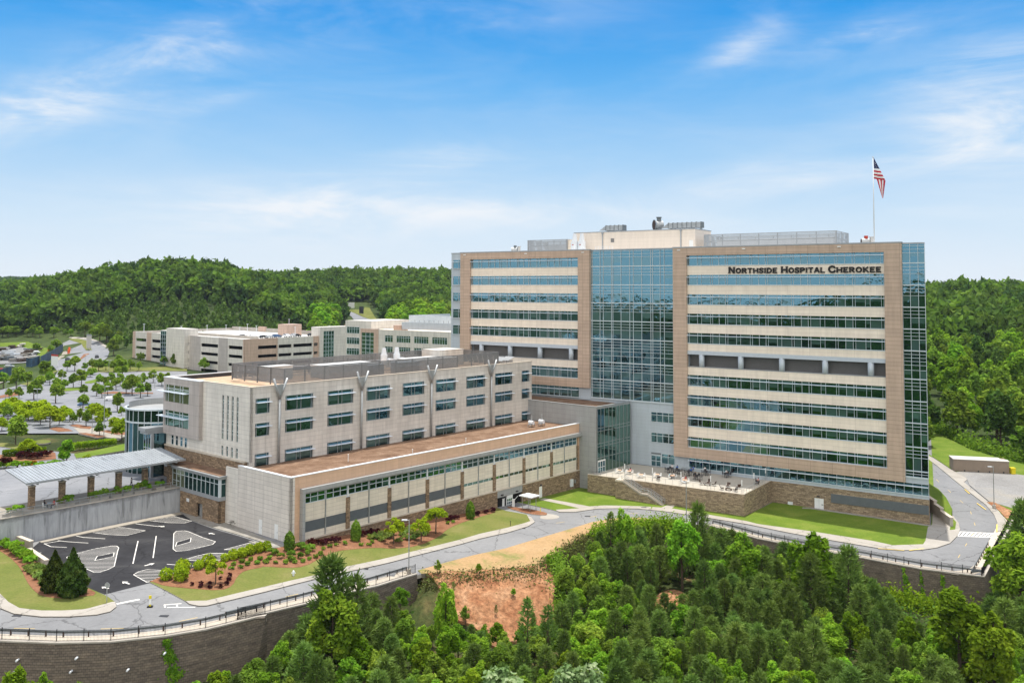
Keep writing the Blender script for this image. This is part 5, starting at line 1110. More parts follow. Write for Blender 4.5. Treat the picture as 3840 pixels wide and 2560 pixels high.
for y in Y: f.box(-.06, .045, y-.05, y+.05, 4.6, 7.66)
for x in X: f.box(x-.05, x+.05, -.06, .045, 4.6, 7.66)
f.box(-.08, .28, -.08, .28, 4.6, 7.66); f.box(-.065, .044, .2, 17.2, 6.75, 6.84); f.box(.2, 4.1, -.065, .044, 6.75, 6.84); f.box(-.05, .046, 13, 17.3, 5.5, 5.58); f.build('mullions', 'frame_metal', o)
mb = MB(); mb.box(4.4, 4.8, -2.0, 20, -.5, 8.6); mb.box(1.2, 1.5, -3.9, 0, -.5, 9.8); mb.build('back_wall', 'precast_white', vest)
bench = empty('picnic_table', aw(.6, -16.6, .12), RA+.2); tag(bench, 'weathered picnic table in the dark corner by the stone base', 'table')
mb = MB(); mb.box(-.9, .9, -.38, .38, .7, .76); mb.build('table_top', 'pavement_old', bench)
for s in (-1, 1):
    mb = MB(); mb.box(-.9, .9, s*.72-.14, s*.72+.14, .42, .47); mb.build('seat', 'pavement_old', bench); mb = MB(); mb.bar((s*.6, -.7, 0), (s*.6, .0, .72), .08, .05); mb.bar((s*.6, .7, 0), (s*.6, .0, .72), .08, .05); mb.box(s*.6-.04, s*.6+.04, -.72, .72, .38, .42); mb.build('leg', 'pavement_old', bench)

rw = empty('retaining_wall', aw(-1.12, -32.05, 0), RA); tag(rw, 'streaked grey concrete retaining wall behind the parking lot', 'wall')
mb = MB(); mb.box(-60, 0, .0, .5, -.8, 4.42); mb.build('concrete_face', 'stained_concrete', rw)
mb = MB(); mb.box(-60, 0, -.05, .55, 4.42, 4.55); mb.build('coping', 'concrete', rw)
rl = empty('plaza_railing', aw(-1.12, -32.3, 4.55), RA); tag(rl, 'light steel railing on top of the stained retaining wall', 'railing')
mb = MB(); mb.box(-60, 0, -.03, .03, 1.0, 1.06); mb.box(-60, 0, -.02, .02, .1, .14); mb.box(-60, 0, -.02, .02, .55, .58); mb.build('rails', 'galvanised', rl)
pm = MB().box(-.03, .03, -.03, .03, 0, 1.03).mesh('post', 'galvanised')
for k in range(34): obj('post', pm, rl, (-k*1.8, 0, 0))
mb = MB()
for x in np.arange(-38, -6, .16): mb.box(x-.012, x+.012, -.01, .01, .14, 1.0)
mb.build('pickets', 'galvanised', rl)
# stepped low wall at the left of the lot
for (a, b, h, lab) in ((zE((0, 14), (95, 70)), None, 1.8, 'tallest step of the low concrete wall beside the hedge'), (zE((78, 118), (262, 195)), None, 1.3, 'middle step of the low concrete wall beside the hedge'), (zE((240, 240), (395, 350)), None, 1.0, 'lowest step of the low concrete wall by the junipers')):
    p, q = gp(*a[0]), gp(*a[1]); d = (q-p); d.z = 0; d.normalize(); n = Vector((-d.y, d.x, 0)); mb = MB(); z0 = min(p.z, q.z)
    mb.prism([(v.x, v.y) for v in (p, q, q+n*.5, p+n*.5)], z0-.8, z0+h); mb.prism([(v.x, v.y) for v in (p-n*.08-d*.05, q-n*.08+d*.05, q+n*.58+d*.05, p+n*.58-d*.05)], z0+h, z0+h+.12, 1); tag(mb.build('low_wall', ['concrete', 'limestone']), lab, 'wall', 'steps of the low wall by the lot')
# stepped wall at the tower's right end
p, q = gp(*zD((1050, 510))[0]), gp(*zD((1180, 612))[0]); d = (q-p); d.z = 0; L_ = d.length; d.normalize(); p = p-d*14; n = Vector((-d.y, d.x, 0)); L_ += 14
if n.dot(Vector((1, .6, 0))) < 0: n = -n
sw = empty('stepped_wall', (0, 0, 0)); tag(sw, 'tan wall stepping down along the walk at the tower end', 'wall')
for k, (a, b, h) in enumerate(((0, .42, 3.5), (.42, .66, 2.9), (.66, .80, 2.3), (.80, 1, 1.75))):
    u, v = p+d*L_*a, p+d*L_*b; mb = MB(); mb.prism([(w.x, w.y) for w in (u, v, v+n*.6, u+n*.6)], -6, -5+h-.0); mb.prism([(w.x, w.y) for w in (u-n*.08, v-n*.08+d*.1, v+n*.68+d*.1, u+n*.68)], -5+h, -5+h+.14, 1); mb.build('wall_step', ['concrete', 'limestone'], sw)
EP = [p+n*.6, p+n*.6+d*L_*.98]
sheet('grass_bank', [gp(*w) for w in zD((1040, 375), (1058, 392), (1110, 430), (1195, 545), (1192, 550))]+[EP[1]-d*.8, EP[0]], 'grass_bright', lambda x, y: max(zpad(x, y)+.14, min(-2.4, -4.7+2.4*max(0, min(1, ((Vector((x, y, 0))-EP[1]).dot(-d))/14)))), 0, 2, 1.5, 'steep grass strip between the stepped wall and the road')
sheet('lawn', [gp(*w) for w in zD((1193, 560), (1218, 585), (1212, 632), (1178, 635), (1185, 600))], 'grass_bright', zpad, .15, 2, .2, 'small grass corner at the end of the stepped wall', KERB)

# canopy over the upper walk
can = empty('entrance_canopy', aw(-27.5, -36.0, 4.4), RA); tag(can, 'long standing seam metal canopy on six stone piers', 'canopy')
mb = MB(); Lc = 27.6; zf, zb = 4.95, 6.0; yf, yb = -3.3, 5.6
mb.face([(0, yf, zf), (Lc, yf, zf), (Lc, yb, zb), (0, yb, zb)], 0); mb.face([(0, yb, zb-.25), (Lc, yb, zb-.25), (Lc, yf, zf-.25), (0, yf, zf-.25)], 1)
for q in ([(0, yf, zf-.25), (Lc, yf, zf-.25), (Lc, yf, zf), (0, yf, zf)], [(Lc, yf, zf-.25), (Lc, yb, zb-.25), (Lc, yb, zb), (Lc, yf, zf)], [(Lc, yb, zb-.25), (0, yb, zb-.25), (0, yb, zb), (Lc, yb, zb)], [(0, yb, zb-.25), (0, yf, zf-.25), (0, yf, zf), (0, yb, zb)]): mb.face(q, 1)
def seamroof():
    M, N, L, P = newmat('seam_roof'); tc = N.new('ShaderNodeTexCoord'); mp = N.new('ShaderNodeMapping'); mp.inputs['Scale'].default_value = (.75, .10, 1); L.new(tc.outputs['Object'], mp.inputs[0])
    n = noise_(N, L, mp.outputs[0], 1.6, 5, .7); r = ramp_(N, [(.30, (.10, .10, .11)), (.40, (.27, .295, .325)), (.7, (.35, .38, .415))]); L.new(n.outputs[0], r.inputs[0]); L.new(r.outputs[0], P.inputs['Base Color']); P.inputs['Roughness'].default_value = .5
seamroof()
rf = mb.build('roof', ['seam_roof', 'grey_metal'], can); mb = MB()
for x in np.arange(.3, Lc, .6): mb.bar((x, yf, zf+.05), (x, yb, zb+.05), .05, .09)
mb.build('seams', 'galvanised', rf); mb = MB(); mb.box(-.05, Lc+.05, yf-.14, yf, zf-.3, zf+.05); mb.build('gutter', 'grey_metal', rf)
for k in range(6):
    x = 1.9+4.85*k; y = -.6; pr = MB(); pr.box(x-.42, x+.42, y-.42, y+.42, -.1, 3.75); pp = pr.build('stone_pier', 'tan_stone', can); c = MB(); c.box(x-.5, x+.5, y-.5, y+.5, 3.75, 3.9); c.build('pier_cap', 'limestone', pp); s = MB(); s.box(x-.14, x+.14, y-.14, y+.14, 3.9, 5.1); s.bar((x, yf+.3, zf-.42), (x, yb-.6, zb-.45), .3, .36); s.build('beam', 'grey_metal', pp)
mb = MB(); mb.box(.6, Lc-.6, -.9, -.6, 4.6, 4.9); mb.build('purlin', 'grey_metal', can)

rot = empty('glass_rotunda', aw(5.3, -52.2, 4.4), RA); tag(rot, 'round two storey glass entrance drum with a grey rim', 'rotunda')
mb = MB(); f = MB(); R_ = 6.3; n = 30; zz = [0, 3.0, 9.9, 12.3]
for k in range(n):
    a, b = 2*pi*k/n, 2*pi*(k+1)/n
    for c, d in zip(zz, zz[1:]): mb.face([(R_*cos(a), R_*sin(a), c), (R_*cos(b), R_*sin(b), c), (R_*cos(b), R_*sin(b), d), (R_*cos(a), R_*sin(a), d)], 0 if rnd.random() < .8 else 1)
    f.tube(((R_+.04)*cos(a), (R_+.04)*sin(a), 0), ((R_+.04)*cos(a), (R_+.04)*sin(a), 12.3), .07, 4)
o = mb.build('glazing', ['glass_drum', 'glass_dark'], rot)
for z, h, r2 in ((9.8, .3, .16), (3.0, .12, .1), (12.3, .3, .3)):
    for k in range(n):
        a, b = 2*pi*k/n, 2*pi*(k+1)/n; f.bar(((R_+r2/2)*cos(a), (R_+r2/2)*sin(a), z+h/2), ((R_+r2/2)*cos(b), (R_+r2/2)*sin(b), z+h/2), r2+.1, h)
f.build('mullions', 'frame_metal', o)
mb = MB(); mb.tube((0, 0, 12.0), (0, 0, 12.2), R_-.1, 30); mb.build('roof', 'grey_panel', rot)
mb = MB(); I = R_-.45
for k in range(n):
    a, b = 2*pi*k/n, 2*pi*(k+1)/n; mb.face([(I*cos(b), I*sin(b), 12.2), (I*cos(a), I*sin(a), 12.2), (I*cos(a), I*sin(a), 13.4), (I*cos(b), I*sin(b), 13.4)] if 0 < (a+pi/3) % (2*pi) < pi*1.1 else [(I*cos(b), I*sin(b), 12.2), (I*cos(a), I*sin(a), 12.2), (I*cos(a), I*sin(a), 12.45), (I*cos(b), I*sin(b), 12.45)])
mb.build('parapet', 'grey_panel', rot)
ev = empty('entrance_bay', aw(-.6, -44.0, 4.4), RA); tag(ev, 'tall glass bay between the rotunda and the grey projecting box', 'entrance')
mb = MB(); mb.box(-1.2, 4, .2, 3.2, 8.9, 9.5); mb.box(-.8, 4, .3, 3, 8.3, 8.9); mb.box(0, .5, .0, .35, 0, 8.3); mb.build('roof_edge', 'grey_metal', ev)
mb = MB(); f = MB()
for k in range(3): mb.face([(.05, .4+.9*(k+1), 0), (.05, .4+.9*k, 0), (.05, .4+.9*k, 8.3), (.05, .4+.9*(k+1), 8.3)], 0); f.box(-.05, .045, .36+.9*k, .44+.9*k, 0, 8.3)
for z in (3.0, 5.6): f.box(-.06, .044, .3, 3.1, z-.04, z+.04)
o = mb.build('glazing', 'glass_mid', ev); f.build('mullions', 'frame_metal', o); mb = MB(); mb.box(.1, 4, .35, 3.1, 0, 8.3); mb.build('inner_wall', 'glass_mid', ev)

# ------------------------------------------------------------------ parking garage (x along u, y behind the nearer face)
gar = empty('parking_garage', aw(144.14, -237.35, 0), RA); tag(gar, 'pale parking garage with dark open decks and peach piers', 'parking garage')
GT = 17.35; GW, GD = 46, 106
def deck_face(mb, segs, horiz, c0, c1, bands):
    pass
FL = [(14.05, 12.5), (9.9, 8.5), (5.95, 4.6), (2.0, .6)]
mb = MB(); mb.box(.5, GW, .5, GD, -3, .6)
for (t, b) in FL[:3]: mb.box(.45, GW, .45, GD, b-1.2, b-.7)
mb.box(.45, GW+14, .45, GD, GT-1.6, GT-1.2); mb.build('deck', 'roof_white', gar)
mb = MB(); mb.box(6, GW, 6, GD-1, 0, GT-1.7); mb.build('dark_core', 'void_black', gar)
def gwall(axis, segs):
    for (a, b, mat, op) in segs:
        mb = MB(); R = (lambda x0, x1, z0, z1: mb.box(0, .45, x0, x1, z0, z1)) if axis == 'y' else (lambda x0, x1, z0, z1: mb.box(x0, x1, 0, .45, z0, z1))
        if not op: R(a, b, -3, GT)
        else:
            e = .5
            R(a, a+e, -3, GT); R(b-e, b, -3, GT); z = -3
            for (t, bt) in FL[::-1]: R(a+e, b-e, z, bt); z = t
            R(a+e, b-e, z, GT)
        mb.build('garage_wall', mat, gar)
# left (short) face runs away to the left: local y from 0 (corner) to GD
gwall('y', [(0.02, 1.5, 'garage_peach', 0), (1.5, 14, 'garage_white', 1), (14, 22, 'box_grey', 0), (22, 38, 'garage_white', 1), (38, 48, 'box_grey', 0), (48, 60, 'garage_white', 1), (66.5, 86, 'garage_white', 1), (86, 91, 'garage_peach', 0), (91, 103, 'garage_white', 1), (103, 106, 'garage_peach', 0)])
gwall('x', [(0, 6.5, 'garage_peach', 0), (6.5, 17.7, 'garage_peach', 1), (17.7, 26, 'garage_white', 1), (26, 38, 'garage_white', 1), (38, 41.3, 'garage_peach', 1)])
stt = MB(); stt.box(-2.2, 5, 49.1, 66.6, -3, 20.5); stt.build('stair_tower', 'garage_white', gar)
mb = MB(); f = MB()
for k in range(9): z = 1+2.0*k; mb.face([(-2.24, 72.2, z), (-2.24, 66.7, z), (-2.24, 66.7, z+1.9), (-2.24, 72.2, z+1.9)], rnd.choice([0, 1, 2])); f.box(-2.3, -2.2, 66.7, 72.2, z+1.88, z+2.02)
for y in (66.7, 68.5, 70.3, 72.2): f.box(-2.31, -2.2, y-.06, y+.06, 0, 19.1)
o = mb.build('stair_glazing', GL, gar); f.build('mullions', 'frame_metal', o); mb = MB(); mb.box(-2.2, 4, 66.6, 72.4, -3, 19.3); mb.build('stair_core', 'garage_white', gar)
mb = MB(); mb.box(41.35, 43.5, -1, 6, -3, 21.6); mb.box(50, 61, -1, 6, -3, 21.6); mb.box(43.5, 50, -.3, 6, -3, 21.6); mb.box(43.5, 50, -1, -.3, 19.6, 21.6); mb.build('stair_tower', 'garage_white', gar)
mb = MB(); f = MB()
for k in range(10):
    z = .2+1.95*k
    for x in (43.5, 45.2, 46.8, 48.4): mb.face([(x, -.75, z), (x+1.62, -.75, z), (x+1.62, -.75, z+1.9), (x, -.75, z+1.9)], rnd.choice([0, 1, 1, 2]))
    f.box(43.5, 50, -.82, -.752, z+1.85, z+1.98)
for x in (43.5, 45.2, 46.8, 48.4, 50): f.box(x-.07, x+.07, -.83, -.752, 0, 19.6)
o = mb.build('stair_glazing', GL, gar); f.build('mullions', 'frame_metal', o)
mb = MB(); mb.box(61, 69, -.4, 5, -3, 22.3); mb.build('stone_stair_wall', 'garage_stone', gar)
mb = MB(); mb.box(51, 70, -4, 0, 4.4, 4.7); mb.build('walk_roof', 'grey_metal', gar)
mb = MB(); mb.box(.3, GW+14, GD-.4, GD, GT-1.3, GT+.1); mb.box(GW+13.6, GW+14, .5, GD, GT-1.3, GT+.9); mb.box(16, 16.5, 14, GD-20, GT-1.2, GT+.1); mb.build('parapet', 'concrete', gar)
for a in (20, 45, 72): mb = MB(); mb.box(GW+13.3, GW+14.2, a, a+7, GT-1, GT+1.7); mb.build('parapet_panel', 'garage_peach', gar)
mb = MB(); mb.box(44, 53, 30, 38, GT-1.3, GT+4.6); mb.build('lift_tower', 'garage_peach', gar)
mb = MB(); mb.box(2.0, 4.9, -.14, -.02, 3.6, 5.2); mb.build('wall_sign', 'louvre_grey', gar)
def lamp(name, loc, h, arms, label, group, rz=0, base=False, mat='galvanised', r0=.10):
    o = empty(name, loc, rz); tag(o, label, 'street lamp', group)
    mb = MB(); mb.tube((0, 0, 0), (0, 0, h), r0, 8, r0*.65); mb.build('pole', mat, o)
    if base: mb = MB(); mb.tube((0, 0, -.2), (0, 0, .85), .34, 14); mb.build('concrete_base', 'concrete', o)
    for s in arms:
        mb = MB(); mb.box(min(0, s*.3), max(0, s*.3), -.03, .03, h-.12, h-.06); mb.box(s*.3, s*1.15, -.17, .17, h-.14, h) ; mb.build('lamp_head', 'white_metal', o)
    return o
for x, y in ((2, 98), (1, 58), (26, 58), (31, 38), (40, 60), (16.3, 30), (16.3, 60), (48, 34), (36, 12), (57, 12)):
    w = gar.matrix_basis @ Vector((x, y, GT-1.2)); lamp('deck_lamp', w, 5.4 if (x, y) != (48, 34) else 8.4, (-1, 1), 'twin headed lamp on the top deck of the parking garage', 'lamps on the garage deck', RA+.7, False, 'white_metal', .16)

# cars
def make_car(body):
    c = empty('parked_car'); mb = MB()
    prof = [(-2.2, .45), (-2.2, .85), (-1.9, .95), (-1.45, 1.42), (.35, 1.46), (1.05, .98), (2.1, .82), (2.22, .5)]
    mb.v = []; n = len(prof)
    for y in (-.88, .88):
        for x, z in prof: k = .80 if z > 1.2 else 1; mb.v.append((x, y*k, z))
    for i in range(n-1): mb.f.append((i, i+1, n+i+1, n+i)); mb.m.append(0)
    mb.f.append((n-1, 0, n, 2*n-1)); mb.m.append(0); mb.f.append(tuple(reversed(range(n)))); mb.f.append(tuple(range(n, 2*n))); mb.m += [0, 0]
    mb.f = [tuple(reversed(f)) for f in mb.f]; o = mb.build('body', body, c)
    gl = MB()
    for s in (-1, 1):
        q = [(-1.42, s*.80, 1.0), (.8, s*.83, 1.0), (.28, s*.725, 1.4), (-1.32, s*.725, 1.38)]; gl.face(q if s < 0 else q[::-1])
    gl.face([(1.0, -.72, 1.02), (1.0, .72, 1.02), (.42, .66, 1.44), (.42, -.66, 1.44)]); gl.face([(-1.84, .72, 1.02), (-1.84, -.72, 1.02), (-1.5, -.66, 1.40), (-1.5, .66, 1.40)]); gl.build('windows', 'car_glass', c)
    for x in (-1.35, 1.35):
        for s in (-1, 1):
            w = MB(); w.tube((x, s*.66, .33), (x, s*.9, .33), .33, 14); wo = w.build('wheel', 'rubber', c); r = MB(); r.tube((x, s*.9, .33), (x, s*.915, .33), .19, 10); r.build('rim', 'galvanised', wo)
    return c
CARS = {k: None for k in ('car_white', 'car_silver', 'car_black', 'car_blue', 'car_red')}
def car(col, loc, rz, label, group=None):
    if CARS[col] is None: c = CARS[col] = make_car(col)
    else: c = dup(CARS[col])
    c.location = loc; c.rotation_euler = (0, 0, rz); tag(c, label, 'car', group); return c
CN = dict(car_white='white', car_silver='silver', car_black='black', car_blue='dark blue', car_red='red')
for col, x, y in (('car_black', 20, 33), ('car_white', 22.5, 28), ('car_black', 24, 21), ('car_silver', 26.5, 20), ('car_blue', 31.4, 20), ('car_white', 36.8, 19), ('car_silver', 39.6, 19), ('car_black', 42.4, 19), ('car_blue', 34, 25), ('car_silver', 40.5, 25), ('car_black', 52, 20), ('car_white', 55, 20), ('car_silver', 45.2, 25)):
    w = gar.matrix_basis @ Vector((x, y, GT-1.19)); car(col, w, RA+pi/2 if y < 8 else RA, f'{CN[col]} car parked on the top deck of the garage', 'cars on the garage deck')
w = gar.matrix_basis @ Vector((17, 99, GT-1.19)); car('car_white', w, RA+pi/2, 'white car alone at the left end of the garage deck')

# ------------------------------------------------------------------ offices behind
off_ = empty('office_building', Vector((-43.69, 350, 0)), RB); tag(off_, 'cream office building with ribbon windows and grey roof screens', 'office building')
r3 = random.Random(3)
mb = MB(); mb.box(-20.2, 60, .35, 40, -1, 24.0); mb.build('wall', 'cream_panel', off_)
mb = MB(); zz = [-1]+[q for z in (6.5, 10.9, 15.3, 19.7) for q in (z, z+2.6)]+[24.5]
wins = [(-7.8, -3.7), (-1.8, 5.3), (7.1, 14.2), (16, 23.2), (25, 32), (34, 41)]
for k in range(0, len(zz)-1):
    if k % 2 == 0: mb.box(-11.2, 60, 0, .35, zz[k], zz[k+1])
    else:
        x = -11.2
        for a, b in wins: mb.box(x, a, 0, .35, zz[k], zz[k+1]); x = b
        mb.box(x, 60, 0, .35, zz[k], zz[k+1])
mb.build('front_wall', 'garage_white', off_)
for z in (10.9, 15.3, 19.7):
    for a, b in wins[:4]: smallwin(a, b, z, z+2.6, 6 if b-a > 5 else 3, .2, off_, 'window', .75, r3, 0, ['glass_green', 'glass_mid', 'glass_mid'], .2)
mb = MB(); mb.box(-13.5, -11.2, -.2, .4, -1, 24.6); mb.box(-20.3, -13.5, -.2, .4, 23.1, 24.6); mb.box(-20.6, -20.2, -.2, .4, -1, 24.6); mb.build('corner_frame', 'garage_peach', off_)
mb = MB(); f = MB()
for k in range(12):
    z = 4+1.6*k
    for x in (-20.2, -17.95, -15.7): mb.face([(x, .1, z), (x+2.2, .1, z), (x+2.2, .1, z+1.56), (x, .1, z+1.56)], r3.choice([0, 1]))
    f.box(-20.2, -13.5, .0, .098, z+1.5, z+1.64)
for x in (-20.2, -17.95, -15.7, -13.5): f.box(x-.07, x+.07, -.01, .098, 4, 23.1)
o = mb.build('corner_glazing', ['glass_green', 'glass_mid'], off_); f.build('mullions', 'frame_metal', o)
mb = MB(); mb.box(-35, -20.6, 6, 30, -1, 27.4); mb.build('side_block', 'garage_white', off_)
for z in (9, 13.4, 17.8, 22.2): smallwin(-34, -27, z, z+2.6, 5, 5.95, off_, 'window', .7, r3, 0, ['glass_dark', 'glass_mid', 'glass_mid'], .2)
for z in (9, 13.4, 17.8): smallwin(-25, -21, z, z+2.6, 3, 5.95, off_, 'window', .7, r3, 0, ['glass_dark', 'glass_mid', 'glass_mid'], .2)
mb = MB(); mb.box(-2.6, 60, 4, 4.3, 24.7, 27.5); mb.box(-2.6, -2.3, 4.3, 30, 24.7, 27.5); mb.box(-6, -2.7, 3, 8, 24, 26.2, 1); mb.build('roof_screen', ['blue_grey_panel', 'garage_peach'], off_)
mb = MB(); mb.box(-14, 70, 22, 22.4, 20, 29.6); mb.box(-14, -13.6, 22.4, 50, 20, 29.6); mb.build('rear_screen', 'blue_grey_panel', off_)
mb = MB()
for x in np.arange(0, 60, 2.4): mb.box(x-.1, x+.1, 9, 9.2, 24.5, 28.3)
mb.build('screen_posts', 'grey_metal', off_)
mb = MB(); mb.box(-11, 60, .5, 3.9, 24, 24.3); mb.build('roof', 'roof_gravel', off_)

# long storage building by the bend
p0, p1 = gp(3576, 1767), gp(3785, 1778); d = p1-p0; d.z = 0; Lk = d.length; sh = empty('storage_building', (p0.x, p0.y, min(p0.z, p1.z)-.05), math.atan2(d.y, d.x)); tag(sh, 'long low brown metal storage building with two flat roofs', 'storage shed')
corr = MB(); corr.box(0, Lk, 0, 4.6, 0, 3.0); corr.build('wall', 'shed_brown', sh)
mb = MB()
for x in np.arange(.3, Lk, .55): mb.box(x-.07, x+.07, -.05, 0, .05, 2.95)
mb.build('ribs', 'shed_brown', sh); mb = MB(); mb.box(-.1, Lk+.1, -.12, 2.25, 3.0, 3.14); mb.box(-.1, Lk-1.2, 2.45, 4.7, 3.0, 3.12); mb.build('roof', 'deck_light', sh); mb = MB()
for x in (Lk*.2, Lk*.45, Lk*.65, Lk*.9): mb.box(x-.15, x+.15, -.06, .0, 0, .6)
mb.build('vents', 'dark_metal', sh)
mb = MB(); mb.box(-.5, .5, -.5, .5, 0, 1.5); mb.box(-.55, .55, -.55, .55, 1.5, 1.62); q = gp(3797, 1778); o = mb.build('yellow_cabinet', 'yellow_plastic'); o.location = q; tag(o, 'yellow cabinet at the end of the brown storage building', 'cabinet')

# ------------------------------------------------------------------ walls, fences and rails along the road
def bigwall(P, label, name='block_retaining_wall'):
    o = empty(name, (0, 0, 0)); tag(o, label, 'retaining wall'); P = resample([Vector((p.x, p.y, p.z)) for p in P], 2.5); mb = MB(); cap = MB(); nrm = []
    for i, p in enumerate(P):
        t = P[min(i+1, len(P)-1)]-P[max(i-1, 0)]; t.z = 0; t.normalize(); nrm.append(Vector((t.y, -t.x, 0)))
    s = 0
    for i in range(len(P)-1):
        a, b, na, nb = P[i], P[i+1], nrm[i], nrm[i+1]; za, zb = zpad(a.x, a.y)+.1, zpad(b.x, b.y)+.1; D = 9.2; bt = .9
        mb.face([(a.x+na.x*bt, a.y+na.y*bt, za-D), (b.x+nb.x*bt, b.y+nb.y*bt, zb-D), (b.x, b.y, zb), (a.x, a.y, za)]); mb.face([(a.x, a.y, za), (b.x, b.y, zb), (b.x-nb.x*.8, b.y-nb.y*.8, zb), (a.x-na.x*.8, a.y-na.y*.8, za)])
        st = .10*((i//4) % 2)
        for (o0, o1, h0, h1) in ((.10, -.45, 0, .18),):
            q = [(a.x+na.x*o0, a.y+na.y*o0), (b.x+nb.x*o0, b.y+nb.y*o0), (b.x+nb.x*o1, b.y+nb.y*o1), (a.x+na.x*o1, a.y+na.y*o1)]; Z0, Z1 = [za, zb, zb, za], [za+h1, zb+h1, zb+h1, za+h1]
            for k in range(4): l = (k+1) % 4; cap.face([(*q[k], Z0[k]), (*q[l], Z0[l]), (*q[l], Z1[l]), (*q[k], Z1[k])])
            cap.face([(*q[k], Z1[k]) for k in range(4)])
    mb.build('block_face', 'block_wall', o); cap.build('cap_course', 'concrete', o); return o
bigwall(WALL_L, 'long dark block retaining wall curving under the left road'); bigwall(WALL_R+WALL_E[1:], 'dark block retaining wall turning the corner below the right bend')
def fence(P, label, h=1.35, gap=2.4):
    o = empty('picket_fence', (0, 0, 0)); tag(o, label, 'fence'); P = resample(P, gap); pk = MB(); rl = MB(); pm = MB().box(-.04, .04, -.04, .04, -.1, h+.18).mesh('fence_post', 'black_fence')
    for i, p in enumerate(P):
        z = zpad(p.x, p.y)+.12
        if i < 98: obj('post', pm, o, (p.x, p.y, z))
        if i+1 < len(P):
            q = P[i+1]; zq = zpad(q.x, q.y)+.12
            for hh in (.2, h-.2, h): rl.bar((p.x, p.y, z+hh), (q.x, q.y, zq+hh), .03, .035)
            n = int((q-p).length/.145)
            for k in range(1, n): t = k/n; a = p.lerp(q, t); za = z+(zq-z)*t; pk.box(a.x-.010, a.x+.010, a.y-.010, a.y+.010, za+.12, za+h+.06)
    rl.build('rails', 'black_fence', o); pk.build('pickets', 'black_fence', o); return o
flat = lambda P: [Vector((p.x, p.y, 0)) for p in P]
fence(flat(off(WALL_L, .35)), 'black picket fence on top of the left retaining wall'); fence(flat(off(WALL_R, .35)), 'black picket fence on top of the right retaining wall'); fence(flat(off(WALL_E, .35)), 'black picket fence turning back along the right wall end')
def guard(P, label):
    o = empty('guard_rail', (0, 0, 0)); tag(o, label, 'guard rail'); P = resample(P, 2.0); mb = MB(); pm = MB().box(-.07, .07, -.07, .07, -.1, .62).mesh('guard_post', 'wicker')
    for i, p in enumerate(P):
        z = zpad(p.x, p.y)+.05
        if i < 98: obj('post', pm, o, (p.x, p.y, z))
        if i+1 < len(P):
            q = P[i+1]; zq = zpad(q.x, q.y)+.05
            mb.bar((p.x, p.y, z+.62), (q.x, q.y, zq+.62), .07, .13); mb.bar((p.x, p.y, z+.46), (q.x, q.y, zq+.46), .07, .12); mb.bar((p.x, p.y, z+.54), (q.x, q.y, zq+.54), .02, .06)
    mb.build('beam', 'louvre_grey', o)
guard(flat(off(WALL_L, 2.1)), 'steel guard rail on dark posts along the left road'); guard(flat(off(WALL_R, 1.9)+off(WALL_E, 1.9)[:2]), 'steel guard rail on dark posts round the right bend')
# wall weep pipes
for x, y in zA((118, 1407), (548, 1392), (1190, 1357), (96, 1493), (508, 1490), (922, 1478)):
    d = ray(x, y); best = min(((p+(q-p)*t) for p, q in zip(WALL_L, WALL_L[1:]) for t in np.linspace(0, 1, 9)), key=lambda w: abs(w.x/w.y-d.x/d.y)); t = (best.y-.75)/d.y; w = Vector((d.x*t, d.y*t, HC+d.z*t)); mb = MB(); mb.tube((0, .5, 0), (0, -.05, 0), .12, 10); o = mb.build('weep_pipe', 'white_metal'); o.location = w; tag(o, 'short white weep pipe poking out of the dark block wall', 'pipe', 'weep pipes in the left wall')

# ------------------------------------------------------------------ lamps, signs and small things
def lamp_px(base, top, label, group=None, arms=(-1,), b=True, up=False, mat='galvanised', rz=0):
    p = gup(*base) if up else gp(*base); d = ray(*top); t = math.hypot(p.x, p.y)/math.hypot(d.x, d.y); return lamp('lamp_post', p, HC+d.z*t-p.z, arms, label, group, rz, b, mat)
lamp_px((1532.8, 2152), (1532, 1947), 'single headed lamp on a concrete base by the curving road'); lamp_px((2574, 1975), (2574, 1806), 'single headed lamp post in front of the stone terrace', None, (-.5,)); lamp_px((3728, 1908), (3728, 1748), 'single headed lamp on a concrete base by the gravel lot')
LP = [((138, 1529), (140, 1457), (-1, 1)), ((389, 1638), (397, 1447), (1,)), ((345, 1625), (345, 1560), (1,)), ((694, 1366), (696, 1317), (-1,)), ((402, 1280), (402, 1233), (-1,)), ((206, 1264), (206, 1220), (-1,)), ((408, 1395), (408, 1350), (-1, 1)), ((235, 1450), (235, 1380), (-1,)), ((21, 1495), (21, 1430), (1,)), ((318, 1395), (318, 1330), (1,)), ((528, 1490), (528, 1410), (-1,)), ((580, 1455), (580, 1400), (-1, 1))]
WH = ['beside the yellow green trees', 'standing tallest beside the rotunda', 'shorter and left of the tallest lamp', 'in front of the garage stair tower', 'right of the boulevard bend', 'left of the boulevard bend', 'by the round dark bushes', 'on the drive beside the leaning tree', 'at the left edge drive', 'in the boulevard junction', 'in the rear car park', 'near the rotunda rim']
for (b, t, a), w in zip(LP, WH): lamp_px(b, t, 'grey green car park lamp '+w, 'car park lamps', a, False, True)
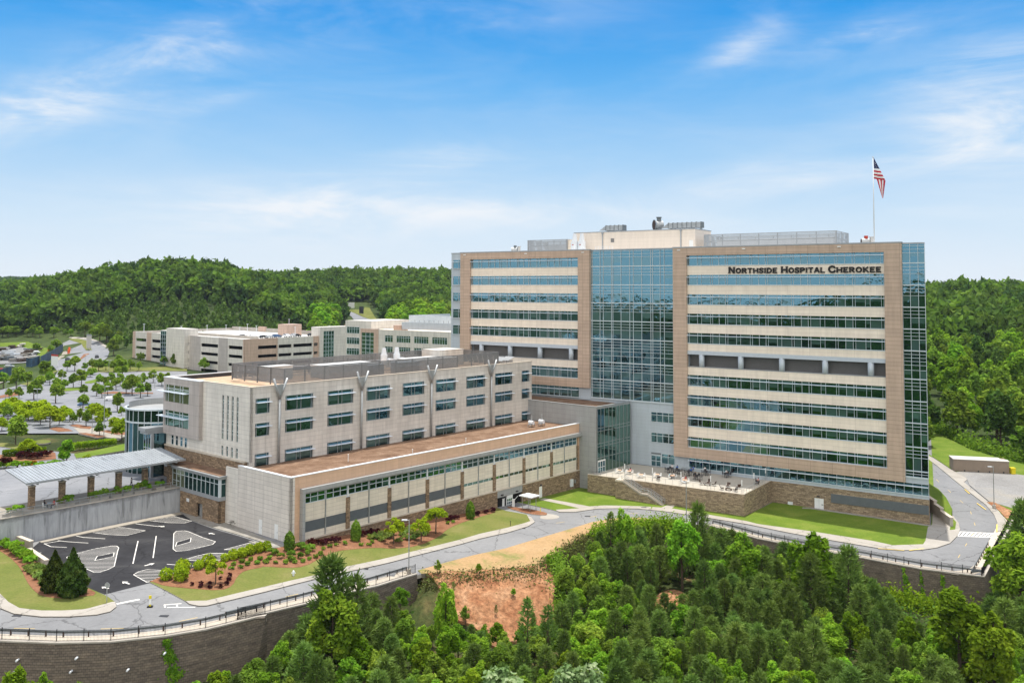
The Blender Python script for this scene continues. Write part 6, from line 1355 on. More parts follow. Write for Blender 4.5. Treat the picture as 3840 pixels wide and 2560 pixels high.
# stop sign seen from behind
p = gp(400, 2262); o = empty('stop_sign', p, -.15); tag(o, 'grey back of an octagonal sign on a post at the lot entrance', 'road sign'); mb = MB(); mb.box(-.04, .04, -.03, .03, 0, 2.75); mb.build('post', 'galvanised', o); mb = MB(); mb.prism([(.38*cos(pi/8+k*pi/4), .38*sin(pi/8+k*pi/4)) for k in range(8)], -.012, .012); pl = mb.build('sign_plate', 'galvanised', o); pl.rotation_euler = (pi/2, 0, 0); pl.location = (0, .05, 2.35)
p = gp(*zA((1089, 1015))[0]); o = empty('crossing_marker', p, .2); tag(o, 'yellow pedestrian marker standing in the lot entrance', 'road sign'); mb = MB(); mb.box(-.35, .35, -.3, .3, 0, .1); mb.build('base', 'rubber', o); mb = MB(); mb.box(-.13, .13, -.03, .03, .1, 1.05); mb.build('panel', 'door_white', o); mb = MB(); mb.box(-.17, .17, -.05, .05, 1.05, 1.45); mb.build('head', 'yellow_plastic', o); mb = MB(); mb.box(-.131, .131, -.035, .035, .1, .32); mb.build('foot_band', 'yellow_plastic', o)
p = gp(*zB((388, 795))[0]); o = empty('fire_hydrant', p); tag(o, 'silver fire hydrant on the olive lawn', 'hydrant'); mb = MB(); mb.tube((0, 0, 0), (0, 0, .7), .15, 12); mb.tube((0, 0, 0), (0, 0, .08), .24, 12); mb.build('barrel', 'white_metal', o); mb = MB(); mb.tube((0, 0, .7), (0, 0, .92), .19, 12, .07); mb.build('bonnet', 'white_metal', o); mb = MB(); mb.tube((-.28, 0, .52), (.28, 0, .52), .08, 8); mb.tube((0, -.25, .5), (0, 0, .5), .09, 8); mb.build('nozzles', 'white_metal', o)
# entrance gate things
p = gp(*zC((350, 400))[0]); q = gp(*zC((325, 385))[0]); o = empty('gate_canopy', gp(*zC((335, 385))[0]), RA); tag(o, 'small flat white canopy on posts over the entrance island', 'canopy')
mb = MB(); mb.box(-1.3, 1.5, -1.6, 1.6, 2.75, 2.95); mb.build('roof', 'white_metal', o)
for x, y in ((-.9, -1.0), (-.9, 1.0), (1.0, -1.0), (1.0, 1.0)): mb = MB(); mb.tube((x, y, 0), (x, y, 2.75), .06, 8); mb.build('post', 'galvanised', o)
for (bx, ex, lab) in ((zC((228, 362)), zC((288, 320)), 'white gate box with a raised barrier arm at the right bay'), (zC((158, 357)), zC((118, 335)), 'white gate box with a lowered arm at the left bay')):
    p, e = gp(*bx[0]), gp(*ex[0]); o = empty('barrier_gate', p, 0); tag(o, lab, 'barrier'); mb = MB(); mb.box(-.28, .28, -.28, .28, 0, 1.45); mb.box(-.32, .32, -.32, .32, 1.45, 1.52); mb.build('box', 'door_white', o); mb = MB(); dd = (e-p); dd.z = 0; dd = dd.normalized()*3.0; mb.bar((0, 0, 1.15), (dd.x, dd.y, 1.5), .08, .10); mb.build('arm', 'door_white', o)
p = gp(*zC((413, 403))[0]); mb = MB(); mb.box(-.06, .06, -.04, .04, 0, 1.0); o = mb.build('marker_post', 'yellow_plastic'); o.location = p; tag(o, 'yellow marker post at the tip of the entrance island', 'post')
p = gp(*zC((208, 497))[0]); mb = MB(); mb.tube((0, 0, 0), (0, 0, .9), .05, 8); mb.tube((0, 0, .9), (0, 0, 1.0), .09, 8); o = mb.build('bollard_light', 'dark_metal'); o.location = p; tag(o, 'short dark bollard on the lawn by the entrance drive', 'bollard')
# upper drive: signs, banner fence, barrels, yard
def gsign(px_, w, h, z, lab, face='door_white', head=None, up=True):
    p = gup(*px_); o = empty('road_sign', p, RB); tag(o, lab, 'sign'); mb = MB(); mb.box(-w/2, w/2, -.06, .06, z, z+h); mb.build('panel', face, o)
    for s in (-1, 1): mb = MB(); mb.box(s*w*.4-.06, s*w*.4+.06, .07, .15, 0, z+.2); mb.build('post', 'galvanised', o)
    if head: mb = MB(); mb.box(-w/2-.03, w/2+.03, -.09, .09, z+h-.8, z+h+.05); mb.build('header', head, o)
gsign((204, 1380), 6, 5.5, 1.2, 'white direction board with a red header at the junction', 'door_white', 'red_paint'); gsign((333, 1312), 5, 8, 1.0, 'tall grey pylon sign in the boulevard median', 'deck_light', 'grey_metal'); gsign((1315, 1163), 9, 5, 2, 'white board beside the distant road', 'door_white'); gsign((1355, 1180), 5, 6, 1, 'dark board on the grass by the distant road', 'dark_metal')
def banner(P, lab, h):
    o = empty('banner_fence', (0, 0, 0)); tag(o, lab, 'fence'); P = [gup(*p) for p in P]; mb = MB()
    for a, b in zip(P, P[1:]): mb.bar((a.x, a.y, a.z+h/2), (b.x, b.y, b.z+h/2), .1, h)
    plain('banner_blue', (.03, .07, .12), .6, 0, .6, .25) if 'banner_blue' not in MT else 0; mb.build('screening', 'banner_blue', o)
banner(px([(710, 890), (850, 820), (1110, 650)], 4.704, 0, 1180), 'dark blue screened fence climbing beside the boulevard', 4.5); banner(px([(-100, 1150), (0, 1130), (200, 1060)], 4.704, 0, 1180), 'dark screened fence at the left edge drive', 4); banner(px([(460, 920), (560, 925), (700, 880)], 4.704, 0, 1180), 'blue printed fence panels below the building yard', 4.5)
for i, (x, y) in enumerate(px([(1222, 640), (1216, 660), (1210, 685), (862, 640)], 4.704, 0, 1180)):
    p = gup(x, y); mb = MB(); mb.tube((0, 0, 0), (0, 0, 2.2), .7, 12, .55); mb.tube((0, 0, 1.3), (0, 0, 1.6), .7, 12); o = mb.build('traffic_barrel', 'orange_plastic'); o.location = p; tag(o, 'orange traffic barrel at the tan walk' if i < 3 else 'orange barrel alone on the green rim of the yard', 'barrel', 'orange barrels by the boulevard' if i < 3 else None)
YP = px([(30, 640), (100, 690), (60, 760), (250, 590), (380, 560), (520, 650), (520, 690), (620, 690), (330, 830), (430, 820), (540, 800), (140, 800), (40, 800), (200, 720), (470, 730), (620, 640)], 4.704, 0, 1180); YR = random.Random(11)
for i, (x, y) in enumerate(YP):
    p = gup(x, y); mb = MB(); mt = ['trunk', 'white_metal', 'pavement_old', 'wicker', 'deck_light', 'louvre_grey'][i % 6]
    for k in range(5): a, b, c = YR.uniform(1.5, 4), YR.uniform(1, 2.5), YR.uniform(.3, .8); x0, y0 = YR.uniform(-2, 2), YR.uniform(-1.5, 1.5); mb.box(x0-a, x0+a, y0-b*.5, y0+b*.5, k*.35, k*.35+c)
    o = mb.build('material_stack', mt); o.location = p; o.rotation_euler = (0, 0, YR.uniform(0, 3)); tag(o, ['brown timber', 'white wrapped', 'grey block', 'dark pipe', 'pale board', 'slate coloured panel'][i % 6]+' stack lying in the dusty building yard', 'building material', 'material stacks in the yard')
for x, y, col, rz, lab in ((363, 1342, 'car_black', RA+1.2, 'black car driving up the right carriageway of the boulevard'), (253, 1352, 'car_black', RA+1.0, 'dark car half hidden by a tree on the left carriageway'), (318, 1525, 'car_blue', .4, 'dark blue car parked behind the small dark trees'), (35, 1378, 'car_silver', .2, 'silver truck sized car by the blue fence'), (8, 1392, 'car_red', .1, 'red car at the left edge of the yard'), (416, 1503, 'car_white', .4, 'white car under the trees left of the rotunda')):
    car(col, gup(x, y)+Vector((0, 0, .08)), rz, lab)

# ------------------------------------------------------------------ plants
def mesh_np(name, V, F, mats, mi=None):
    """V (n,3), F list/array of quads or tris"""
    me = bpy.data.meshes.new(name); F = np.asarray(F, np.int32); nf, k = F.shape
    me.vertices.add(len(V)); me.vertices.foreach_set('co', np.asarray(V, np.float32).ravel()); me.loops.add(nf*k); me.loops.foreach_set('vertex_index', F.ravel()); me.polygons.add(nf)
    me.polygons.foreach_set('loop_start', np.arange(0, nf*k, k, dtype=np.int32)); me.polygons.foreach_set('loop_total', np.full(nf, k, np.int32))
    for m_ in ([mats] if isinstance(mats, str) else mats): me.materials.append(MT[m_])
    if mi is not None: me.polygons.foreach_set('material_index', np.asarray(mi, np.int32))
    me.update(calc_edges=True); return me
def leaves(rs, C, size, up=.35, outward=None, elong=1.6):
    up = up+.35
    """little leaf faces (quads) round the points C, tilted at random but looking mostly outwards and up"""
    n = len(C); N = rs.normal(size=(n, 3)); 
    if outward is not None: N = N*.75+outward*1.0
    N[:, 2] += up; N /= np.linalg.norm(N, axis=1)[:, None]; R = rs.normal(size=(n, 3)); U = np.cross(N, R); U /= np.linalg.norm(U, axis=1)[:, None]; Vv = np.cross(N, U)
    s = size*rs.uniform(.6, 1.35, (n, 1)); a, b = U*s*.5*elong, Vv*s*.5
    V = np.stack([C-a*.9-b*.25, C+b*.9-a*.1, C+a, C-b*.85+a*.1], 1).reshape(-1, 3); return V, np.arange(4*n).reshape(n, 4)
def crown_pts(rs, n, rx, rz, zc, lobes=16, lobe_r=.36, gap=.0, conical=0.0, flat=1.0):
    """points on the outside of many leaf clumps spread through the crown"""
    d = rs.normal(size=(lobes*4, 3)); d /= np.linalg.norm(d, axis=1)[:, None]; d = d[d[:, 2] > -.65][:lobes]; r = rs.uniform(.45, .82, (len(d), 1))
    L = d*r; wz = 1-conical*np.clip((L[:, 2:3]+1)/2, 0, 1); L[:, :2] *= wz; Lr = lobe_r*rs.uniform(.65, 1.25, len(L))*(1-.5*conical*np.clip((L[:, 2]+1)/2, 0, 1))
    k = rs.choice(len(L), n, p=Lr**2/(Lr**2).sum()); q = rs.normal(size=(n, 3)); q /= np.linalg.norm(q, axis=1)[:, None]; q[:, 2] = np.where(q[:, 2] < -.3, -q[:, 2], q[:, 2])
    P = L[k]+q*(Lr[k]*rs.uniform(.55, 1.08, n))[:, None]; return P*np.array([rx, rx, rz])+np.array([0, 0, zc]), q
def trunk_mesh(rs, h, r, limbs, zb, rx, zc, rz):
    mb = MB(); lean = rs.uniform(-.03, .03, 2)*h; mb.tube((0, 0, -.6), (lean[0]*.5, lean[1]*.5, zb), r, 7, r*.75); mb.tube((lean[0]*.5, lean[1]*.5, zb), (lean[0], lean[1], h), r*.75, 6, r*.15)
    for k in range(limbs):
        a = 2*pi*k/limbs+rs.uniform(-.4, .4); z = zb+(h-zb)*(k+.5)/limbs*.75; e = rs.uniform(.5, .8)*rx; mb.tube((lean[0]*.6, lean[1]*.6, z), (cos(a)*e, sin(a)*e, z+rs.uniform(.25, .7)*e), r*.38, 5, r*.08)
    return mb.mesh('trunk', 'trunk')
TREE = {}
def broadleaf(key, h, rx, mat, n, size, seed, lobes=18, conical=.15, base=.22, lobe_r=.36, limbs=6):
    rs = np.random.RandomState(seed); zb = h*base; rz = (h-zb)/2*1.02; zc = zb+rz*.98; C, q = crown_pts(rs, n, rx, rz, zc, lobes, lobe_r, 0, conical); V, F = leaves(rs, C, size, .3, q)
    TREE.setdefault(key, []).append((mesh_np('crown', V, F, mat), trunk_mesh(rs, h*.88, .022*h+.03, limbs, zb*1.1, rx, zc, rz), h))
def pine(key, h, r, mat, seed, whorls=11, per=6, tuft=9, blade=.42, base=.18, wid=.07):
    rs = np.random.RandomState(seed); B = []; D = []; mb = MB(); mb.tube((0, 0, -.6), (0, 0, h*.97), .016*h+.03, 7, .02)
    for w in range(whorls):
        t = (w+.3)/whorls; z = h*(base+(.97-base)*t); L = r*(1-t)**.75*(1 if t > .12 else .75)+.12*r
        for k in range(per):
            a = 2*pi*(k+.5*(w % 2))/per+rs.uniform(-.35, .35); l = L*rs.uniform(.7, 1.15); up = .25+.55*t+rs.uniform(-.12, .12); tip = np.array([cos(a)*l, sin(a)*l, z+l*up]); mb.tube((0, 0, z), tuple(tip), .02*(1-t)+.012, 4, .006)
            ns = max(2, int(l/.42))
            for s in range(ns):
                f = .3+.7*(s+1)/ns; p = np.array([0, 0, z])*(1-f)+tip*f; d = np.array([cos(a)*.75, sin(a)*.75, .75])
                for j in range(tuft): B.append(p+rs.normal(size=3)*.07); D.append(d+rs.normal(size=3)*.62)
    for j in range(tuft*3): B.append(np.array([0, 0, h*(.93+.07*rs.rand())])); D.append(np.array([0, 0, 1])+rs.normal(size=3)*.45)
    B, D = np.array(B), np.array(D); D /= np.linalg.norm(D, axis=1)[:, None]; n = len(B); R = rs.normal(size=(n, 3)); U = np.cross(D, R); U /= np.linalg.norm(U, axis=1)[:, None]; l = blade*rs.uniform(.7, 1.3, (n, 1)); w = wid
    V = np.stack([B-U*w, B+U*w, B+D*l+U*w*.35, B+D*l-U*w*.35], 1).reshape(-1, 3); F = np.arange(4*n).reshape(n, 4)
    TREE.setdefault(key, []).append((mesh_np('crown', V, F, mat), mb.mesh('trunk', 'trunk'), h))
PROTO = {}
def plant(key, name, loc, s, label, cat='tree', group=None, rz=None, trunk=True, sz=None):
    v = TREE[key]; i = rnd.randrange(len(v)); cr, tk, h = v[i]; o = empty(name, loc, rnd.uniform(0, 6.28) if rz is None else rz); o.scale = (s, s, s if sz is None else sz); tag(o, label, cat, group)
    obj('crown', cr, o)
    if trunk and tk is not None: obj('trunk', tk, o)
    return o
for s in range(4): broadleaf('oak', 9.0, 2.6, 'leaf_bright', 5200, .28, s, 32, .25, .08, .29)
for s in range(3): broadleaf('lime', 9.0, 2.4, 'leaf_yellow', 4600, .30, 20+s, 28, .30, .10, .30)
for s in range(4): broadleaf('maple', 9.0, 2.7, 'leaf_mid', 5000, .28, 40+s, 30, .2, .06, .30)
for s in range(2): broadleaf('cream', 7.0, 2.0, 'leaf_cream', 4200, .22, 60+s, 24, .1, .08)
for s in range(5): pine('pine', 8.0, 1.75, 'leaf_pine', 80+s, 15, 6, 10, .58, .14, .06)
for s in range(2): pine('thin_pine', 8.0, 1.2, 'leaf_pine', 90+s, 9, 5, 8, .45, .35)
for s in range(5): broadleaf('wood_light', 17.0, 5.0, 'leaf_bright', 2300, .95, 100+s, 26, .15, .03, .33)
for s in range(4): broadleaf('wood_mid', 17.0, 5.2, 'leaf_mid', 2300, .95, 120+s, 26, .1, .03, .33)
for s in range(4): broadleaf('wood_deep', 18.0, 4.6, 'leaf_deep', 2000, .95, 140+s, 24, .2, .06, .32)
for s in range(4): broadleaf('street', 7.5, 2.3, 'leaf_mid', 2200, .46, 160+s, 20, .55, .07, .36, 5)
for s in range(3): broadleaf('street_yellow', 7.0, 3.0, 'leaf_lime', 1900, .48, 170+s, 18, .2, .10, .38, 5)
for s in range(2): broadleaf('burgundy_tree', 6.0, 2.5, 'leaf_burgundy', 1500, .42, 180+s, 14, .1, .22)
for s in range(1): broadleaf('orange_tree', 4.2, 1.5, 'leaf_orange', 900, .36, 185+s, 10, .3, .1)
for s in range(2): broadleaf('yellow_small', 4.6, 2.0, 'leaf_lime', 1300, .32, 190+s, 13, .25, .30)
for s in range(2): broadleaf('magnolia', 9.5, 3.0, 'leaf_bright', 1900, .62, 195+s, 18, .7, .06)

# foreground: young pines and hardwoods in the gully
SPOT = []
def topz(d, py_): pass
def tree_at(key, name, tx, ty, y, label, group=None, wide=1.0):
    """a tree whose crown top is seen at (tx,ty) and which stands at distance y"""
    d = ray(tx, ty); t = y/d.y; x, z = d.x*t, HC+d.z*t; g0 = zpad(x, y) if inside(x, y, PADXY) else zland(x, y); h = z-g0
    if h < 1.2: return None
    s = h/TREE[key][0][2]; SPOT.append((x, y, 1.6*max(s, .6))); return plant(key, name, (x, y, g0-.1), s*wide, label, 'tree', group, None, True, s)
for key, tx, ty, y, w, lab in [
    ('pine', 1245, 2090, 116, 1.0, 'tall pine standing above the fence on the left wall'), ('oak', 1245, 2190, 113, 1.0, 'bright green tree under the tall pine by the fence'), ('thin_pine', 1340, 2150, 117, 1.0, 'slim pine just below the left fence'), ('oak', 1672, 2165, 124, .6, 'narrow leafy tree left of the clay slope'), ('oak', 2340, 1893, 160, .8, 'leafy tree poking up at the road edge'), ('thin_pine', 2290, 1920, 160, 1.0, 'wispy sapling beside the leafy tree at the road edge'),
    ('lime', 3030, 1983, 140, 1.05, 'tall yellow green tree in front of the bend wall'), ('oak', 2785, 1985, 148, 1.1, 'deep green rounded tree left of the yellow green one'), ('lime', 3590, 2205, 119, 1.2, 'broad yellowish tree at the foot of the far wall'), ('lime', 3720, 2290, 112, 1.1, 'broad yellowish tree nearer the right edge'), ('oak', 3815, 1990, 136, 1.1, 'big bright tree at the right edge of the far wall'), ('pine', 3842, 1880, 150, 1.0, 'dark pine at the right edge behind the wall corner'),
    ('thin_pine', 1978, 2240, 122, 1.0, 'thin young pine standing alone on the clay'), ('thin_pine', 2055, 2268, 121, 1.0, 'second thin pine on the clay, right of the lone one'), ('pine', 2616, 1890, 158, .8, 'pine rising in front of the road by the lamp'), ('oak', 2560, 1940, 153, 1.0, 'rounded green bush tree beside the road lamp'), ('cream', 1900, 2500, 92, 1.1, 'pale blossoming tree at the bottom edge'), ('cream', 2170, 2470, 96, 1.0, 'grey green willowy tree at the bottom edge'), ('pine', 3040, 2080, 137, 1.0, 'pine against the block wall below the bend'), ('pine', 3180, 2050, 139, 1.0, 'tall dark pine against the block wall below the bend'),
    ('lime', 75, 2505, 92, .8, 'yellow green tree top at the bottom left edge'), ('lime', 160, 2515, 92, .7, 'second yellow green tree top at the bottom left edge'), ('maple', 300, 2535, 91, .7, 'small tree top at the bottom edge below the dark wall')]:
    tree_at(key, 'pine_tree' if 'pine' in key else 'leafy_tree', tx, ty, y, lab, None, w)
CLAYX = [(1540, 2225), (1750, 2170), (2080, 2165), (2130, 2300), (2120, 2400), (1850, 2440), (1730, 2380), (1560, 2330)]
def fill():
    rs = random.Random(21); placed = []
    fr = lambda p: (lambda v: (F_*v.dot(_rt)/v.dot(_fwd)+CX, CY-F_*v.dot(_up)/v.dot(_fwd)))(Vector(p)-Vector((0, 0, HC)))
    n = 0
    for _ in range(26000):
        y = rs.uniform(84, 178); x = rs.uniform(-.64, .66)*y
        if inside(x, y, PADXY): continue
        if x > 90 and y > 160: continue
        u, v = uv_of(Vector((x, y, 0)))
        dw = min(segdist(x, y, w) for w in WALLS)
        if dw < 2.2 or u < -60: continue
        g0 = zland(x, y); bx, by = fr((x, y, g0))
        if inside(bx, by, CLAYX) and y > 95: continue
        if inside(bx, by, [(2400, 2270), (2520, 2195), (2640, 2240), (2600, 2330), (2440, 2340)]): continue
        if 1480 < bx < 2100 and by < 2240: continue                        # scrub only on the bank
        sp = 2.55 if y > 105 else 3.0
        if any((x-a)**2+(y-b)**2 < (sp if c < 2 else sp+.4)**2 for a, b, c in SPOT): continue
        pinezone = (bx > 2350 and not (3350 < bx and by > 2450)) or (bx < 1500 and rs.random() < .5)
        q = rs.random()
        key = 'pine' if (pinezone and q < .74) or (not pinezone and q < .22) else ('oak' if q < .55 else 'maple' if q < .90 else 'lime')
        if pinezone and key != 'pine': key = rs.choice(['oak', 'maple', 'lime'])
        h = rs.uniform(4.6, 7.4) if key == 'pine' else rs.uniform(3.8, 6.6)
        if bx > 2600 and y > 125: h *= 1.1
        if bx < 1050: h = min(h, 5.2) if bx > 700 else min(h, 3.8)
        tx, ty = fr((x, y, g0+h))
        if not (-120 < tx < 3960) or ty > 2590: continue
        # keep crowns under the lines they must not hide
        lim = np.interp(tx, [-200, 420, 700, 900, 1100, 1500, 1560, 2050, 2110, 2250, 2450, 2700, 3000, 3150, 3300, 3420, 3520, 3700, 3840, 4000], [2540, 2520, 2440, 2310, 2195, 2150, 2330, 2330, 2110, 1985, 1962, 1975, 2045, 2080, 2190, 2330, 2340, 2240, 2060, 2000])
        if ty < lim:
            h2 = h-(lim-ty)*y/F_*1.05
            if h2 < 1.6: continue
            h = h2
        SPOT.append((x, y, 1.3)); s = h/TREE[key][0][2]; placed.append(key)
        zone = 'left of the clay slope' if tx < 1560 else 'in front of the clay slope' if tx < 2250 else 'in the dense stand below the stone terrace' if tx < 2950 else 'in the stand below the far wall'
        dep = 'in the front rows ' if y < 108 else ''
        sp_ = {'pine': 'young olive green pine ', 'oak': 'bright green young hardwood ', 'maple': 'mid green young hardwood ', 'lime': 'yellow green young hardwood '}[key]
        plant(key, 'pine_tree' if key == 'pine' else 'leafy_tree', (x, y, g0-.1), s*rs.uniform(.95, 1.35), sp_+dep+zone, 'tree', sp_.strip()+'s '+dep+zone, None, True, s)
        n += 1
        if n > 520: break
    print('fill', n, 'pines', placed.count('pine'))
fill()
leaf('leaf_weed', [(.3, (.08, .085, .03)), (.55, (.15, .15, .06)), (.75, (.22, .19, .10))], .3, .03)
# scrub along the crest of the bank and understorey: too many stems to count
def scrub(name, label, pts, mat, size, h, n, seed, keep=True):
    rs = np.random.RandomState(seed); C = []
    for _ in range(n):
        p = pts[rs.randint(len(pts))]; x, y = p[0]+rs.normal()*p[2], p[1]+rs.normal()*p[2]
        if inside(x, y, PADXY):
            if keep: continue
            g0 = zpad(x, y)
        else:
            if min(segdist(x, y, w) for w in WALLS) < 1.4: continue
            g0 = zland(x, y)
        C.append((x, y, g0+abs(rs.normal())*h*.5))
    C = np.array(C); V, F = leaves(rs, C, size, .5); o = obj(name, mesh_np(name, V, F, mat)); tag(o, label, 'scrub', None, 'stuff'); return o
bp = [(p.x-p.x/p.length*1.5, p.y-2.2, 1.0) for p in resample(BANK, 1.0)]
scrub('scrub', 'dry olive scrub along the crest of the clay bank', bp[:40], 'leaf_weed', .24, .75, 7000, 5, False); scrub('weeds', 'brownish seeding weeds on the bank crest', bp[:44], 'leaf_tuft', .20, 1.2, 1300, 6); scrub('brush', 'bright brush at the road edge below the terrace', bp[40:], 'leaf_bright', .30, 2.0, 12000, 7)
scrub('brambles', 'bright brambles at the foot of the far block wall', [(p.x+2, p.y-4-k, 1.6) for p in resample(WALL_R, 2)[8:] for k in (0, 2)], 'leaf_yellow', .34, 2.2, 9000, 8)
scrub('undergrowth', 'low undergrowth covering the gully floor', [(x, y, 3.0) for x in range(-60, 100, 5) for y in range(86, 150, 5) if not inside(x, y, PADXY) and not (-16 < x < 8 and 118 < y < 142)], 'leaf_deep', .42, 1.2, 30000, 9)
scrub('undergrowth', 'dark undergrowth along the edge of the right hand wood', [(p.x+dx, p.y+2.5+dy, 1.8) for p in resample(EAST[3:], 3) for dx, dy in ((0, 0), (2, 4), (3, 9))], 'leaf_mid', .6, 4.0, 9000, 10)
CL_P = [at(x, y, -8.0) for x, y in [(1600, 2262), (1690, 2250), (1770, 2240), (1880, 2235), (2010, 2225), (2060, 2330), (1960, 2345), (1830, 2360), (1720, 2330)]]
scrub('weeds', 'thin green weeds creeping over the clay slope', [(p.x, p.y, 1.3) for p in CL_P], 'leaf_weed', .22, .5, 1500, 14)
for k, (x, y, key, s_) in enumerate([(1700, 2300, 'thin_pine', .25), (1795, 2262, 'oak', .22), (1860, 2320, 'thin_pine', .22), (1925, 2290, 'oak', .18), (2000, 2330, 'pine', .25), (2060, 2230, 'oak', .28), (1745, 2345, 'maple', .3), (1880, 2385, 'maple', .3), (1640, 2268, 'maple', .25)]):
    p = at(x, y, -8.0); plant(key, 'sapling', (p.x, p.y, zland(p.x, p.y)+.3), s_, 'small sapling rooted in the bare clay slope', 'sapling', 'saplings on the clay slope')
scrub('brush', 'brush along the right edge of the clay slope', [(p.x, p.y, .9) for p in resample([at(2085, 2170, -7), at(2110, 2250, -8), at(2120, 2340, -9), at(2060, 2400, -9.5)], .8)], 'leaf_mid', .28, 1.7, 5000, 15)
# creepers on the walls
def creeper(P, i, w, h, label, seed):
    rs = np.random.RandomState(seed); p = P[i]; q = P[i+1]; t = (q-p); t.z = 0; t.normalize(); nn = Vector((t.y, -t.x, 0)); n = int(420*w*h/8); z = rs.uniform(.2, h, n); z = z[np.sin(z*3.1+seed)+rs.normal(size=n)*.5 > -.35]; n = len(z); s = rs.normal(size=n)*w*.16*(.4+.9*z/h)+np.interp(z, [0, h], [0, w*.5]); k = .12+.098*z
    C = np.stack([p.x+t.x*s+nn.x*k, p.y+t.y*s+nn.y*k, zpad(p.x, p.y)-z], 1); V, F = leaves(rs, C, .28, 0, np.tile([nn.x, nn.y, 0], (n, 1))); o = obj('creeper', mesh_np('creeper', V, F, 'leaf_bright')); tag(o, label, 'creeper')
WLp, WRp = resample([Vector((p.x, p.y, 0)) for p in WALL_L], 2.5), resample([Vector((p.x, p.y, 0)) for p in WALL_R], 2.5)
def near(P, px_):
    r = (px_-CX)/F_; return min(range(len(P)-1), key=lambda i: abs(P[i].x/P[i].y-r))
creeper(WLp, near(WLp, 618), 3.0, 6.5, 'green creeper climbing the left dark block wall', 1); creeper(WRp, near(WRp, 3345), 1.6, 4.5, 'thin creeper strand on the far block wall, the taller one', 2); creeper(WRp, near(WRp, 3408), 1.0, 6.0, 'thin creeper strand on the far block wall, the lower one', 3); creeper(WRp, near(WRp, 3520), 1.4, 6.5, 'creeper near the corner of the far block wall', 4)

# far woods: individual trees where they show large, one mass behind
def wood_trees():
    rs = random.Random(4); S = []; n = 0
    def ok(x, y, sp):
        return all((x-a)**2+(y-b)**2 > sp*sp for a, b in S)
    for _ in range(20000):                                                  # the wood right of the tower
        y = rs.uniform(190, 430); r = rs.uniform(.40, .66); x = r*y
        if inside(x, y, PADXY) or segdist(x, y, EAST) < 2.5: continue
        if y < 232 and not (r > .575 and y > 185): continue
        if not ok(x, y, 6.6): continue
        S.append((x, y)); key = rs.choice(['wood_light', 'wood_light', 'wood_mid', 'wood_mid', 'wood_deep']) if y > 285 else rs.choice(['wood_mid', 'wood_deep', 'wood_light'])
        s = rs.uniform(.62, .95); g0 = zland(x, y)
        lab = {'wood_light': 'bright green hardwood', 'wood_mid': 'mid green hardwood', 'wood_deep': 'dark hardwood'}[key]+(' at the front edge of the right hand wood' if y < 285 else ' in the right hand wood beyond the tower')
        plant(key, 'woodland_tree', (x, y, g0-.3), s*rs.uniform(.9, 1.2), lab, 'tree', lab+'s', None, y < 290, s); n += 1
        if n >= 150: break
    for _ in range(6000):                                                   # tall hardwoods beyond the offices, left of the tower
        y = rs.uniform(560, 700); r = rs.uniform(-.22, -.055); x = r*y
        if not ok(x, y, 8): continue
        b = at_px((x, y, zland(x, y)))
        if 1250 < b[0] < 1470 and b[1] > 1150: continue
        S.append((x, y)); key = rs.choice(['wood_light', 'wood_light', 'wood_mid']); s = rs.uniform(.85, 1.25); lab = {'wood_light': 'bright green', 'wood_mid': 'mid green'}[key]+' hardwood behind the office building'
        plant(key, 'woodland_tree', (x, y, zland(x, y)-.3), s*1.15, lab, 'tree', lab+'s', None, True, s); n += 1
        if n >= 240: break
    print('wood', n)
def at_px(p):
    v = Vector(p)-Vector((0, 0, HC)); return F_*v.dot(_rt)/v.dot(_fwd)+CX, CY-F_*v.dot(_up)/v.dot(_fwd)
wood_trees()
def mass(name, label, pts, kinds, seed, nleaf, size):
    """a far wood that reads as one mass: simple leafy crowns joined into one sheet of canopy"""
    rs = np.random.RandomState(seed); base = []
    for k in range(6):
        C, q = crown_pts(rs, nleaf, 1, 1, 0, 12, .46, 0, kinds); V, F = leaves(rs, C, size, .3, q); base.append(V)
    VV = []
    for (x, y, z, r, h) in pts:
        V = base[rs.randint(6)]; a = rs.uniform(0, 6.28); c, s = cos(a), sin(a); VV.append(np.stack([x+(V[:, 0]*c-V[:, 1]*s)*r, y+(V[:, 0]*s+V[:, 1]*c)*r, z+h*.5+V[:, 2]*h*.5], 1))
    VV = np.concatenate(VV); return VV
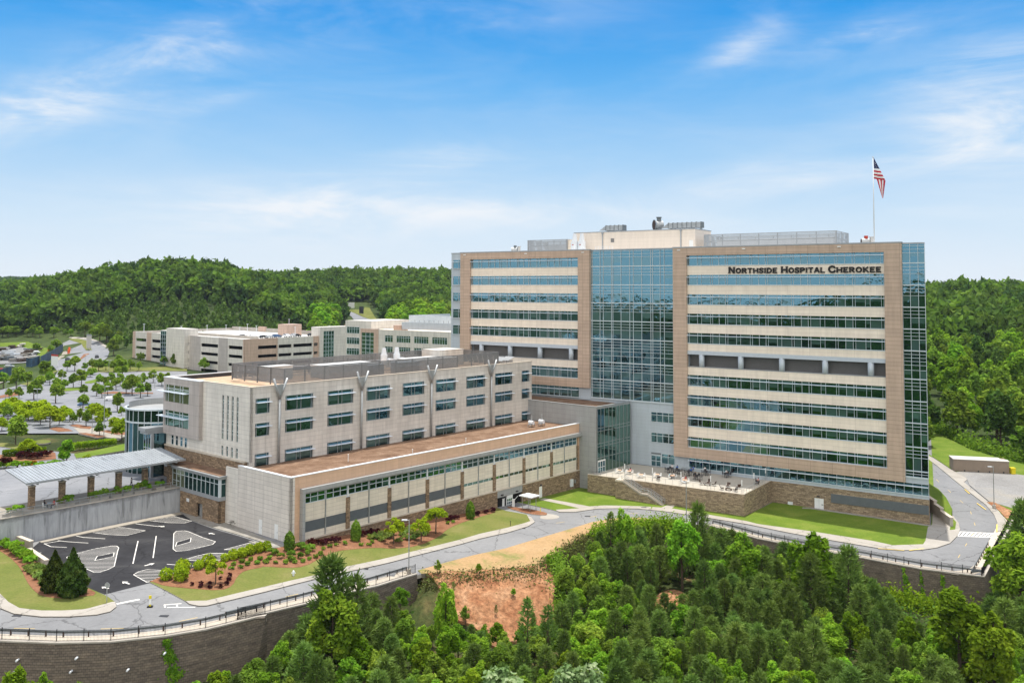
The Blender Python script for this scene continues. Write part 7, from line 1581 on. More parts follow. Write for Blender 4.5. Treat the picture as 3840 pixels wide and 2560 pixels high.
def far_mass():
    rs = random.Random(12); B = {'leaf_mid': [], 'leaf_deep': [], 'leaf_pine': [], 'leaf_far': []}
    roadzone = [(1240, 1130), (1400, 1130), (1450, 1190), (1450, 1250), (1300, 1250)]
    boul = [(-50, 1250), (120, 1250), (230, 1255), (330, 1255), (420, 1300), (520, 1330), (520, 1420), (-50, 1500)]
    grid = set()
    for _ in range(60000):
        y = 430*math.exp(rs.random()*math.log(1150/430)); right = rs.random() < .3
        r = rs.uniform(.40, .66) if right else rs.uniform(-.66, -.03)
        x = r*y; sp = 5.0 if y < 600 else 8.2
        k = (int(x/sp), int(y/sp))
        if k in grid: continue
        if not right:
            if y < 470 or (r > -.40 and y < 500): continue
            if y < 560 and r > -.2: continue
            if r > -.235 and 545 < y < 705: continue
        z = zland(x, y); b = at_px((x, y, z))
        if not right and (inside(*b, roadzone) or inside(*b, boul)): continue
        grid.add(k)
        pinep = (not right) and y < 610+40*sin(x*.02) and r > -.52
        if pinep: B['leaf_pine'].append((x, y, z-1, 2.7, rs.uniform(8, 11)))
        else: B[rs.choice(['leaf_mid', 'leaf_mid', 'leaf_deep', 'leaf_far'])].append((x, y, z-1, rs.uniform(4.8, 8.4), rs.uniform(13, 22)))
    for _ in range(16000):
        y = rs.uniform(1900, 2500); r = rs.uniform(-.66, -.38); x = r*y; k = (int(x/14), int(y/14), 1)
        if k in grid: continue
        grid.add(k); B['leaf_deep'].append((x, y, zland(x, y)-2, 10, rs.uniform(16, 22)))
    print({k: len(v) for k, v in B.items()})
    leaf('mass_mid', [(.32, (.040, .085, .018)), (.5, (.085, .150, .028)), (.68, (.15, .225, .042))], .3, 0, 0, .11); leaf('mass_deep', [(.32, (.026, .062, .018)), (.5, (.050, .10, .026)), (.68, (.085, .15, .038))], .25, 0, 0, .11)
    leaf('mass_pine', [(.3, (.050, .10, .022)), (.5, (.085, .15, .032)), (.7, (.13, .20, .048))], .2, 0, 0, .06); leaf('mass_far', [(.32, (.06, .13, .020)), (.5, (.115, .21, .030)), (.68, (.18, .29, .046))], .35, 0, 0, .11)
    for (k, nl, size, con, lab, nm) in (('leaf_pine', 90, .40, .75, 'plantation of young pines covering the lower slope of the left hill', 'pine_plantation'), ('leaf_mid', 150, .36, .1, 'mid green trees of the woods on the hills', 'far_wood'), ('leaf_deep', 140, .38, .15, 'dark trees of the woods on the hills', 'far_wood'), ('leaf_far', 150, .36, .1, 'fresh green trees of the woods on the hills', 'far_wood')):
        VV = mass('', '', B[k], con, 5, nl, size); n = len(VV)//4; me = mesh_np(nm, VV, np.arange(4*n).reshape(n, 4), k.replace('leaf', 'mass')); tag(obj(nm, me), lab, 'wood', None, 'stuff')
far_mass()
def behind():
    """the wood on the other side of the gully, behind the viewpoint: it shows in the glass"""
    rs = random.Random(31); P = []
    for _ in range(2600):
        y = -rs.uniform(60, 420); x = rs.uniform(-420, 420); P.append((x, y, zland(x, y)-1, rs.uniform(5, 7), rs.uniform(12, 18)))
    for _ in range(1400):
        y = rs.uniform(-60, 84); x = rs.uniform(-150, 150); P.append((x, y, zland(x, y)-1, rs.uniform(3, 4.5), rs.uniform(5, 8)))
    VV = mass('', '', P, .1, 9, 60, .55); n = len(VV)//4; tag(obj('rear_wood', mesh_np('rear_wood', VV, np.arange(4*n).reshape(n, 4), 'mass_mid')), 'wooded slope on the near side of the gully', 'wood', None, 'stuff')
behind()

# street trees of the upper car park
LABK = {'street': 'dark green young shade tree', 'street_yellow': 'yellow green shade tree', 'wood_mid': 'large dark shade tree', 'burgundy_tree': 'burgundy leaved tree', 'orange_tree': 'small orange tinged tree', 'magnolia': 'tall glossy tree', 'yellow_small': 'small yellow green tree', 'maple': 'round green tree'}
def up_tree(key, bx, by, ty, where, wide=1.0, group=None):
    p = gup(bx, by); d = ray(bx, ty); t = math.hypot(p.x, p.y)/math.hypot(d.x, d.y); h = HC+d.z*t-p.z; s = h/TREE[key][0][2]
    plant(key, 'shade_tree', p, s*wide*1.35, LABK[key]+' '+where, 'tree', group, None, True, s)
z2 = lambda x, y: (x/4.523, 1440+y/4.523); z1 = lambda x, y: (x/4.704, 1180+y/4.704)
for key, (bx, by), ty, wh in [
    ('street', z1(290, 1320), 1180+930/4.704, 'left of the drive, below the blue fence'), ('street', z1(800, 1190), 1180+800/4.704, 'at the junction below the direction board'), ('street', z1(600, 1500), 1180+1130/4.704, 'behind the twin headed lamp'), ('street', z1(990, 1320), 1180+1090/4.704, 'thin crowned, beside the grass wedge'), ('street', z1(1290, 1290), 1180+1020/4.704, 'on the grass island, left one'), ('street', z1(1440, 1290), 1180+950/4.704, 'on the grass island, right one'), ('street', z1(1320, 1000), 1180+700/4.704, 'tallest at the boulevard mouth'), ('street', z1(1590, 1100), 1180+940/4.704, 'beside the round bush'),
    ('street', z1(2160, 1180), 1180+760/4.704, 'left of the garage foot'), ('street', z1(2230, 1400), 1180+1110/4.704, 'in the parking rows, left'), ('street', z1(2330, 1420), 1180+1020/4.704, 'in the parking rows, right'), ('street', (690, 1470), 1415, 'close to the clinic roof corner'), ('street', (625, 1450), 1395, 'in the row near the clinic'), ('street', (655, 1375), 1325, 'in front of the garage stair tower'), ('street', z2(945, 330), 1440-10, 'leaning over the rear car park'), ('street', z2(1400, 440), 1440+150/4.523, 'before the dark blue car'), ('street', z2(1990, 470), 1440+130/4.523, 'behind the rotunda, left'), ('street', z2(2060, 540), 1440+370/4.523, 'behind the rotunda, right'),
    ('street_yellow', z2(60, 590), 1440+270/4.523, 'at the far left edge'), ('street_yellow', z2(180, 540), 1440+220/4.523, 'second from the left edge'), ('street_yellow', z2(480, 620), 1440+290/4.523, 'under the twin headed lamp'), ('street_yellow', z2(600, 640), 1440+400/4.523, 'just right of the twin headed lamp'), ('street_yellow', z2(730, 580), 1440+270/4.523, 'in the middle of the yellow row'), ('street_yellow', z2(850, 740), 1440+370/4.523, 'on the mulch island'), ('street_yellow', z2(1070, 620), 1440+370/4.523, 'with golden top right of the row'), ('street_yellow', z2(1640, 640), 1440+320/4.523, 'left of the tallest lamp'), ('street_yellow', z2(2060, 950), 1440+575/4.523, 'beside the rotunda wall'), ('street_yellow', z2(500, 1240), 1440+920/4.523, 'on the left hedge bed'),
    ('wood_mid', z2(265, 1030), 1440+540/4.523, 'on the grass island by the drive'), ('street', z2(1240, 690), 1440+480/4.523, 'over the crossing walk, left'), ('street', z2(1460, 720), 1440+430/4.523, 'over the crossing walk, right'), ('street', z2(1690, 880), 1440+620/4.523, 'young, at the tall lamp'), ('magnolia', z2(1120, 1400), 1440+940/4.523, 'just behind the long canopy'), ('burgundy_tree', z2(100, 1510), 1440+1230/4.523, 'at the left edge of the drive'), ('orange_tree', z2(575, 1440), 1440+1290/4.523, 'beside the drive'), ('yellow_small', z2(1480, 1330), 1440+1180/4.523, 'peeping over the canopy roof'), ('yellow_small', (60, 1926), 1842, 'by the plaza railing at the left edge'),
    ('maple', (527, 1362), 1317, 'at the left end of the garage'), ('maple', (613, 1372), 1330, 'before the left garage wall'), ('maple', (711, 1365), 1300, 'beside the garage stair tower'), ('maple', (783, 1363), 1307, 'second from the stair tower'), ('maple', (851, 1373), 1320, 'third from the stair tower'), ('maple', (765, 1395), 1340, 'on the grass before the garage'), ('maple', (1000, 1370), 1325, 'before the peach garage corner'), ('maple', (1135, 1360), 1330, 'before the garage stair glass')]:
    up_tree(key, bx, by, ty, wh)
for i, (x, y, t) in enumerate([(1630, 1000, 750), (1740, 1000, 770), (1870, 990, 790), (640, 660, 480), (980, 660, 410), (900, 700, 520), (2000, 720, 420), (2050, 620, 330), (1760, 480, 130), (1870, 490, 170), (2100, 500, 270), (1490, 380, 90), (950, 400, 190), (580, 380, 170), (290, 380, 190), (140, 390, 170), (40, 390, 210), (480, 380, 240), (1150, 380, 250), (1250, 390, 240), (1380, 330, 230), (700, 400, 200), (1650, 390, 170)]):
    up_tree('street' if i % 3 else 'maple', *z1(x, y), 1180+t/4.704, ['by the round bushes', 'along the banner fence', 'along the outer walk of the bend', 'in the line behind the yard'][0 if i < 3 else 1 if i < 6 else 2 if i < 12 else 3], 1.1, ['trees by the round bushes', 'trees along the banner fence', 'trees outside the boulevard bend', 'trees in the line behind the yard'][0 if i < 3 else 1 if i < 6 else 2 if i < 12 else 3])

for i, (x, y, t) in enumerate([(60, 1290, 1000), (480, 1260, 990), (700, 1330, 1050), (880, 1240, 980), (1080, 1180, 960), (1130, 1390, 1120), (1750, 1260, 1040), (1850, 1300, 1080), (1960, 1240, 1010), (2050, 1330, 1090), (2120, 1260, 1020), (2420, 1330, 1060), (2520, 1260, 1020), (1700, 1440, 1190), (1800, 1470, 1220), (1900, 1420, 1170), (2480, 1470, 1190), (2600, 1440, 1180), (1480, 1450, 1220), (1180, 1000, 800), (1500, 1010, 840), (2000, 1020, 800), (2100, 960, 700), (2300, 980, 780), (2450, 990, 820), (350, 1150, 900), (160, 1500, 1290), (330, 1480, 1260), (2700, 1200, 960), (2850, 1250, 1010)]):
    up_tree('street', *z1(x, y), 1180+t/4.704, 'in the rows of the rear car park', 1.05, 'trees in the rows of the rear car park')
for i, (x, y, t) in enumerate([(130, 640, 330), (330, 600, 290), (400, 690, 400), (560, 560, 280), (680, 700, 420), (780, 640, 330), (930, 600, 350), (1000, 700, 440), (1180, 640, 420), (1350, 640, 400), (1560, 600, 330), (1700, 720, 450), (1820, 620, 390), (1930, 800, 560), (30, 800, 560), (250, 760, 520)]):
    up_tree('street_yellow' if i % 3 else 'street', *z2(x, y), 1440+t/4.523, 'in the planted band left of the rotunda', .9, 'trees in the planted band left of the rotunda')
# shrubs
SH = {}
def solid(key, prof, mat, n, size, seed, lump=.10):
    """a dense clipped or natural evergreen: leaves over a turned outline with lumps and a few sprays"""
    rs = np.random.RandomState(seed); zz = np.array([p[1] for p in prof]); rr = np.array([p[0] for p in prof]); z = rs.uniform(zz[0], zz[-1], n*3); r = np.interp(z, zz, rr); keep = rs.rand(n*3) < r/rr.max()+.12; z, r = z[keep][:n], r[keep][:n]; n = len(z); a = rs.uniform(0, 2*pi, n)
    r = r*(1+lump*np.sin(a*5+z*4+seed)+lump*.8*np.sin(a*9-z*7)+rs.normal(size=n)*.06)*np.where(rs.rand(n) < .2, .75, 1); q = np.stack([np.cos(a), np.sin(a), np.full(n, .25)], 1); C = np.stack([np.cos(a)*r, np.sin(a)*r, z+rs.normal(size=n)*.05], 1); V, F = leaves(rs, C, size, .3, q); SH.setdefault(key, []).append(mesh_np('foliage', V, F, mat))
def shrub(key, rx, h, mat, n, size, seed, conical=0.0, lobes=12, lr=.42):
    rs = np.random.RandomState(seed); C, q = crown_pts(rs, n, rx, h/2, h/2, lobes, lr, 0, conical); C[:, 2] = np.maximum(C[:, 2], .03); V, F = leaves(rs, C, size, .25, q); SH.setdefault(key, []).append(mesh_np('foliage', V, F, mat))
for s in range(3): solid('yellow', [(.35, .05), (.62, .35), (.70, .75), (.55, 1.15), (.2, 1.4)], 'leaf_lime', 420, .22, s, .10); shrub('low', .42, .52, 'leaf_mid', 260, .15, 10+s); shrub('bushy', .75, 1.15, 'leaf_mid', 300, .24, 20+s, .2, 9); shrub('burgundy', .72, .95, 'leaf_burgundy', 320, .2, 30+s); shrub('tuft', .70, .65, 'leaf_tuft', 320, .24, 40+s, .1); shrub('hedge', .95, 1.35, 'leaf_bright', 520, .24, 50+s); shrub('round', 1.0, 1.3, 'leaf_bright', 480, .24, 60+s)
solid('column', [(.55, .05), (.72, .4), (.76, 1.2), (.70, 2.0), (.52, 2.6), (.2, 3.0), (.04, 3.1)], 'leaf_mid', 1700, .20, 3, .06)
for s in range(2): solid('juniper', [(.9, .05), (1.35, .5), (1.5, 1.3), (1.3, 2.3), (.95, 3.2), (.5, 4.1), (.22, 4.8), (.04, 5.3)], 'leaf_juniper', 6500, .26, 7+s, .13)
def bush(key, name, p, s, label, group=None, cat='shrub', up=False):
    v = SH[key]; o = obj(name, v[rnd.randrange(len(v))], None, p); o.rotation_euler = (0, 0, rnd.uniform(0, 6.28)); o.scale = (s, s, s*rnd.uniform(.9, 1.1)); tag(o, label, cat, group); return o
up_ = Vector((0, 0, .12))
for L_, key, nm, lab, grp, s in [
    (zA((1440, 750), (1632, 690), (1695, 675), (1757, 655), (1815, 640), (1878, 625))+zB((18, 660), (70, 640), (135, 625), (193, 612)), 'yellow', 'round_shrub', 'clipped yellow green shrub in the row along the dark lot', 'yellow green shrubs along the dark lot', 1.0),
    (zA((1205, 825), (1325, 778), (1312, 832), (1510, 725)), 'yellow', 'round_shrub', 'spreading yellow green bush near the lot entrance', 'spreading yellow green bushes near the lot entrance', 1.35),
    (zA((1388, 868), (1458, 858), (1455, 880), (1520, 862), (1520, 888), (1600, 884), (1605, 822), (1662, 805), (1660, 835), (1642, 865)), 'burgundy', 'dwarf_shrub', 'small burgundy shrub round the young yellow tree', 'small burgundy shrubs round the young yellow tree', .55),
    (zA((1680, 750), (1698, 720), (1755, 700), (1745, 740), (1797, 720), (1820, 685), (1865, 710), (1888, 680), (1932, 700))+zB((15, 700), (78, 685), (55, 720), (123, 708), (145, 678), (190, 705), (218, 675), (258, 708), (332, 708), (400, 705), (458, 698), (505, 680), (550, 665), (585, 645), (605, 605), (653, 590), (700, 578), (760, 570), (880, 577), (937, 578), (957, 557), (1510, 420), (1548, 410)), 'low', 'low_shrub', 'low dark green shrub dotted in the long mulch bed', 'low green shrubs in the long mulch bed', 1.0),
    (zB((225, 645), (258, 645), (300, 670), (372, 660), (375, 690), (440, 672), (430, 610), (455, 600), (495, 645), (510, 612), (480, 625)), 'bushy', 'open_bush', 'open leafy bush by the white corner of the wing', 'open bushes by the white corner of the wing', .95),
    (zB((950, 528), (990, 522), (1030, 508), (1075, 503), (1080, 522), (1030, 543), (1105, 498), (1160, 548), (1185, 503), (1210, 533), (1215, 473), (1245, 458), (1265, 503), (1275, 533), (1340, 503), (1310, 490)), 'tuft', 'grass_tuft', 'pale grass tuft between the yellow trees', 'pale grass tufts between the yellow trees', 1.25),
    (zB((520, 575), (580, 572), (610, 566), (640, 560), (675, 556), (705, 552), (890, 512), (925, 500), (960, 492), (1000, 482), (1185, 462), (1510, 396), (1540, 390), (1570, 385), (1725, 357), (1790, 342), (1830, 332)), 'burgundy', 'burgundy_shrub', 'burgundy shrub at the foot of the long wing', 'burgundy shrubs at the foot of the long wing', 1.0),
    (zA((255, 745), (215, 752), (235, 778), (295, 760), (275, 793), (280, 818), (310, 840), (320, 860)), 'tuft', 'grass_tuft', 'pale grass mound beside the big junipers', 'pale grass mounds beside the big junipers', 1.15),
    (zA((20, 575), (45, 592), (80, 612), (112, 632), (138, 650), (165, 668), (215, 715), (190, 690)), 'hedge', 'hedge_shrub', 'dark clipped shrub along the stepped low wall', 'clipped shrubs along the stepped low wall', 1.15)]:
    for x, y in L_: bush(key, nm, gp(x, y)+up_, s*rnd.uniform(.85, 1.12), lab, grp)
for (x, y), lab in zip(zB((358, 612), (840, 540), (1672, 380)), ('columnar evergreen at the white corner of the wing', 'columnar evergreen in the middle of the wing bed', 'columnar evergreen nearest the garage entrance')):
    d0 = gp(x, y); o = bush('column', 'columnar_evergreen', d0+up_, 1.0, lab)
for (x, y), s, lab in zip(zA((395, 908), (525, 938)), (1.0, 1.12), ('left of the two big junipers on the corner island', 'right and larger of the two big junipers')): o = bush('juniper', 'juniper', gp(x, y)+up_, s, lab)
for (x, y), ty, lab in zip(zA((1565, 858))+zB((1115, 562), (1315, 548), (1420, 492)), (2095, 1943, 1940, 1899), ('young yellow green tree over the burgundy shrubs by the lot', 'yellow green tree left of the road lamp', 'yellow green tree right of the road lamp', 'yellow green tree nearest the stone base of the wing')):
    p = gp(x, y); d = ray(x, ty); t = math.hypot(p.x, p.y)/math.hypot(d.x, d.y); h = HC+d.z*t-p.z; plant('yellow_small', 'ornamental_tree', p+up_, h/4.6*1.05, lab, 'tree', None, None, True, h/4.6)
def hedge(a, b, w, h, lab, seed):
    rs = np.random.RandomState(seed); p, q = gup(*a), gup(*b); L_ = (q-p).length; d = (q-p)/L_; nn = Vector((-d.y, d.x, 0)); n = int(L_*260); s = rs.uniform(0, L_, n); a_ = rs.randint(0, 3, n); y = np.where(a_ == 0, -w/2, np.where(a_ == 1, w/2, rs.uniform(-w/2, w/2, n)))+rs.normal(size=n)*.1; z = np.where(a_ == 2, h, rs.uniform(.1, h, n))+rs.normal(size=n)*.07
    C = np.stack([p.x+d.x*s+nn.x*y, p.y+d.y*s+nn.y*y, p.z+.1+z], 1); V, F = leaves(rs, C, .28, .5); o = obj('clipped_hedge', mesh_np('clipped_hedge', V, F, 'leaf_yellow')); tag(o, lab, 'hedge')
hedge(z2(1230, 1120), z2(1960, 1040), 1.7, 1.3, 'long clipped bright hedge near the rotunda', 1); hedge(z2(40, 1250), z2(780, 1200), 1.7, 1.3, 'clipped bright hedge at the left drive', 2)
z3 = lambda x, y: (x/3.136, 1500+y/3.136)
for L_, key, nm, lab, grp, s in [([(600, 1060), (640, 1030), (680, 1040), (690, 1010), (730, 1000), (780, 1020), (830, 1020), (860, 1000), (640, 1005)], 'round', 'round_shrub', 'round green shrub in the bed seen under the canopy', 'round shrubs in the bed under the canopy', 1.2), ([(20, 1200), (60, 1190), (110, 1195), (150, 1180), (180, 1165), (280, 1150), (345, 1130), (450, 1110)], 'round', 'round_shrub', 'round shrub along the kerb at the left plaza edge', 'round shrubs at the left plaza edge', 1.1), ([(1750, 900), (1790, 880), (1830, 880), (1800, 860)], 'hedge', 'hedge_shrub', 'green shrub by the rotunda foot', 'green shrubs by the rotunda foot', 1.3), ([(310, 700), (370, 710), (420, 700), (500, 690), (250, 700), (560, 670)], 'burgundy', 'burgundy_shrub', 'burgundy shrub under the left hedge', 'burgundy shrubs under the left hedge', 1.5)]:
    for x, y in L_: bush(key, nm, gup(*z3(x, y))+Vector((0, 0, .15)), s, lab, grp)
for k, (u, s) in enumerate([(-22, .9), (-20.6, 1.0), (-16.5, 1.0), (-14.8, 1.2), (-12.6, 1.0), (-10.6, .9), (-8.6, 1.2), (-7.2, 1.1), (-4.6, .9), (-30, .8), (-28.6, .9)]):
    pl = obj('planter', MB().box(-.8, .8, -.35, .35, 0, .5).mesh('planter', 'concrete'), None, aw(u, -33.0, 4.5)); pl.rotation_euler = (0, 0, RA); tag(pl, 'long concrete planter behind the plaza railing', 'planter', 'planters behind the plaza railing'); bush('hedge' if k % 3 else 'bushy', 'planter_shrub', aw(u, -33.0, 4.95), s, 'leafy planter shrub behind the plaza railing', 'planter shrubs behind the plaza railing')
for x, y in ((1560, 1105), (2280, 1210), (1640, 1060)): bush('hedge', 'round_bush', gup(*z1(x, y)), 2.2, 'large round dark bush by the rear drive', 'round dark bushes by the rear drive')
# a house roof showing in the right hand wood
p = Vector((.5055*540, 540, zland(273, 540)+10)); o = empty('white_house', p, .4); tag(o, 'pale house roof showing above the right hand wood', 'house'); mb = MB(); mb.box(-6, 6, -4, 4, -12, 1); mb.build('wall', 'white_paint', o); mb = MB(); mb.face([(-6.5, -4.6, .8), (6.5, -4.6, .8), (6.5, 0, 4), (-6.5, 0, 4)]); mb.face([(6.5, 4.6, .8), (-6.5, 4.6, .8), (-6.5, 0, 4), (6.5, 0, 4)]); mb.face([(-6.5, -4.6, .8), (-6.5, 0, 4), (-6.5, 4.6, .8)]); mb.face([(6.5, 4.6, .8), (6.5, 0, 4), (6.5, -4.6, .8)]); mb.build('roof', 'plant_grey', o); o.scale = (.8, .8, .8)

# ------------------------------------------------------------------ people and terrace furniture
def person_mesh(pose):
    if pose == 'seat':      # hip at the origin height .5, facing +x
        J = dict(pel=(0, 0, .55), wst=(-.02, 0, .78), che=(-.03, 0, 1.0), nek=(-.01, 0, 1.14), hd=(.02, 0, 1.24), top=(.02, 0, 1.38))
        for s, k in ((1, 'L'), (-1, 'R')): J.update({'sh'+k: (-.02, s*.19, 1.06), 'el'+k: (.10, s*.25, .82), 'wr'+k: (.32, s*.15, .80), 'ha'+k: (.42, s*.12, .80), 'hp'+k: (.02, s*.10, .53), 'kn'+k: (.45, s*.12, .53), 'an'+k: (.44, s*.12, .09), 'to'+k: (.60, s*.14, .05)})
    else:
        J = dict(pel=(0, 0, .95), wst=(0, 0, 1.12), che=(0, 0, 1.36), nek=(.01, 0, 1.50), hd=(.03, 0, 1.61), top=(.03, 0, 1.76))
        for s, k in ((1, 'L'), (-1, 'R')): J.update({'sh'+k: (0, s*.20, 1.42), 'el'+k: (-.06*s, s*.25, 1.12), 'wr'+k: (.12-.14*s, s*.24, .90), 'ha'+k: (.16-.16*s, s*.24, .80), 'hp'+k: (0, s*.10, .92), 'kn'+k: (.10*s+.05, s*.10, .50), 'an'+k: (.22*s-.06, s*.10, .09), 'to'+k: (.22*s+.10, s*.11, .05)})
    R = dict(pel=.155, wst=.135, che=.155, nek=.06, hd=.095, top=.085, sh=.075, el=.05, wr=.038, ha=.045, hp=.105, kn=.065, an=.045, to=.04)
    E = [('pel', 'wst'), ('wst', 'che'), ('che', 'nek'), ('nek', 'hd'), ('hd', 'top')]
    for k in 'LR': E += [('che', 'sh'+k), ('sh'+k, 'el'+k), ('el'+k, 'wr'+k), ('wr'+k, 'ha'+k), ('pel', 'hp'+k), ('hp'+k, 'kn'+k), ('kn'+k, 'an'+k), ('an'+k, 'to'+k)]
    N = list(J); me = bpy.data.meshes.new('person'); me.from_pydata([J[n] for n in N], [(N.index(a), N.index(b)) for a, b in E], []); o = bpy.data.objects.new('person', me); COL.objects.link(o)
    o.modifiers.new('skin', 'SKIN'); sv = me.skin_vertices[0].data if me.skin_vertices else None
    if sv is None:
        bm = bmesh.new(); bm.from_mesh(me); bm.verts.layers.skin.verify(); bm.to_mesh(me); bm.free(); sv = me.skin_vertices[0].data
    for i, n in enumerate(N): r = R.get(n, R.get(n[:2], .05)); sv[i].radius = (r, r); sv[i].use_root = n == 'pel'
    ss = o.modifiers.new('sub', 'SUBSURF'); ss.levels = ss.render_levels = 1
    dg = bpy.context.evaluated_depsgraph_get(); dg.update(); out = bpy.data.meshes.new_from_object(o.evaluated_get(dg)); COL.objects.unlink(o); bpy.data.objects.remove(o)
    return out, J
PM = {p: person_mesh(p) for p in ('seat', 'stand')}
def person(pose, loc, rz, shirt, label, long_hair=False, trousers='trousers', group=None):
    key = (pose, shirt, trousers); base, J = PM[pose]
    if key not in PM:
        me = base.copy(); me.materials.clear()
        for m_ in ('skin', shirt, trousers, 'rubber'): me.materials.append(MT[m_])
        zn, zp, zh = J['nek'][2], J['pel'][2]+.06, J['hd'][2]; mi = []
        for p in me.polygons:
            c = p.center
            if c.z > zn-.01: k = 0
            elif c.z < .09: k = 3
            elif pose == 'seat': k = 2 if (c.z < zp and (abs(c.y) < .22) and not (c.z > .70)) else (0 if c.x > .14 else 1)
            else: k = (0 if abs(c.y) > .17 and c.z < 1.08 else 1) if c.z > zp or abs(c.y) > .17 else 2
            mi.append(k)
        me.polygons.foreach_set('material_index', mi); me.polygons.foreach_set('use_smooth', [True]*len(mi)); PM[key] = me
    o = obj('person', PM[key], None, loc); o.rotation_euler = (0, 0, rz); tag(o, label, 'person', group)
    h = J['hd']; mb = MB(); n = 8
    for i in range(4):
        for k in range(n):
            a, b, t0, t1 = 2*pi*k/n, 2*pi*(k+1)/n, pi/2*i/4, pi/2*(i+1)/4; f = lambda a, t: (h[0]-.012+.108*cos(a)*cos(t), .105*sin(a)*cos(t), h[2]+.055+.115*sin(t)); mb.face([f(a, t0), f(b, t0), f(b, t1), f(a, t1)])
    mb.box(h[0]-.115, h[0]-.02, -.09, .09, h[2]-(.22 if long_hair else .06), h[2]+.07); mb.build('hair', 'hair', o); mb = MB()
    for s in (-1, 1): mb.box(h[0]+.088, h[0]+.101, s*.035-.012, s*.035+.012, h[2]+.03, h[2]+.045)
    mb.box(h[0]+.09, h[0]+.118, -.012, .012, h[2]-.02, h[2]+.025); mb.build('face', 'hair', o); return o
def table_proto(name, h, r, top, leg):
    o = empty(name); mb = MB(); mb.prism([(r, r), (-r, r), (-r, -r), (r, -r)], h-.04, h); mb.build('table_top', top, o); mb = MB(); mb.tube((0, 0, .04), (0, 0, h-.04), .04, 8); mb.build('pedestal', leg, o); mb = MB(); mb.box(-.3, .3, -.04, .04, 0, .05); mb.box(-.04, .04, -.3, .3, 0, .05); mb.build('foot', leg, o); return o
def chair_proto(name, h, mat, arms=True):
    o = empty(name); mb = MB(); mb.box(-.24, .24, -.24, .24, h-.05, h); mb.build('seat', mat, o); mb = MB(); mb.box(-.26, -.21, -.24, .24, h, h+.48); mb.build('backrest', mat, o)
    for a in (-.21, .21):
        for b in (-.21, .21): l = MB(); l.tube((a, b, 0), (a, b, h-.05), .022, 6); l.build('leg', mat, o)
    if arms:
        for b in (-.24, .24): l = MB(); l.box(-.24, .2, b-.025, b+.025, h+.2, h+.24); l.build('armrest', mat, o)
    return o
def lounge_proto():
    o = empty('lounge_chair'); mb = MB(); mb.box(-.32, .34, -.33, .33, .28, .42); mb.build('seat', 'wicker', o); mb = MB(); mb.face([(-.30, -.33, .40), (-.30, .33, .40), (-.55, .36, .98), (-.55, -.36, .98)]); mb.face([(-.36, .33, .40), (-.36, -.33, .40), (-.61, -.36, .98), (-.61, .36, .98)]); mb.face([(-.30, -.33, .40), (-.55, -.36, .98), (-.61, -.36, .98), (-.36, -.33, .40)]); mb.face([(-.55, -.36, .98), (-.55, .36, .98), (-.61, .36, .98), (-.61, -.36, .98)]); mb.face([(-.30, .33, .40), (-.36, .33, .40), (-.61, .36, .98), (-.55, .36, .98)]); mb.build('backrest', 'wicker', o)
    for s in (-1, 1): mb = MB(); mb.box(-.34, .34, s*.36-.04, s*.36+.04, .5, .58); mb.box(.26, .33, s*.36-.03, s*.36+.03, 0, .5); mb.box(-.34, -.27, s*.36-.03, s*.36+.03, 0, .5); mb.build('arm_frame', 'deck_light', o)
    return o
PR = dict(bar=table_proto('bar_table', 1.05, .5, 'dark_metal', 'dark_metal'), stool=chair_proto('bar_chair', .76, 'dark_metal'), low=table_proto('cafe_table', .74, .48, 'peach_panel', 'white_metal'), chair=chair_proto('cafe_chair', .45, 'door_white', False), lounge=lounge_proto(), gt=table_proto('grey_table', .74, .5, 'galvanised', 'galvanised'))
ct = empty('coffee_table'); mb = MB(); mb.box(-.62, .62, -.36, .36, .32, .40); mb.build('table_top', 'wicker', ct); mb = MB()
for a in (-.55, .55): mb.box(a-.04, a+.04, -.3, .3, 0, .32)
mb.build('base', 'wicker', ct); PR['coffee'] = ct
USED = set()
def put(k, loc, rz, label, cat, group=None):
    o = PR[k] if k not in USED else dup(PR[k]); USED.add(k); o.location = loc; o.rotation_euler = (0, 0, rz); return tag(o, label, cat, group)
tz = -.10; t1 = lambda x, y: at(2180+x/7.84, 1680+y/7.84, tz); t2 = lambda x, y: at(2460+x/7.84, 1700+y/7.84, tz); t3 = lambda x, y: at(2700+x/6.533, 1720+y/6.533, tz)
def barset(p, n, where, rot):
    put('bar', p, RB+rot, 'tall dark table '+where, 'table')
    for k in range(n):
        a = RB+rot+2*pi*k/4; put('stool', p+Vector((cos(a)*.72, sin(a)*.72, 0)), a+pi, 'tall dark chair at the table '+where, 'chair', 'tall dark chairs '+where)
for p, n, w, r in ((t2(390, 560), 4, 'farthest left on the terrace', .2), (t2(640, 600), 4, 'second from the left on the terrace', .6), (t2(970, 650), 4, 'with two blue shirts on the terrace', .3), (t2(1230, 770), 4, 'beside the standing person in black', .1), (t2(1470, 640), 4, 'close to the terrace windows', .5), (t2(2080, 700), 4, 'right most under the dark umbrella shade', .0)): barset(p, n, w, r)
for p, w in ((t1(1110, 735), 'by the left railing'), (t1(1400, 765), 'of the person in pink'), (t1(1750, 865), 'in the middle of the pale paving'), (t1(2230, 860), 'left of the brown armchair'), (t2(490, 740), 'of the pair in light clothes'), (t2(850, 870), 'of the pair in white')):
    put('low', p, RB+.3, 'small light cafe table '+w, 'table')
    for k in range(3): a = RB+.3+pi/2*k+.7; put('chair', p+Vector((cos(a)*.75, sin(a)*.75, 0)), a+pi, 'white cafe chair at the table '+w, 'chair', 'white cafe chairs '+w)
for p, w in ((t2(270, 400), 'left of the tall tables by the wall'), (t2(820, 510), 'between the tall tables by the wall'), (t1(1370, 640), 'behind the person in pink')): put('gt', p, RB, 'grey square table '+w, 'table')
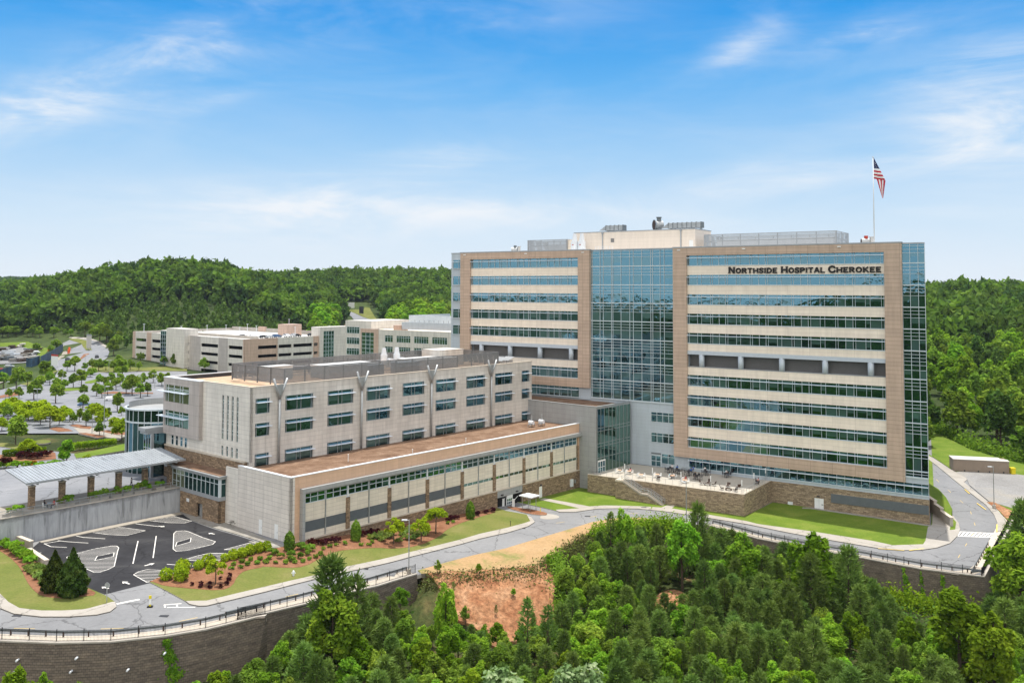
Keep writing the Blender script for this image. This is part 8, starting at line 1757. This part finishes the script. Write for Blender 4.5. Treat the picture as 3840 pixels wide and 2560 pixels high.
for p, r, w in ((t2(60, 785), 2.2, 'alone beside the middle cafe table'), (t2(1350, 915), 0, 'left of the first brown coffee table'), (t2(1555, 890), -1.6, 'behind the first brown coffee table'), (t2(1690, 945), 3.1, 'right of the first brown coffee table'), (t2(1950, 1060), .3, 'left of the second brown coffee table'), (t3(195, 700), -1.6, 'behind the second brown coffee table'), (t3(370, 795), 2.6, 'right of the second brown coffee table'), (t3(455, 720), 2.2, 'at the back near the terrace corner'), (t3(900, 630), 2.9, 'of the pair by the side railing')): put('lounge', p, RB+r, 'brown wicker armchair '+w, 'armchair')
put('coffee', t2(1510, 935), RB, 'low brown coffee table, left one of two', 'table'); put('coffee', t3(210, 768), RB, 'low brown coffee table, right one of two', 'table')
for p, w in ((t1(1275, 810), 'at the stair head'), (t1(2090, 945), 'left of the brown armchairs'), (t2(735, 905), 'beside the pair in white'), (t2(1610, 1030), 'between the armchair groups'), (t3(538, 840), 'at the terrace corner'), (t3(833, 650), 'along the side railing'), (t3(1117, 520), 'nearest the tower on the side railing')):
    o = empty('light_pole', p); tag(o, 'slim white topped light pole '+w, 'light pole'); mb = MB(); mb.tube((0, 0, 0), (0, 0, 1.5), .05, 8); mb.build('pole', 'galvanised', o); mb = MB(); mb.tube((0, 0, 1.5), (0, 0, 2.6), .10, 10); mb.build('lamp_shade', 'door_white', o)
sd = Vector((0, 0, .0)); bar_ = Vector((0, 0, .30))
for pose, p, rz, sh, lab, lh in [('seat', t1(1445, 750), 2.4, 'shirt_pink', 'person in a pink top sitting alone near the stair', True), ('seat', t2(475, 530)+bar_, -1.3, 'shirt_white', 'person in white at the far left tall table', False), ('seat', t2(625, 560)+bar_, -1.7, 'shirt_blue', 'person in blue at the second tall table', False), ('seat', t2(400, 735), .2, 'shirt_teal', 'person in pale teal at the cafe table', False), ('seat', t2(540, 730), 2.9, 'shirt_white', 'bare armed person with dark hair at the cafe table', True), ('seat', t2(795, 840), -.2, 'shirt_white', 'person in white with dark hair near the front rail', True), ('seat', t2(880, 830), 2.9, 'shirt_red', 'person with red brown hair near the front rail', True), ('seat', t2(1030, 640)+bar_, 2.6, 'shirt_blue', 'person in bright blue with their back turned', False), ('seat', t2(1095, 580)+bar_, -2.0, 'shirt_blue', 'person in blue facing the terrace wall table', False), ('stand', t2(1150, 765), -.8, 'shirt_black', 'person in black standing at the tall table', True), ('seat', t2(1440, 600)+bar_, -1.5, 'shirt_white', 'person in white close to the windows', True), ('seat', t2(2240, 660)+bar_, 2.8, 'shirt_black', 'person in black at the right most tall table', False), ('seat', t2(2065, 690)+bar_, -.3, 'shirt_white', 'person in white at the right most tall table', False), ('seat', t3(880, 620), .4, 'shirt_black', 'person in dark clothes by the side railing', False), ('seat', t3(940, 610), 2.9, 'shirt_pink', 'person in pink by the side railing', False)]:
    person(pose, p, RB+rz, sh, lab, lh)
pz = 4.52; q3 = lambda x, y: at(x/3.136, 1500+y/3.136, pz)
put('gt', q3(575, 1262), RA, 'small grey table under the canopy', 'table'); put('chair', q3(640, 1265), RA+pi, 'white chair under the canopy', 'chair'); put('chair', q3(520, 1270), RA, 'white chair under the canopy facing the other', 'chair')
person('seat', q3(520, 1270), RA, 'shirt_black', 'person in black sitting at the table under the canopy', True); person('seat', q3(635, 1265), RA+pi, 'shirt_red', 'person in dark red sitting under the canopy', True); person('stand', q3(1545, 1022), RA+2, 'shirt_white', 'person in grey walking under the canopy', False); person('stand', gup(1452/3.136, 1500+885/3.136)+Vector((0, 0, .1)), 1, 'shirt_red', 'person walking beside the rotunda', False)
for k, (x, y) in enumerate(((330, 1316), (334, 1317))): person('stand', gup(x, y)+Vector((0, 0, .2)), .5, 'shirt_white' if k else 'shirt_teal', ('worker in light clothes' if k else 'worker in a pale vest')+' standing by the pylon sign', False)
mb = MB(); mb.tube((0, 0, 0), (0, 0, 1.0), .28, 12, .3); mb.tube((0, 0, 1.0), (0, 0, 1.12), .33, 12, .2); o = mb.build('litter_bin', 'dark_metal'); o.location = q3(1905, 995); tag(o, 'dark round litter bin at the last canopy pier', 'bin')

# roof plant of the tower that stands free
for (u, n, w) in ((-100.6, -5, 'at the left end of the tower roof'), (-12.4, -6, 'near the flagpole, with a red cap')):
    o = empty('exhaust_fan', bw(u, n, 50.35), RB); tag(o, 'round steel exhaust fan '+w, 'exhaust fan'); mb = MB(); mb.tube((-.9, -.5, 1.0), (.9, .3, 1.0), .85, 16); mb.build('drum', 'galvanised', o); mb = MB(); mb.tube((-.95, -.52, 1.0), (-.91, -.50, 1.0), .72, 16); mb.build('inlet', 'wicker', o); mb = MB(); mb.tube((1.6, .2, 0), (1.6, .2, 2.0), .55, 12, .45); mb.tube((1.6, .2, 2.0), (1.6, .2, 2.2), .7, 12); mb.build('stack', 'plant_grey', o); o.scale = (.8, .8, .8); mb = MB(); mb.tube((.2, 0, 1.7), (.2, 0, 2.5), .5, 12); mb.build('cap', 'red_paint' if n == -6 else 'louvre_grey', o); mb = MB(); mb.box(-1, 1.2, -.4, .4, 0, .3); mb.build('skid', 'galvanised', o)
o = empty('cooling_stacks', bw(-81.6, -5.5, 50.35), RB); tag(o, 'pair of white tapered exhaust stacks before the penthouse', 'exhaust stacks')
for x in (-1.05, 1.05): mb = MB(); mb.tube((x, 0, .5), (x, 0, 2.6), .95, 18); mb.tube((x, 0, 2.6), (x, 0, 4.6), .72, 18, .42); mb.build('stack', 'white_metal', o); mb = MB(); mb.box(x-.2, x+.2, -.99, -.90, 1.6, 1.8); mb.build('badge', 'red_paint', o)
mb = MB(); mb.box(-2.4, 2.4, -1.1, 1.1, 0, .5); mb.build('skid', 'white_metal', o)
o = empty('roof_fan_unit', bw(-62.6, -12, 55.4), RB); tag(o, 'big steel fan drum with bell mouth on the penthouse roof', 'exhaust fan'); mb = MB(); mb.tube((-.3, -.7, 1.4), (.9, .6, 1.5), 1.05, 18); mb.tube((-.6, -1.0, 1.4), (-.3, -.7, 1.4), 1.35, 18, 1.05); mb.build('drum', 'galvanised', o); mb = MB(); mb.tube((-.62, -1.02, 1.4), (-.6, -1.0, 1.4), 1.2, 18); mb.build('inlet', 'wicker', o); mb = MB(); mb.tube((.3, 0, 2.4), (.3, 0, 3.2), .55, 12); mb.tube((.3, 0, 3.2), (.3, 0, 3.4), .7, 12); mb.build('cap', 'louvre_grey', o); mb = MB(); mb.tube((1, .4, .8), (5, .6, .8), .3, 10); mb.build('duct', 'white_metal', o)
mb = MB(); mb.box(-.6, .8, -.5, .5, 0, .5); mb.build('skid', 'galvanised', o)
for u, w, lab in ((-55.2, 4.2, 'long'), (-74.2, 2.4, 'shorter')):
    o = empty('roof_duct', bw(u, -12, 55.4), RB); tag(o, lab+' ribbed steel duct on the penthouse roof', 'duct'); mb = MB(); mb.box(-w, w, -1, 1, .4, 1.7); mb.face([(-w-2, -1, .4), (-w, -1, .4), (-w, -1, 1.7)]); mb.build('duct', 'galvanised', o); mb = MB()
    for x in np.arange(-w, w+.1, 1.2): mb.box(x-.05, x+.05, -1.1, 1.1, .35, 1.8)
    mb.build('ribs', 'louvre_grey', o); mb = MB()
    for x in (-w+.3, w-.3): mb.box(x-.06, x+.06, -.8, .8, 0, .4)
    mb.build('feet', 'galvanised', o)
o = empty('roof_guard', bw(-73.5, -4, 50.35), RB); tag(o, 'short white guard rail on the tower roof', 'railing'); mb = MB()
for x in np.arange(-2.4, 2.5, .8): mb.box(x-.04, x+.04, -.04, .04, 0, 1.1)
for z in (.55, 1.1): mb.box(-2.4, 2.4, -.03, .03, z-.03, z+.03)
mb.build('rails', 'white_metal', o)

# ------------------------------------------------------------------ summer air: far hills pale a little towards blue
def haze():
    M = bpy.data.materials.new('haze'); M.use_nodes = True; N = M.node_tree.nodes; L = M.node_tree.links
    for n in list(N): N.remove(n)
    out = N.new('ShaderNodeOutputMaterial'); v = N.new('ShaderNodeVolumePrincipled'); v.inputs['Color'].default_value = (.72, .84, 1, 1); v.inputs['Density'].default_value = .000045; v.inputs['Anisotropy'].default_value = .2; L.new(v.outputs[0], out.inputs['Volume']); MT['haze'] = M
    mb = MB(); mb.box(-2650, 2650, -950, 4050, -16, 78); o = mb.build('haze', 'haze'); tag(o, 'thin summer haze filling the air between the hills', 'haze', None, 'stuff')
haze()
